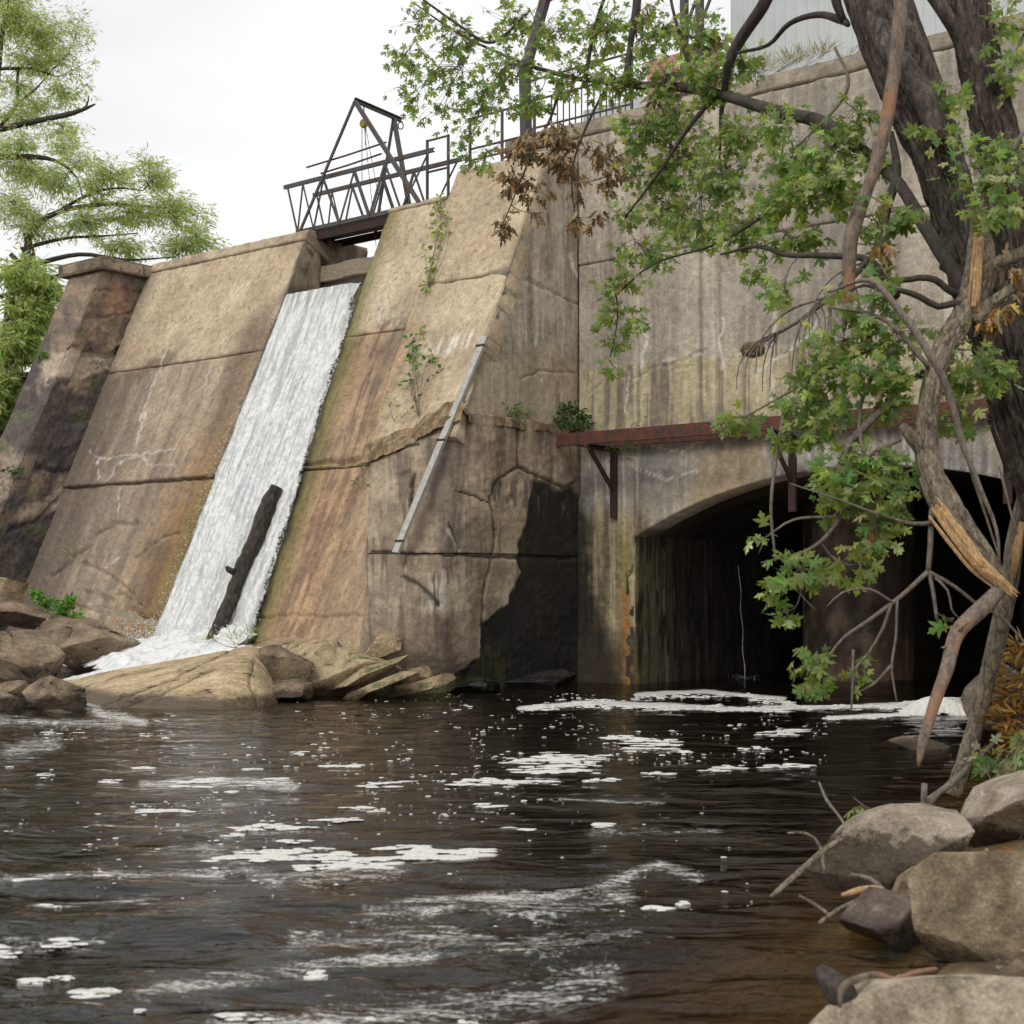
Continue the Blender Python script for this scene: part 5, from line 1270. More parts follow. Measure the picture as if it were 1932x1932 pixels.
M_RK = m_rock("black_wet_rock", lin(20, 18, 16), lin(40, 36, 31), lin(62, 56, 48), 1.0, .1, .3, .05)
AXD = -39.4
# bedrock under the toe of the dam
rock("rock_ledge", "mossy rock ledge at the toe of the dam right of the fall", F(-2.3, 4.55, .25), (4.6, 2.0, 1.15), (0, 0, AXD), 11, M_R1M, 8, 6, .06, "rock ledge", soft=.97)
rock("rock_ledge", "submerged rock floor under the white basin of the fall", F(-6.6, 4.6, -.05), (5.0, 1.8, 1.0), (0, 0, AXD), 12, M_R2, 8, 5, .06, "rock ledge", soft=.97)
# the long slab between fall and pool, lofted from its crest line to its foot in the water
cr = np.array([(70, 1298, -.02), (120, 1286, .14), (220, 1262, .38), (350, 1240, .54), (450, 1222, .68), (540, 1209, .80), (600, 1202, .84), (640, 1206, .70)], float)
ft = np.array([(70, 1312), (150, 1322), (220, 1334), (320, 1338), (420, 1338), (500, 1332), (570, 1322), (640, 1314)], float)
uu = np.linspace(75, 560, 165); tt = np.linspace(-.35, 1.25, 90)
Us, Ts = np.meshgrid(uu, tt, indexing='ij')
rz = np.interp(Us, cr[:, 0], cr[:, 2]); rd = (CH - rz) * FPX / (np.interp(Us, cr[:, 0], cr[:, 1]) - HZ); wd = CH * FPX / (np.interp(Us, ft[:, 0], ft[:, 1]) - HZ)
blunt = 1.2 + 2.6 * sst(260, 480, Us)
dpt = rd + (wd - rd) * Ts
zz = np.where(Ts < 0, rz - .9 * (-Ts), rz * (1 - np.clip(Ts, 0, 1) ** blunt)) - np.clip(Ts - 1, 0, 1) * 1.6
endk = 1 - sst(455, 558, Us + 26 * (fbm(Ts * 3, Us * 0, 3, 8) - .5)) ** 1.5; zz = np.where(zz > 0, zz * endk, zz) - .35 * (1 - endk) ** 2
xs, ys = (Us - CU) / FPX * dpt, dpt
zz = zz + .05 * (fbm(xs * 1.5, ys * 1.5, 4, 301) - .5) + .10 * sst(330, 520, Us) * (fbm(xs * 2.2, ys * 4 + zz * 4, 4, 302, .6) - .5) * sst(.2, .7, Ts) + .02 * (fbm(xs * 9, ys * 9, 3, 303) - .5)
su, sv = pxy(np.stack([xs, ys, zz], -1)); ck = np.ones_like(xs)
for pts in ([(190, 1330), (300, 1290), (440, 1225)], [(230, 1335), (330, 1298), (400, 1262)], [(255, 1318), (300, 1300)], [(480, 1240), (470, 1290), (485, 1330)], [(545, 1225), (540, 1275), (560, 1320)]): lk = line(su, sv, pts, 1.8, 4, 18, 3); zz = zz - .05 * lk; ck = np.minimum(ck, 1 - .75 * lk)
nU, nT = Us.shape; i, j = np.meshgrid(np.arange(nU - 1), np.arange(nT - 1), indexing='ij')
q = np.stack([i * nT + j, i * nT + j + 1, (i + 1) * nT + j + 1, (i + 1) * nT + j], -1).reshape(-1, 4)
tag(MB().add(np.stack([xs, ys, zz], -1), q, c=np.repeat(ck.reshape(-1, 1), 3, 1)).build("rock_slab", M_R6, None, True), "long pale whaleback rock slab lying between the fall and the pool", "rock slab")
LR = [("dark broken stone with moss at the right end of the long slab", (536, 1266), 22.0, (1.15, 1.5, .84), (0, -8, -12), 31, M_R2, .03),
      ("low brown stone at the waterline below the broken stone", (535, 1306), 21.3, (1.15, .9, .40), (0, 4, 0), 32, M_R2, .0),
      ("pale squarish block leaning right of the long slab", (645, 1256), 22.7, (1.25, 1.2, .92), (0, -14, -25), 33, M_R1M, .0),
      ("rounded triangular stone wedged under the cracked buttress block", (722, 1222), 22.4, (.62, .5, .42), (0, -6, 0), 34, M_R1, .0),
      ("thin tilted rock layer, upper of the stack below the buttress block", (690, 1272), 22.0, (1.45, .7, .22), (8, -24, -15), 35, M_R1M, .02),
      ("thin tilted rock layer, lower of the stack below the buttress block", (705, 1298), 21.6, (1.35, .7, .20), (8, -20, -15), 36, M_R1M, .02),
      ("flat mossy stone nearest the water under the buttress block", (792, 1298), 21.9, (1.1, .7, .26), (6, -12, -10), 37, M_R1M, .02),
      ("small mossy stone on top of the flat one under the buttress", (790, 1274), 22.1, (.6, .5, .26), (0, -8, 0), 38, M_R1M, .0),
      ("dark wet stone at the foot of the black damp wall", (1000, 1296), 24.3, (1.6, .6, .55), (0, 0, 20), 39, M_RK, .0),
      ("low black stone at the waterline beside the buttress nose", (905, 1296), 23.0, (.9, .6, .34), (0, 0, 20), 40, M_RK, .0),
      ("smooth rounded boulder highest of the left rock pile", (10, 1112), 27.0, (.82, .7, .5), (0, 8, 0), 41, M_R1, .0),
      ("sloping brown rock below the rounded boulder at the left edge", (22, 1155), 26.4, (1.9, 1.4, .62), (0, 18, 0), 42, M_R2, .03),
      ("angular tan rock beside the outflow in the left pile", (140, 1222), 24.8, (1.75, 1.2, .78), (0, 10, -10), 43, M_R2, .04),
      ("large dark rock overhanging the outflow at the left edge", (22, 1238), 24.0, (1.75, 1.3, .82), (0, 12, 5), 44, M_R2, .04),
      ("small black wet rock where the basin spills left", (203, 1228), 24.9, (.42, .5, .56), (0, 5, 0), 45, M_RK, .0),
      ("brown egg shaped rock in front of the outflow at the left", (106, 1320), 19.9, (.86, .6, .50), (0, 8, 0), 46, M_R2, .02),
      ("flat rock behind the egg shaped one at the left edge", (20, 1301), 21.0, (.85, .5, .22), (0, -3, 0), 47, M_R2, .0),
      ("wet rock cut by the left frame edge near the waterline", (-2, 1336), 19.6, (.66, .5, .36), (0, 6, 0), 48, M_R2, .0),
      ("low moss topped rock in the shallows at the left", (92, 1352), 19.2, (.55, .4, .16), (0, 0, 0), 49, M_R1M, .0),
      ("small dark rock breaking the water near the left edge", (30, 1368), 18.1, (.34, .3, .18), (0, 0, 0), 50, M_RK, .0),
      ("tiny mossy rock awash near the left edge", (118, 1381), 17.2, (.34, .26, .08), (0, 0, 0), 51, M_R1M, .0)]
for lab, (u, v), d, dims, rot, sd, mt, stt in LR:
    if u < 220: dims = tuple(x * 1.22 for x in dims)
    rock("rock", lab, P(u, v, d), dims, rot, sd, mt, 22, 5, .11, "rock", "rocks along the toe of the dam", strata=stt, cut=(.42, .82), soft=1.0)
NR = [("grey wedge shaped boulder with a wet black underside at the water", (1692, 1596), 8.3, (1.02, .62, .40), (10, -17, -12), 61, M_R3),
      ("smooth grey boulder behind the wedge shaped one at the right edge", (1925, 1520), 8.5, (.70, .7, .46), (0, -24, 0), 62, M_R3),
      ("largest brown boulder on the right bank", (1888, 1712), 6.4, (.76, .66, .58), (6, -8, 10), 73, M_R4),
      ("dark rounded rock half in the water left of the brown boulder", (1676, 1730), 6.9, (.46, .42, .27), (0, 6, 0), 64, M_R5),
      ("small tan stone between the wedge boulder and the brown one", (1738, 1678), 7.3, (.32, .32, .22), (0, -10, 0), 65, M_R4),
      ("pale flat boulder nearest the eye at the bottom right", (1800, 1968), 5.25, (1.05, .75, .52), (-4, -4, 0), 66, M_R3D),
      ("small pale stone at the left foot of the nearest flat boulder", (1572, 1962), 5.2, (.30, .3, .24), (0, 0, 0), 67, M_R3D),
      ("pale stone just behind the nearest flat boulder", (1700, 1880), 5.6, (.34, .3, .16), (0, -8, 0), 68, M_R3D),
      ("mossy stone at the water's edge beyond the leaning stem", (1745, 1415), 15.0, (.95, .6, .30), (0, 4, 0), 69, M_R4),
      ("grey stone on the bank behind the dry ferns", (1895, 1310), 13.0, (.7, .5, .6), (0, -10, 0), 70, M_R5),
      ("low stone at the right edge behind the pale boulder", (1935, 1850), 5.9, (.3, .3, .16), (0, 0, 0), 71, M_R4)]
for lab, (u, v), d, dims, rot, sd, mt in NR:
    rock("boulder", lab, P(u, v, d), dims, rot, sd, mt, 20, 6 if dims[0] > .5 else 5, .11, "boulder", "boulders on the right bank", cut=(.52, .88), soft=.97)
# gravel between the near boulders
gr = MB(); v3, f3 = SPH[3]; gr_r = np.random.default_rng(5)
bmv, bmf = sphere(2)
for _ in range(520):
    y = 4.6 + 9 * gr_r.random() ** 1.6; sx = np.interp(y, [p[0] for p in SHORE], [p[1] for p in SHORE]); x = sx - .12 + 1.8 * gr_r.random() ** 1.3
    s = .008 + .024 * gr_r.random() ** 2
    z = float(ground_z(np.array([x]), np.array([y]))[0]); c = lin(*((150, 130, 100) if gr_r.random() < .5 else (112, 98, 82))) * (.6 + .6 * gr_r.random())
    w = bmv * (1 + .3 * gr_r.standard_normal((len(bmv), 1)) * .5) * np.array([1, .8 + .4 * gr_r.random(), .6]) * s
    gr.add(w @ euler(*(gr_r.random(3) * 90)).T + [x, y, z + s * .3], t=bmf, c=np.tile(c, (len(w), 1)))
tag(gr.build("gravel", m_attr("gravel", .9, .004, 60), None, True), "loose gravel between the near boulders", "gravel", kind="stuff")

# ------------------------------------------------------------------ wood in the water
def limb_pts(px, step=.06):
    """rows (u, v, depth, half width in frame px) -> points and radii"""
    r = []
    for u, v, d, w in px: p = P(u, v, d); r.append([*p, w * d / FPX])
    s = spline(r, step); return s[:, :3], np.maximum(s[:, 3], .0015)
M_WET = m_bark("soaked_log_bark", (.016, .013, .011), (.055, .045, .034), (.13, .11, .075), .7, .04)
M_WET.node_tree.nodes['Principled BSDF'].inputs['Roughness'].default_value = .35
lp = [F(*on_dam(*p)) for p in ((522, 918, .22), (508, 950, .20), (485, 1010, .19), (455, 1080, .19), (440, 1120, .2), (420, 1165, .28), (398, 1216, .48))]
ls = spline([[*p, r] for p, r in zip(lp, (.10, .145, .14, .145, .135, .13, .12))], .05)
LG = empty("fallen_log", lp[-1], "dark waterlogged log leaning upright in the white fall", "log")
LT = MB().tube(ls[:, :3], ls[:, 3], 40, .12, 3, ridge=.03).build("trunk", M_WET, LG, True)
MB().tube([lp[3] + [-.10, -.08, 0], lp[3] + [-.19, -.12, .05], lp[3] + [-.22, -.13, .10]], [.06, .05, .03], 9, .2).build("branch_stub", M_WET, LT, True)
# ------------------------------------------------------------------ leaves
def leaf_shape(half, fold=.18, droop=.25):
    """outline given for one side, mirrored; fan from the midrib"""
    r = np.array(half); l = r[1:-1][::-1] * [-1, 1]
    o = np.vstack([r, l]); c = np.array([[0, .38]])
    p = np.vstack([c, o]); n = len(o)
    z = -fold * np.abs(p[:, 0]) - droop * p[:, 1] ** 2
    t = np.array([[0, 1 + k, 1 + (k + 1) % n] for k in range(n)])
    return np.column_stack([p, z]), t
MAPLE = [leaf_shape([(0, .02), (.13, .02), (.38, .02), (.30, .15), (.17, .24), (.38, .33), (.60, .56), (.44, .57), (.30, .55), (.09, .45), (.19, .64), (.23, .76), (.10, .80), (0, 1.0)], f, d) for f, d in ((.12, .2), (.35, .35), (.25, .05))]
WILT = [leaf_shape([(0, .02), (.10, .05), (.22, .10), (.10, .24), (.26, .42), (.16, .52), (.06, .46), (.12, .74), (0, 1.0)], f, d) for f, d in ((.9, .5), (1.2, .2))]
SLIM = [leaf_shape([(0, 0), (.09, .3), (.075, .65), (0, 1.0)], .3, .2)]
BLADE = [leaf_shape([(0, 0), (.022, .3), (.016, .65), (0, 1.0)], .3, .35)]
OVAL = [leaf_shape([(0, 0), (.20, .18), (.27, .42), (.17, .75), (0, 1.0)], .25, .3)]
def frames(d, nrm):
    d = d / (np.linalg.norm(d, axis=1)[:, None] + 1e-9)
    x = np.cross(d, nrm); x /= np.linalg.norm(x, axis=1)[:, None] + 1e-9
    return np.stack([x, d, np.cross(x, d)], 1)          # rows: across, along, normal
def add_leaves(mb, shapes, pos, fr, size, col, r):
    which = r.integers(0, len(shapes), len(pos))
    for k, (v, t) in enumerate(shapes):
        m = which == k; n = int(m.sum())
        if not n: continue
        V = pos[m][:, None] + np.einsum('kc,ncx->nkx', v, fr[m]) * size[m][:, None, None]
        T = (np.arange(n)[:, None, None] * len(v) + t[None]).reshape(-1, 3)
        mb.add(V.reshape(-1, 3), t=T, c=np.repeat(col[m], len(v), 0))
PAL = {}
def greens(r, n, cols, w=None):
    key = tuple(cols)
    if key not in PAL: PAL[key] = np.array([lin(*x) for x in cols])
    c = PAL[key]; k = r.integers(0, len(c), n)
    return c[k] * (.78 + .62 * r.random((n, 1))) * (1 + .08 * r.standard_normal((n, 3)))
MAPLE_C = [(122, 144, 80), (142, 160, 92), (100, 128, 76), (164, 176, 112), (136, 150, 108), (122, 138, 70), (178, 182, 140), (130, 150, 92), (112, 138, 82), (148, 152, 88)]
DEAD_C = [(128, 106, 78), (150, 126, 94), (106, 86, 64), (166, 140, 102)]
DRY_C = [(168, 118, 52), (146, 104, 52), (186, 146, 78), (120, 86, 46)]

class Net:
    """branches of one tree: limbs as parts, twigs and leaves gathered"""
    def __init__(s, root, mat_twig, seed):
        s.root, s.mt, s.r = root, mat_twig, np.random.default_rng(seed)
        s.pts = []; s.tw = MB(); s.L = []          # L: (pos, frame, size, col, set)
    def limb(s, px, mat, name="limb", sides=8, jit=.12, ridge=0.0, step=.07, build=True, attach=True, label=None):
        p, rad = limb_pts(px, step)
        wob = np.where(rad < .04, .35 * rad, .006)[:, None] * (np.stack([fbm(np.arange(len(p)) * step * 3.5, np.full(len(p), k + s.r.random() * 9), 2, 3) for k in range(3)], -1) - .5) * 2
        p = p + wob
        if attach: s.pts.append(p)
        if not build: s.tw.tube(p, rad, 5); return
        o = MB().tube(p, rad, sides, jit, int(s.r.integers(99)), ridge=ridge).build(name, mat, s.root, True)
        if label: o["label"] = label
        return o
    def twig(s, a, b, r0, r1, sag=.1, n=7):
        t = np.linspace(0, 1, n)[:, None]
        m = s.r.standard_normal(3) * np.linalg.norm(b - a) * .08
        p = a + (b - a) * t + np.sin(np.pi * t) * m + np.array([0, 0, -sag]) * (t * (1 - t))
        s.tw.tube(p, np.linspace(r0, r1, n), 4, cap=False); return p
    def cluster(s, u, v, ru, rv, d, n, cols=MAPLE_C, shapes=0, size=(.075, .13), hang=.5, rd=None, per=6, connect=True, trunk_r=.006):
        r = s.r; C = P(u, v, d); rx, rz = ru * d / FPX, rv * d / FPX; ry = rd if rd is not None else max(rx, rz) * .8
        if connect and s.pts:
            A = np.vstack(s.pts); w = np.linalg.norm((A - C) * [1, .8, 1], axis=1) + np.where(A[:, 2] < C[2] - .05, .25, 0)
            a = A[np.argmin(w)]
            if np.linalg.norm(a - C) > .04: core = s.twig(a, C, trunk_r, .003, .08, 9)
            else: core = C[None]
        else: core = C[None]
        left = n
        while left > 0:
            m = min(left, int(r.integers(max(2, per - 2), per + 3))); left -= m
            q = r.standard_normal(3); q /= np.linalg.norm(q); e = C + q * np.array([rx, ry, rz]) * r.random() ** .4
            st = core[int(r.integers(len(core) // 2, len(core)))] if len(core) > 1 else C
            p = s.twig(st, e, .0028, .0012, .05, 6)
            ax = (p[-1] - p[0]); ax /= np.linalg.norm(ax) + 1e-9
            for k in range(m):
                t = .35 + .65 * (k + .5) / m; i = min(int(t * 5), 4); base = p[i] + (p[i + 1] - p[i]) * (t * 5 - i)
                side = r.standard_normal(3); side[2] *= .4
                dr = .55 * ax + .8 * side / np.linalg.norm(side) + np.array([0, 0, -hang]); dr /= np.linalg.norm(dr)
                nr = r.standard_normal(3) * .6 + np.array([-.1, -.62, .6])
                pet = base + dr * .03 * (1 + r.random())
                s.L.append((pet, dr, nr, r.uniform(*size), greens(r, 1, cols)[0], shapes))
    def finish(s, shape_sets, mats, singles=0, leaf_name="leaf", foliage_name="foliage"):
        s.tw.build("twigs", s.mt, s.root, True, kind="stuff")
        if not s.L: return
        pos = np.array([l[0] for l in s.L]); fr = frames(np.array([l[1] for l in s.L]), np.array([l[2] for l in s.L])); sz = np.array([l[3] for l in s.L]); col = np.array([l[4] for l in s.L]); st = np.array([l[5] for l in s.L])
        single = np.zeros(len(pos), bool)
        if singles:
            uu, vv = pxy(pos); vis = (uu > 5) & (uu < 1925) & (vv > 5) & (vv < 1925) & (st == 0)
            order = np.argsort(np.where(vis, pos[:, 1] / sz, 1e9)); single[order[:singles]] = True
            protos = []
            for (v, t) in MAPLE:
                for c in greens(np.random.default_rng(3), 4, MAPLE_C):
                    o = MB().add(v, t=t, c=np.tile(c, (len(v), 1))).build(leaf_name, mats[0], None, False); protos.append(o.data); bpy.data.objects.remove(o)
            loc = np.array(s.root.location)
            M = __import__('mathutils').Matrix
            for k in np.where(single)[0]:
                o = bpy.data.objects.new(leaf_name, protos[int(s.r.integers(len(protos)))]); COL.objects.link(o); o.parent = s.root
                m = np.eye(4); m[:3, :3] = fr[k].T * sz[k]; m[:3, 3] = pos[k] - loc; o.matrix_basis = M(m.tolist())
        for k, (sh, mt) in enumerate(zip(shape_sets, mats)):
            m = (st == k) & ~single
            if not m.any(): continue
            mb = MB(); add_leaves(mb, sh, pos[m], fr[m], sz[m], col[m], s.r); mb.build(foliage_name if k == 0 else "dead_foliage", mt, s.root, False, kind="stuff")

# ------------------------------------------------------------------ the storm-broken silver maple on the right bank
MT = empty("maple_tree", P(2110, 1400, 10.6), "storm broken silver maple on the right bank, its limbs hanging over the arch", "tree")
T = Net(MT, M_TWIG, 17)
T.limb([(1630, -160, 11.3, 66), (1656, 0, 11, 62), (1690, 90, 10.9, 60), (1725, 183, 10.8, 57), (1768, 290, 10.7, 50), (1800, 400, 10.6, 46), (1842, 530, 10.6, 50), (1888, 650, 10.6, 56), (1930, 770, 10.6, 60), (1985, 920, 10.6, 66), (2050, 1120, 10.6, 74), (2110, 1420, 10.6, 95)], M_BARK, "trunk", 128, .05, .040, .025)
T.limb([(1810, -160, 11, 42), (1828, 0, 10.9, 40), (1862, 180, 10.8, 42), (1897, 330, 10.7, 45), (1928, 500, 10.7, 50), (1955, 700, 10.65, 60), (1968, 900, 10.6, 60)], M_BARK, "trunk", 112, .05, .034, .025)
T.limb([(1752, -20, 10.8, 13), (1785, 30, 10.8, 14), (1815, 75, 10.85, 18), (1845, 130, 10.85, 24)], M_BARK, "limb", 16, .15, .006)
T.limb([(1625, -60, 11.2, 24), (1660, 60, 10.75, 22), (1735, 170, 10.45, 24), (1775, 270, 10.4, 20)], M_BARK, "limb", 20, .2, .012, .03)
BRK = T.limb([(1895, 1106, 9.32, 9), (1878, 1080, 9.3, 17), (1838, 1028, 9.35, 24), (1790, 960, 9.4, 29), (1757, 895, 9.5, 26), (1748, 820, 9.55, 22), (1757, 740, 9.6, 21), (1787, 650, 9.7, 24), (1822, 592, 9.8, 26), (1845, 535, 9.9, 31), (1852, 480, 10, 27), (1850, 425, 10.1, 19), (1868, 350, 10.2, 12)], M_BARK2, "broken_limb", 72, .06, .020, .015, label="pale barked limb snapped off at its lower end")
def torn(core, n, spread, w, label):
    """a bundle of long split fibres following the px path `core`, ends at uneven lengths"""
    root = MB(); core = np.array(core, float)
    for k in range(n):
        o = T.r.standard_normal(2) * spread; cut_ = .72 + .42 * T.r.random(); c = core.copy(); m = len(c)
        for i_ in range(m): c[i_, 0] += o[0] * (1 - .5 * i_ / m); c[i_, 1] += o[1] * (1 - .5 * i_ / m); c[i_, 2] += T.r.normal(0, .012)
        c[-1, :2] = c[-2, :2] + (c[-1, :2] - c[-2, :2]) * cut_
        c[:, 3] = w * (.6 + .8 * T.r.random()); c[0, 3] *= .6; c[-1, 3] = .4
        p, rad = limb_pts(c, .03); root.tube(p, rad, 5, .2, k)
    o = root.build("torn_wood", M_SPLIT, BRK, False); o["label"] = label
torn([(1770, 958, 9.36, 4), (1800, 1002, 9.28, 4), (1842, 1058, 9.24, 4), (1872, 1086, 9.24, 4), (1912, 1120, 9.24, 1)], 60, 7.5, 3.2, "bare yellow wood where the limb tore")
torn([(1838, 572, 9.72, 4), (1842, 520, 9.74, 4), (1846, 470, 9.82, 4), (1850, 425, 9.92, 4), (1856, 385, 10.0, 1)], 30, 6.5, 3.2, "orange torn strip at the fork")
T.limb([(1838, 605, 9.8, 20), (1868, 575, 9.75, 15), (1905, 552, 9.7, 14), (1950, 520, 9.7, 15)], M_BARK2, "limb", 24, .12, .01, .025)
T.limb([(1850, 535, 9.85, 16), (1872, 500, 9.8, 14), (1900, 490, 9.8, 12), (1945, 470, 9.8, 12)], M_BARK2, "limb", 20, .12, .008, .03)
T.limb([(1700, 800, 9.5, 6), (1712, 815, 9.5, 12), (1730, 838, 9.52, 15), (1746, 862, 9.55, 15)], M_BARK2, "branch_stub", 14, .2, .006, .03)
T.limb([(1708, -80, 10.2, 15), (1700, 0, 10.15, 14), (1692, 100, 10.1, 13.5), (1674, 220, 10.05, 13), (1650, 312, 10.0, 12), (1622, 402, 10.0, 12), (1606, 448, 10.0, 14), (1602, 500, 10.0, 13), (1598, 580, 10.0, 9), (1592, 625, 10.0, 4)], M_BARKP, "hanging_branch", 18, .12, .005, .03, label="snapped branch hanging straight down with orange scars")
T.limb([(1840, 565, 9.95, 16), (1800, 514, 10.1, 14), (1733, 407, 10.4, 13), (1694, 343, 10.6, 12), (1648, 303, 10.8, 12), (1592, 257, 11.1, 13), (1540, 228, 11.4, 13), (1440, 203, 12, 12), (1360, 178, 12.5, 10), (1280, 165, 13, 9), (1190, 160, 13.5, 7), (1100, 150, 14, 5), (1020, 130, 14.5, 4), (940, 100, 15, 3), (860, 60, 15.3, 2.2), (780, 5, 15.6, 1.5)], M_TWIGD, "limb", 16, .10, .003, .05, label="long low limb reaching out over the dam")
for pts in ([(1468, -60, 12, 14), (1440, 10, 12, 12), (1400, 70, 12.2, 11), (1375, 120, 12.3, 9), (1362, 200, 12.5, 5), (1358, 300, 12.6, 2)], [(1822, 600, 9.95, 13), (1790, 640, 9.95, 13), (1766, 690, 9.95, 11), (1720, 715, 10, 5)], [(1900, 760, 10.3, 12), (1850, 620, 10.1, 15), (1810, 520, 10.2, 16), (1780, 500, 10.3, 10)],
            [(1690, 560, 10.2, 9), (1640, 492, 10.4, 7), (1560, 482, 10.6, 6), (1490, 482, 10.9, 5), (1430, 465, 11.2, 4), (1360, 480, 11.6, 2)], [(1838, 578, 9.8, 9), (1800, 572, 9.8, 7), (1770, 578, 9.8, 6.5), (1735, 560, 9.8, 6), (1700, 548, 9.8, 5), (1660, 546, 9.85, 4), (1630, 538, 9.9, 3), (1580, 560, 9.9, 1.5)], [(1838, 555, 9.9, 8), (1810, 556, 9.88, 7.5), (1785, 545, 9.85, 7), (1765, 528, 9.85, 6.5), (1735, 524, 9.85, 6), (1690, 530, 9.9, 5), (1640, 515, 10, 2)],
            [(1600, 46, 11, 5), (1588, 38, 11.2, 8), (1540, 28, 11.5, 6), (1490, 45, 11.8, 5), (1450, 85, 12, 4), (1390, 100, 12.2, 3)], [(1568, -40, 11.1, 10), (1580, 10, 11.1, 9), (1594, 42, 11.1, 7)], [(1680, 250, 10.7, 6), (1690, 330, 10.6, 9), (1672, 400, 10.6, 9), (1668, 470, 10.5, 10), (1675, 520, 10.5, 6)],
            [(1000, 20, 14.8, 2), (930, 80, 14.8, 3), (870, 50, 15, 2.5), (800, 0, 15.2, 2)], [(1310, 165, 12.9, 5), (1290, 90, 13, 4), (1270, 20, 13.1, 3), (1262, -40, 13.1, 3)], [(1180, 160, 13.5, 6), (1190, 80, 13.6, 6), (1200, 20, 13.6, 8), (1205, -50, 13.6, 8)], [(1105, 150, 14, 4), (1120, 60, 14, 3.5), (1150, -30, 14, 3)],
            [(1350, 180, 12.5, 5), (1300, 240, 12.6, 4), (1240, 330, 12.8, 3), (1180, 410, 12.9, 2)], [(1592, 257, 11.1, 6), (1530, 330, 11.2, 5), (1450, 400, 11.5, 4), (1350, 460, 12, 2.5), (1230, 500, 12.4, 2), (1160, 560, 12.5, 1.5)], [(1160, 540, 12.5, 2), (1165, 600, 12.5, 1.5), (1150, 680, 12.5, 1)],
            [(1060, 145, 14.2, 3), (1040, 220, 14.2, 2.5), (1000, 300, 14.1, 2), (950, 420, 14, 1)], [(1150, 155, 13.8, 3), (1110, 230, 13.8, 2.5), (1080, 320, 13.8, 2), (1085, 420, 13.8, 1)]):
    T.limb(pts, M_TWIGD, "limb", 10, .1, .0, .06)
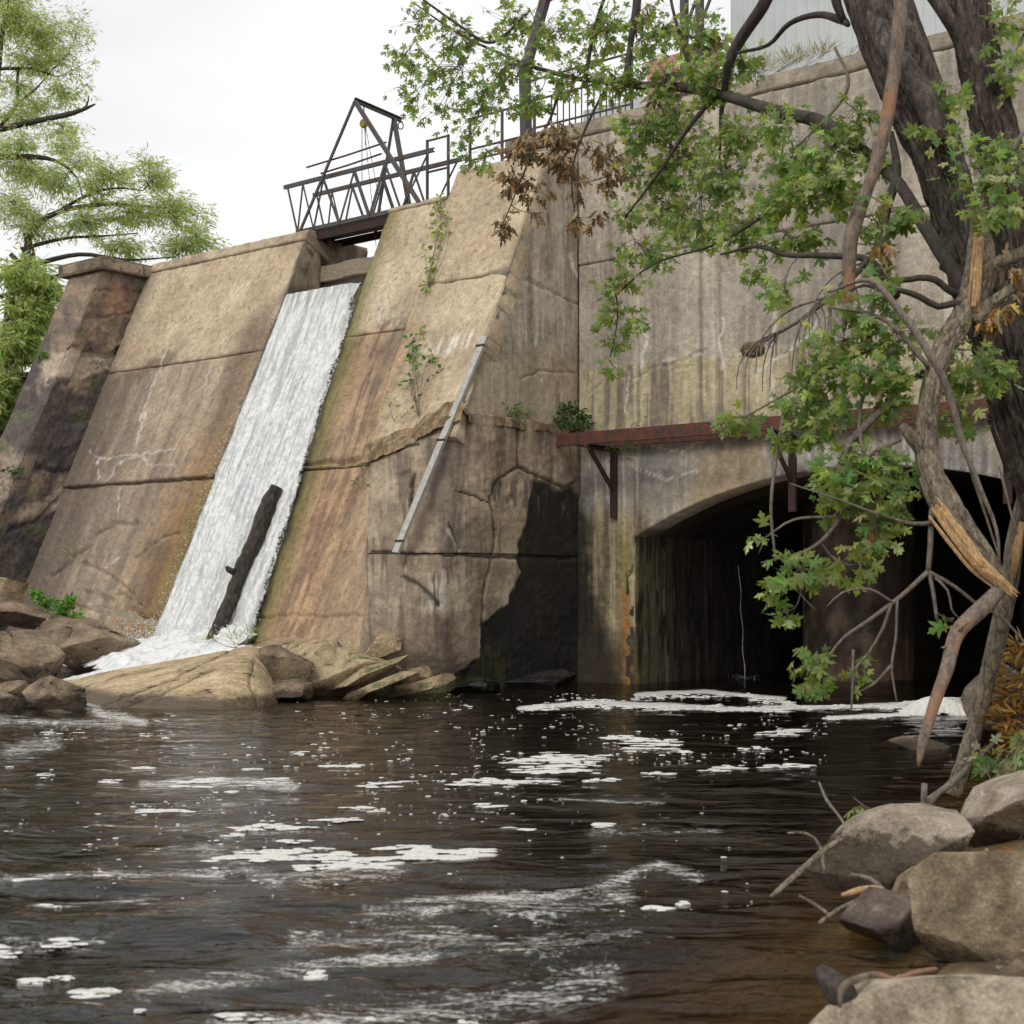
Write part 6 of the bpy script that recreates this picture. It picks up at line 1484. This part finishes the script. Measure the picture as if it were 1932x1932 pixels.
for pts in ([(1660, 470, 10.2, 7), (1610, 520, 10.2, 6), (1560, 565, 10.2, 5), (1500, 610, 10.3, 3.5), (1450, 640, 10.4, 2.5), (1415, 668, 10.4, 1.5)], [(1560, 552, 9.5, 2), (1640, 530, 9.4, 5), (1700, 590, 9.3, 7), (1750, 660, 9.2, 7.5), (1790, 740, 9.2, 7), (1815, 830, 9.2, 6), (1850, 920, 9.2, 4.5), (1880, 1000, 9.2, 3.5), (1886, 1065, 9.2, 2)],
            [(1560, 580, 9.8, 2), (1640, 592, 9.8, 4), (1690, 620, 9.7, 4.5), (1750, 690, 9.6, 5)], [(1758, 960, 9.45, 6), (1756, 1020, 9.4, 5.5), (1752, 1078, 9.4, 5)], [(1752, 1078, 9.4, 5), (1700, 1125, 9.4, 4.5), (1640, 1170, 9.4, 4), (1590, 1205, 9.4, 3), (1556, 1250, 9.4, 2)], [(1680, 1140, 9.4, 3.5), (1668, 1180, 9.4, 3), (1640, 1230, 9.4, 2.5), (1600, 1275, 9.4, 1.5)],
            [(1692, 1130, 9.4, 3), (1690, 1200, 9.4, 2.5), (1682, 1260, 9.4, 2.5), (1692, 1325, 9.4, 1.5)], [(1610, 1225, 9.4, 2.5), (1608, 1300, 9.4, 2.5), (1606, 1345, 9.4, 1.5)], [(1682, 1255, 9.4, 2.5), (1650, 1290, 9.4, 2.5), (1612, 1310, 9.4, 1.5)], [(1690, 1140, 9.4, 2.5), (1640, 1112, 9.35, 2.5), (1590, 1118, 9.35, 2), (1560, 1145, 9.35, 1.5)], [(1752, 1078, 9.4, 4), (1800, 1106, 9.4, 3.5), (1850, 1145, 9.4, 3), (1890, 1165, 9.4, 2.5), (1940, 1220, 9.4, 2)],
            [(1752, 1078, 9.4, 4), (1760, 1115, 9.4, 4), (1768, 1172, 9.4, 3)], [(1764, 1090, 9.4, 3), (1788, 1115, 9.4, 2.5), (1795, 1150, 9.4, 2), (1808, 1165, 9.4, 1.2)], [(1762, 985, 9.4, 5), (1720, 988, 9.4, 4), (1650, 968, 9.4, 3), (1590, 945, 9.45, 2.5), (1490, 912, 9.5, 1)], [(1610, 930, 9.6, 4), (1570, 1000, 9.6, 4), (1520, 1040, 9.6, 3), (1435, 1062, 9.6, 1.5)],
            [(1590, 975, 9.6, 3), (1500, 980, 9.6, 2.5), (1450, 1010, 9.6, 1.5)], [(1522, 1040, 9.6, 3), (1515, 1090, 9.6, 2.5), (1510, 1120, 9.6, 2), (1540, 1152, 9.6, 1)], [(1478, 780, 9.9, 3), (1465, 860, 9.9, 3.5), (1455, 960, 9.9, 3), (1463, 1060, 9.9, 2)], [(1815, 830, 9.2, 3), (1835, 900, 9.3, 3), (1862, 980, 9.3, 2.5), (1888, 1060, 9.3, 1.5)], [(1885, 880, 9.6, 2.5), (1905, 960, 9.6, 2.5), (1920, 1010, 9.6, 1.2)],
            [(1870, 1040, 9.3, 2), (1845, 1075, 9.3, 1.5), (1850, 1040, 9.3, 1.2)], [(1640, 900, 9.6, 3), (1620, 800, 9.7, 4), (1640, 720, 9.8, 4), (1700, 640, 9.8, 5)], [(1700, 830, 9.6, 4), (1640, 860, 9.6, 4), (1600, 930, 9.6, 3)], [(1580, 900, 9.6, 4), (1600, 840, 9.7, 8), (1612, 825, 9.7, 8), (1660, 780, 9.7, 8), (1690, 765, 9.7, 7)], [(1400, 790, 10.4, 1.5), (1480, 745, 10.2, 2.5), (1580, 690, 10, 3), (1680, 640, 9.9, 4)],
            [(1900, 530, 9.8, 4), (1860, 640, 9.8, 4), (1830, 720, 9.8, 3), (1810, 790, 9.8, 2)], [(1930, 250, 10, 4), (1880, 330, 9.9, 4), (1850, 400, 9.9, 3)], [(1935, 60, 10.6, 4), (1905, 130, 10.5, 3)], [(1640, 330, 10.6, 2.5), (1600, 420, 10.6, 3), (1590, 520, 10.5, 2.5)], [(1575, 90, 11, 3), (1600, 150, 10.9, 3.5), (1580, 200, 10.9, 3), (1500, 280, 11, 2)]):
    T.limb(pts, M_TWIG, "branch", 7, .1, .0, .05)
# bare drooping twigs of the dead fan, with an old nest at its tip
fan = [(1660, 470), (1610, 520), (1560, 565), (1500, 610), (1450, 640)]
for k in range(26):
    t = T.r.random() * 3.8; i = int(t); f_ = t - i; u = fan[i][0] + (fan[i + 1][0] - fan[i][0]) * f_; v = fan[i][1] + (fan[i + 1][1] - fan[i][1]) * f_
    L = 30 + 120 * T.r.random() ** 1.5; sx = T.r.normal(-.5, .5)
    T.limb([(u, v, 10.2, 2.2), (u + sx * L * .6, v + L * .22, 10.2, 1.8), (u + sx * L * .95, v + L * .6, 10.15, 1.4), (u + sx * L, v + L, 10.1, .8)], None, build=False, attach=False)
for a in ((790, 40, 50, 35, 15.5, 40), (760, 110, 50, 30, 15.5, 40), (860, 60, 60, 40, 15, 65), (850, 130, 70, 35, 15, 70), (770, 180, 45, 20, 15.5, 26), (900, 190, 70, 30, 15, 60), (820, 215, 40, 12, 15, 16), (960, 40, 60, 40, 15, 75), (960, 120, 60, 40, 14.5, 85), (1000, 190, 50, 30, 14.5, 45), (1060, 60, 50, 50, 14.5, 75), (1080, 140, 60, 35, 14, 75), (880, 265, 50, 40, 15, 36), (905, 305, 30, 20, 15, 20),
          (1150, 60, 60, 55, 14, 95), (1170, 150, 60, 40, 13.5, 90), (1240, 60, 50, 50, 13.5, 85), (1260, 140, 60, 40, 13, 90), (1330, 60, 50, 60, 13, 90), (1340, 150, 60, 40, 12.5, 90), (1400, 110, 40, 40, 12.5, 50), (1190, 250, 40, 40, 13, 55), (1270, 230, 60, 40, 13, 90), (1300, 300, 70, 50, 13, 115), (1220, 330, 40, 40, 13, 50), (1400, 250, 60, 50, 12.5, 90), (1370, 340, 70, 50, 12.5, 110), (1260, 390, 60, 40, 13, 85),
          (1180, 400, 30, 30, 13, 28), (1320, 430, 80, 40, 12.5, 95), (1220, 470, 50, 30, 13, 50), (1170, 540, 40, 35, 12.5, 38), (1200, 600, 40, 20, 12.5, 24), (1145, 580, 25, 20, 12.5, 16), (1155, 640, 25, 22, 12.5, 20), (1160, 690, 22, 12, 12.5, 11), (1400, 430, 60, 40, 12, 75), (1470, 230, 50, 30, 11.5, 45), (1500, 300, 60, 40, 11.5, 85), (1480, 370, 60, 50, 11, 85), (1560, 280, 50, 40, 11, 65), (1560, 360, 60, 40, 11, 70),
          (1500, 450, 50, 35, 11, 50), (1600, 330, 40, 40, 10.8, 40), (1640, 220, 60, 30, 10.8, 42), (1640, 290, 40, 30, 10.8, 30), (1430, 510, 40, 20, 11, 20), (1480, 550, 35, 35, 10.8, 28), (1800, 160, 30, 30, 10.4, 22), (1870, 260, 50, 30, 9.9, 26), (1830, 310, 60, 40, 9.9, 36), (1890, 330, 50, 40, 9.7, 36), (1870, 400, 50, 30, 9.6, 28), (1780, 240, 40, 30, 10.2, 20), (1910, 130, 30, 60, 10.4, 36), (1900, 40, 40, 40, 10.6, 26),
          (1660, 420, 50, 40, 10.0, 42), (1700, 390, 30, 30, 10.0, 20), (1640, 560, 60, 50, 9.9, 65), (1690, 620, 60, 40, 9.8, 60), (1600, 640, 70, 40, 9.9, 60), (1540, 700, 60, 40, 9.9, 55), (1640, 700, 70, 40, 9.7, 70), (1520, 760, 60, 35, 9.9, 55), (1590, 760, 60, 30, 9.8, 42), (1680, 740, 50, 40, 9.7, 44), (1400, 785, 45, 20, 10.4, 28), (1500, 810, 50, 25, 9.9, 30), (1820, 660, 60, 50, 9.7, 40), (1850, 720, 50, 40, 9.6, 32), (1800, 760, 40, 40, 9.7, 24), (1880, 690, 30, 40, 9.7, 16), (1830, 800, 30, 20, 9.7, 11),
          (1640, 860, 70, 40, 9.6, 70), (1600, 910, 60, 40, 9.6, 55), (1680, 930, 50, 50, 9.5, 55), (1560, 950, 40, 20, 9.7, 14), (1640, 1000, 50, 40, 9.5, 32), (1570, 900, 40, 20, 9.6, 20), (1590, 1060, 60, 30, 9.55, 24), (1500, 1070, 60, 30, 9.55, 30), (1470, 1110, 30, 25, 9.55, 16), (1480, 1150, 25, 14, 9.55, 9), (1430, 1010, 18, 14, 9.6, 6), (1540, 1250, 40, 30, 9.4, 32), (1530, 1290, 25, 14, 9.4, 12), (1640, 1230, 12, 14, 9.4, 5), (1625, 1275, 16, 14, 9.4, 6), (1800, 1165, 18, 10, 9.4, 5)):
    T.cluster(a[0], a[1], a[2] * 1.32, a[3] * 1.36, a[4], int(a[5] * (2.0 if a[4] > 12.3 else 1.5)), hang=.45, trunk_r=.005, size=(.04, .10) if a[4] > 12.3 else (.045, .12), per=4)
for a in ((1000, 270, 40, 30, 14, 40), (1060, 250, 50, 25, 14, 52), (1050, 300, 50, 40, 14, 62), (960, 330, 30, 30, 14, 30), (1000, 350, 50, 30, 14, 44), (950, 410, 18, 30, 14, 20), (1090, 340, 25, 40, 13.9, 24), (1085, 410, 16, 25, 13.8, 18), (1130, 280, 40, 40, 13.6, 38), (1180, 290, 30, 40, 13.5, 26), (1205, 30, 25, 30, 13.6, 20), (1215, 250, 30, 30, 13.2, 18), (1340, 60, 30, 40, 13, 14), (1270, 280, 30, 40, 13, 14), (1030, 235, 50, 20, 14, 20), (1240, 210, 40, 30, 13.2, 16), (975, 290, 30, 30, 14, 16), (1150, 330, 30, 30, 13.6, 18), (1120, 400, 16, 30, 13.7, 10), (1020, 400, 30, 20, 14, 10)):
    T.cluster(*a[:5], int(a[5] * 1.7), cols=DEAD_C, shapes=1, size=(.07, .115), hang=1.1, per=6)
for a in ((1900, 560, 30, 40, 9.65, 34), (1870, 590, 30, 20, 9.65, 20), (1905, 500, 25, 20, 9.6, 14), (1660, 455, 20, 16, 9.9, 12), (1640, 985, 8, 14, 9.5, 4)):
    T.cluster(*a, cols=DRY_C + DEAD_C, shapes=1, size=(.07, .12), hang=1.0)
T.finish([MAPLE, WILT], [M_LEAF, M_DEAD], singles=300)
# the old nest
nb_ = MB(); nr = np.random.default_rng(4); nc = P(1420, 660, 10.38)
for _ in range(260):
    t = nr.standard_normal(3); t /= np.linalg.norm(t); p = nc + t * np.array([.085, .07, .05]) * (.6 + .4 * nr.random()); q_ = np.cross(t, nr.standard_normal(3)); q_ /= np.linalg.norm(q_) + 1e-9
    nb_.tube([p - q_ * .04, p + t * .006, p + q_ * .04], .002, 3, cap=False, col=lin(150, 132, 98) * (.5 + .8 * nr.random()))
tag(nb_.build("bird_nest", m_attr("nest_straw", .95), None), "small straw nest at the tip of the bare twig fan", "nest")

# ------------------------------------------------------------------ snapped pieces standing on the bank below the maple
def stick(name, label, cat, px, mat, sides=14, jit=.12, ridge=.004, group=None, step=.04):
    p, rad = limb_pts(px, step); base = p[np.argmin(p[:, 2])]
    o = empty(name, base, label, cat, group); return MB().tube(p, rad, sides, jit, len(label), ridge=ridge).build("stem", mat, o, True)
o = stick("broken_branch", "thick broken branch hanging from the torn limb down to the water", "branch", [(1893, 1106, 9.28, 14), (1852, 1148, 9.2, 16), (1806, 1196, 9.1, 16), (1786, 1262, 9.0, 14), (1763, 1330, 8.95, 12), (1741, 1400, 8.9, 10), (1733, 1446, 8.9, 4)], M_BARKP)
for a, b in (((1806, 1196), (1838, 1168)), ((1790, 1230), (1776, 1222))): MB().tube([P(a[0], a[1], 9.07), P((a[0] + b[0]) / 2, (a[1] + b[1]) / 2 - 5, 9.02), P(b[0], b[1], 9.0)], [.012, .009, .004], 6).build("branch_stub", M_BARKP, o, True)
o = stick("young_maple", "slender leaning maple stem rising from the bank at the right edge", "young tree", [(1796, 1500, 11.0, 16), (1828, 1410, 11, 17), (1855, 1310, 11, 17), (1880, 1210, 10.9, 18), (1903, 1110, 10.8, 17), (1918, 1010, 10.8, 17), (1945, 900, 10.8, 16), (1985, 780, 10.8, 15)], M_BARK2, 22, ridge=.008)
MB().tube([P(1912, 1090, 10.62), P(1918, 1040, 10.6), P(1928, 985, 10.6)], [.015, .035, .02], 8, .3).build("bark_scar", M_SPLIT, o, True)
stick("dead_stick", "thin crooked root lying from the bank to the foot of the leaning stem", "stick", [(1745, 1512, 9.8, 6), (1790, 1482, 9.9, 7), (1835, 1440, 10, 6), (1875, 1400, 10.1, 4)], M_TWIG, 8)
SK = [("pale crooked branch reaching from the wedge boulder into the water", [(1455, 1692, 7.7, 4), (1478, 1672, 7.75, 6), (1520, 1635, 7.9, 6), (1560, 1600, 8.0, 6), (1592, 1582, 8.0, 4)], M_BARK2), ("thin forked twig arching above the pale crooked branch", [(1485, 1572, 7.95, 2), (1520, 1572, 7.95, 3), (1545, 1592, 7.95, 3), (1552, 1620, 7.9, 3), (1555, 1650, 7.85, 2)], M_BARK2), ("slim brown twig standing up from the water by the wedge boulder", [(1545, 1475, 8.6, 2), (1560, 1510, 8.5, 3), (1590, 1550, 8.4, 2.5), (1600, 1585, 8.3, 2)], M_TWIG),
      ("grey stick lying over the dark rounded rock", [(1545, 1742, 6.9, 4), (1590, 1712, 6.95, 5), (1640, 1690, 7.0, 4)], M_BARK2), ("short grey stick crossing the one on the dark rock", [(1508, 1690, 7.0, 2), (1540, 1708, 7.0, 3), (1568, 1728, 6.95, 3)], M_BARK2), ("fresh orange splinter of wood on the dark rounded rock", [(1588, 1690, 7.0, 4), (1620, 1680, 7.0, 7), (1650, 1676, 7.05, 6), (1668, 1678, 7.05, 3)], M_SPLIT), ("curved brown stick in front of the wedge boulder", [(1605, 1650, 7.3, 3), (1640, 1658, 7.3, 5), (1668, 1680, 7.25, 5), (1685, 1700, 7.2, 3)], M_TWIG),
      ("cut stub standing upright at the water beyond the wedge boulder", [(1742, 1560, 8.9, 6), (1743, 1520, 8.9, 6), (1744, 1478, 8.9, 6)], M_TWIG), ("short slanting cut stub beside the upright one", [(1745, 1530, 8.9, 5), (1765, 1505, 8.9, 5), (1776, 1490, 8.9, 5)], M_TWIG)]
for lab, px, mt in SK: stick("driftwood_stick", lab, "stick", px, mt, 9, .15, .0, "sticks caught on the right bank")
DW = empty("driftwood_root", P(1590, 1880, 5.45), "dark driftwood chunk with a curled pale root on the nearest boulder", "driftwood")
p, rad = limb_pts([(1545, 1835, 5.35, 16), (1565, 1852, 5.3, 24), (1590, 1875, 5.25, 26), (1610, 1895, 5.2, 14)], .02); MB().tube(p, rad, 16, .35, 3, ridge=.008).build("chunk", M_TWIGD, DW, True)
p, rad = limb_pts([(1585, 1902, 5.1, 3), (1588, 1868, 5.12, 8), (1610, 1850, 5.2, 8), (1650, 1838, 5.3, 7), (1690, 1848, 5.3, 7), (1725, 1836, 5.4, 7), (1765, 1828, 5.5, 5)], .02); MB().tube(p, rad, 10, .35, 5, ridge=.003).build("root", M_BARKP, DW, True)

# ------------------------------------------------------------------ small plants
def plant(name, label, cat, base, spots, shapes, mat, cols, size, seed, stems=True, hang=.3, group=None, col_t=M_TWIG):
    """spots: (u, v, ru, rv, depth, leaves); stems run from base to each spot"""
    o = empty(name, base, label, cat, group); N = Net(o, col_t, seed); N.pts = [np.asarray(base)[None]]
    for u, v, ru, rv, d, n in spots: N.cluster(u, v, ru, rv, d, n, cols, 0, size, hang, rd=max(ru, rv) * d / FPX * .5, per=5, trunk_r=.006)
    N.tw.build("stem", col_t, o, True)
    pos = np.array([l[0] for l in N.L]); fr = frames(np.array([l[1] for l in N.L]), np.array([l[2] for l in N.L])); mb = MB()
    add_leaves(mb, shapes, pos, fr, np.array([l[3] for l in N.L]), np.array([l[4] for l in N.L]), N.r); f = mb.build("foliage", mat, o); f["kind"] = "stuff"; return o
def dd(u, v, off=.1): return float(F(*on_dam(u, v, off))[1])
LIGHT_C = [(150, 172, 84), (128, 156, 72), (170, 186, 104), (108, 140, 66)]
WEED_C = [(84, 122, 52), (104, 142, 58), (68, 100, 48), (124, 150, 76)]
plant("wall_sapling", "pale green sapling trailing down the dam under the handrail", "sapling", F(*on_dam(808, 545, .03)), [(822, 385, 18, 18, dd(822, 385), 44), (832, 415, 14, 16, dd(832, 415), 26), (828, 440, 12, 14, dd(828, 440), 20), (820, 470, 14, 14, dd(820, 470), 22), (812, 500, 10, 16, dd(812, 500), 18), (808, 530, 9, 14, dd(808, 530), 14), (800, 470, 10, 6, dd(800, 470), 6)], OVAL, M_PLANT, LIGHT_C, (.07, .12), 3)
plant("wall_sapling", "thin sapling growing from the soil ledge on the dam", "sapling", F(*on_dam(790, 785, .05)), [(788, 620, 9, 14, dd(788, 620), 16), (785, 650, 14, 14, dd(785, 650), 24), (778, 680, 14, 12, dd(778, 680), 18), (815, 668, 14, 10, dd(815, 668), 14), (828, 682, 8, 6, dd(828, 682), 6), (775, 715, 12, 10, dd(775, 715), 14), (783, 745, 10, 8, dd(783, 745), 8)], OVAL, M_PLANT, WEED_C, (.07, .12), 4)
plant("ledge_weed", "yellowish wisps on the soil ledge left of the thin sapling", "weed", F(*on_dam(745, 795, .05)), [(738, 760, 14, 22, dd(738, 760), 26), (765, 780, 20, 10, dd(765, 780), 16)], SLIM, M_PLANT, LIGHT_C, (.07, .12), 5, group="weeds on the concrete")
plant("ledge_weed", "tuft of strap leaves on the ledge beside the black stain", "weed", F(*on_a(952, 790, .1)), [(950, 772, 14, 10, 24.3, 26), (965, 768, 16, 10, 24.2, 26), (985, 776, 10, 10, 24.4, 14)], SLIM, M_PLANT, WEED_C, (.14, .24), 6, group="weeds on the concrete")
plant("ledge_bush", "dark bushy weed in the corner above the rusty beam", "bush", F(*on_a(1085, 812, .1)), [(1075, 770, 20, 18, 25.2, 90), (1095, 782, 18, 18, 25.2, 80), (1055, 790, 18, 10, 25.0, 50), (1085, 800, 24, 8, 25.1, 60), (1110, 795, 14, 8, 25.2, 30)], OVAL, M_PLANT, [(62, 92, 46), (80, 110, 56), (52, 78, 42)], (.06, .10), 7)
plant("beam_fern", "small fern growing through the rusty walkway frame", "fern", F(.95, .5, 4.0), [(1170, 838, 18, 9, 24.5, 34), (1195, 842, 14, 9, 24.4, 22), (1180, 858, 8, 8, 24.4, 12), (1205, 790, 14, 12, 24.6, 12)], SLIM, M_PLANT, [(118, 122, 56), (96, 108, 50)], (.08, .13), 8)
plant("ledge_weed", "small weed in the dam joint right of the fall", "weed", F(*on_dam(685, 885, .02)), [(680, 878, 10, 4, dd(680, 878), 12), (672, 905, 14, 7, dd(672, 905), 20), (685, 912, 8, 5, dd(685, 912), 10)], SLIM, M_PLANT, WEED_C, (.06, .10), 9, group="weeds on the concrete")
plant("toe_bush", "bright green bush at the foot of the dam above the left rocks", "bush", P(115, 1185, 26.0), [(72, 1118, 14, 14, 26.3, 110), (95, 1135, 16, 12, 26.2, 90), (128, 1135, 14, 14, 26.0, 100), (120, 1155, 20, 14, 25.9, 150), (145, 1165, 16, 12, 25.8, 110), (165, 1176, 16, 5, 25.8, 40)], OVAL, M_PLANT, [(76, 130, 40), (94, 150, 48), (60, 104, 38), (120, 150, 50)], (.06, .11), 10)
plant("ledge_weed", "dark weed on the left edge of the buttress", "weed", P(78, 672, 30.2), [(76, 664, 9, 10, 30.1, 36)], OVAL, M_PLANT, WEED_C, (.08, .12), 11, group="weeds on the concrete")
plant("ledge_weed", "low weed on the side of the dark buttress", "weed", P(28, 890, 28.9), [(28, 884, 18, 7, 28.8, 40)], OVAL, M_PLANT, [(70, 92, 56), (90, 110, 66)], (.07, .12), 12, group="weeds on the concrete")
plant("ledge_weed", "sprig in a crack low on the dam by the left rocks", "weed", F(*on_dam(125, 1052, .02)), [(127, 1042, 6, 10, dd(127, 1042), 16)], SLIM, M_PLANT, LIGHT_C, (.07, .11), 13, group="weeds on the concrete")
plant("grass_tuft", "wispy grass tuft on the slab below the log", "grass", P(445, 1222, 22.6), [(440, 1205, 16, 14, 22.6, 40), (470, 1198, 10, 14, 22.6, 40), (400, 1205, 10, 16, 22.5, 24)], BLADE, M_PLANT, LIGHT_C, (.12, .22), 14, hang=-.5)
plant("bank_maple_sprig", "pale leaved maple sprig hanging at the water behind the wedge boulder", "leafy sprig", P(1740, 1560, 8.9), [(1610, 1505, 16, 10, 8.8, 7), (1625, 1532, 24, 14, 8.8, 10), (1690, 1520, 22, 14, 8.8, 14), (1715, 1535, 18, 12, 8.8, 8), (1755, 1525, 14, 10, 8.8, 8)], MAPLE, M_LEAF, [(170, 174, 140), (120, 140, 76), (186, 186, 158)], (.06, .10), 15, hang=.9)
plant("bank_maple_sprig", "leafy fallen sprig between the leaning stem and the right edge", "leafy sprig", P(1880, 1490, 9.6), [(1850, 1410, 20, 18, 10.0, 14), (1880, 1440, 24, 20, 9.8, 18), (1905, 1420, 24, 20, 9.8, 16), (1860, 1475, 20, 14, 9.6, 12), (1900, 1470, 24, 14, 9.5, 12), (1925, 1390, 20, 20, 10, 12)], MAPLE, M_LEAF, [(110, 136, 70), (150, 160, 110), (84, 116, 60), (172, 176, 144)], (.06, .11), 16, hang=.7)
plant("dry_fern", "mass of dry orange ferns on the bank at the right edge", "fern", P(1930, 1420, 10.8), [(1905, 1260, 26, 26, 11.2, 120), (1925, 1220, 20, 24, 11.2, 80), (1900, 1310, 30, 26, 11.0, 140), (1930, 1290, 26, 30, 11, 120), (1920, 1350, 30, 24, 10.9, 130), (1885, 1345, 20, 16, 11, 60), (1925, 1390, 20, 10, 10.8, 40)], SLIM, M_DEAD, DRY_C + [(150, 130, 60)], (.08, .15), 18)
plant("dry_grass", "thin dry grass along the top of the wall under the shed", "grass", F(3.2, -.4, 9.62), [(1440, 125, 34, 12, 23.6, 130), (1500, 112, 40, 10, 23.3, 130), (1560, 98, 30, 9, 23.0, 90), (1640, 80, 30, 8, 22.6, 60)], BLADE, M_DEAD, [(150, 146, 92), (170, 156, 110)], (.12, .26), 19, hang=-.8)
# leaf litter on the near bank
lt = MB(); lr = np.random.default_rng(8); n_ = 260
yy = 5 + 7 * lr.random(n_); xx = np.interp(yy, [p[0] for p in SHORE], [p[1] for p in SHORE]) + .1 + 1.6 * lr.random(n_); zz = ground_z(xx, yy) + .02
add_leaves(lt, WILT, np.stack([xx, yy, zz], -1), frames(lr.standard_normal((n_, 3)) * [1, 1, .2], np.tile([0, 0, 1.0], (n_, 1)) + .4 * lr.standard_normal((n_, 3))), .05 + .05 * lr.random(n_), greens(lr, n_, DEAD_C + DRY_C), lr)
tag(lt.build("leaf_litter", M_DEAD), "fallen brown leaves scattered on the right bank", "leaves", kind="stuff")

# ------------------------------------------------------------------ trees on the left bank above the dam
WIL_C = [(172, 180, 132), (186, 192, 148), (156, 168, 118), (196, 200, 164)]
def willow(label, base, limbs, clusters, seed, cols, size):
    o = empty("willow_tree", base, label, "tree", "willows beyond the left end of the dam"); N = Net(o, M_TWIGD, seed)
    for px in limbs: N.limb(px, M_TWIGD if px[0][3] < 9 else M_BARK, "limb" if px[0][3] < 9 else "trunk", 10, .15, 0, .3)
    for u, v, ru, rv, d, n in clusters: N.cluster(u, v, ru * 1.1, rv * 1.1, d, int(n * 4.6), cols, 0, size, .35, per=11, trunk_r=.014, rd=1.2)
    N.finish([SLIM], [M_WILLOW])
willow("tall pale willow at the upper left corner", P(-40, 980, 46), [[(-40, 1000, 46, 14), (-35, 600, 46, 12), (-20, 300, 46, 10), (0, 100, 46, 5), (20, -40, 46, 3)], [(-20, 250, 46, 7), (0, 244, 45.5, 6), (70, 228, 45, 5.5), (140, 213, 44.6, 4.5), (180, 196, 44.4, 1.5)], [(140, 213, 44.6, 3), (163, 200, 44.5, 2), (168, 180, 44.5, 1)], [(0, 240, 46, 4), (32, 195, 46, 3), (34, 135, 46, 2.5), (60, 130, 46, 1.5)], [(32, 195, 46, 2), (70, 165, 46, 1.5), (100, 130, 46, 1)], [(-10, 130, 46, 3.5), (60, 130, 46, 2.5), (110, 145, 46, 1)]],
       [(30, 40, 60, 60, 46, 620), (90, 60, 50, 50, 46, 420), (60, 110, 70, 40, 46, 420), (130, 100, 30, 50, 46, 120), (170, 70, 14, 10, 46, 14), (30, 160, 50, 25, 46, 170), (120, 175, 40, 30, 46, 200), (165, 160, 14, 30, 46, 24), (180, 110, 8, 10, 46, 8), (20, -20, 70, 40, 46, 320), (70, 200, 60, 25, 45.5, 190), (150, 40, 30, 40, 46, 90), (30, 215, 60, 30, 45.5, 200), (120, 240, 50, 20, 45.5, 110)], 41, WIL_C, (.11, .20))
willow("spreading willow whose rounded crown shows above the dam crest", P(20, 980, 43), [[(20, 1000, 43, 15), (30, 700, 43, 13), (60, 520, 43, 10), (50, 440, 43, 6)], [(30, 560, 43, 7), (60, 440, 43, 6), (110, 400, 43, 5), (200, 385, 43, 4), (290, 390, 43, 1.5)], [(110, 400, 43, 4), (150, 375, 43, 3), (210, 355, 43, 2), (270, 360, 43, 1)], [(-30, 297, 43.5, 6), (60, 296, 43.5, 5), (110, 305, 43.4, 3), (145, 335, 43.3, 2), (155, 370, 43.3, 1)], [(40, 470, 43, 4), (120, 450, 43, 3), (200, 445, 43, 2), (260, 440, 43, 1)], [(60, 500, 43, 5), (150, 480, 42.8, 4), (240, 490, 42.7, 2.5), (330, 485, 42.6, 1)]],
       [(40, 265, 60, 25, 43.5, 170), (120, 262, 50, 25, 43.5, 150), (60, 330, 60, 35, 43.5, 240), (210, 325, 70, 35, 43, 300), (295, 335, 50, 35, 43, 240), (330, 395, 55, 45, 43, 400), (250, 400, 70, 45, 43, 420), (375, 440, 40, 35, 43, 190), (160, 420, 70, 45, 43, 330), (60, 420, 60, 45, 43, 330), (418, 462, 22, 16, 43, 30), (340, 460, 60, 25, 43, 260), (230, 465, 70, 25, 43, 260), (180, 360, 40, 30, 43, 160), (390, 400, 20, 20, 43, 30), (30, 300, 60, 40, 43.5, 260), (110, 350, 60, 40, 43.4, 260), (20, 380, 50, 40, 43, 240), (150, 300, 50, 30, 43.3, 140), (280, 300, 40, 20, 43, 70)], 42, WIL_C, (.11, .20))
willow("dense green willow bough behind the left buttress", P(10, 1000, 38), [[(-20, 1000, 38, 12), (0, 760, 38, 10), (20, 560, 38, 9)], [(-20, 690, 38, 5), (30, 684, 38, 4.5), (60, 686, 38, 2)], [(0, 560, 38, 5), (60, 540, 38, 4), (130, 510, 38, 2)], [(20, 480, 38, 5), (60, 520, 38, 4), (100, 580, 38, 2)]],
       [(50, 520, 60, 40, 38, 460), (60, 590, 55, 45, 38, 560), (30, 650, 50, 45, 38, 500), (10, 730, 45, 45, 38, 420), (0, 790, 26, 26, 38, 160), (100, 545, 24, 24, 38, 120), (60, 640, 30, 30, 38, 160)], 43, [(168, 178, 130), (182, 190, 142), (150, 164, 114)], (.17, .28))
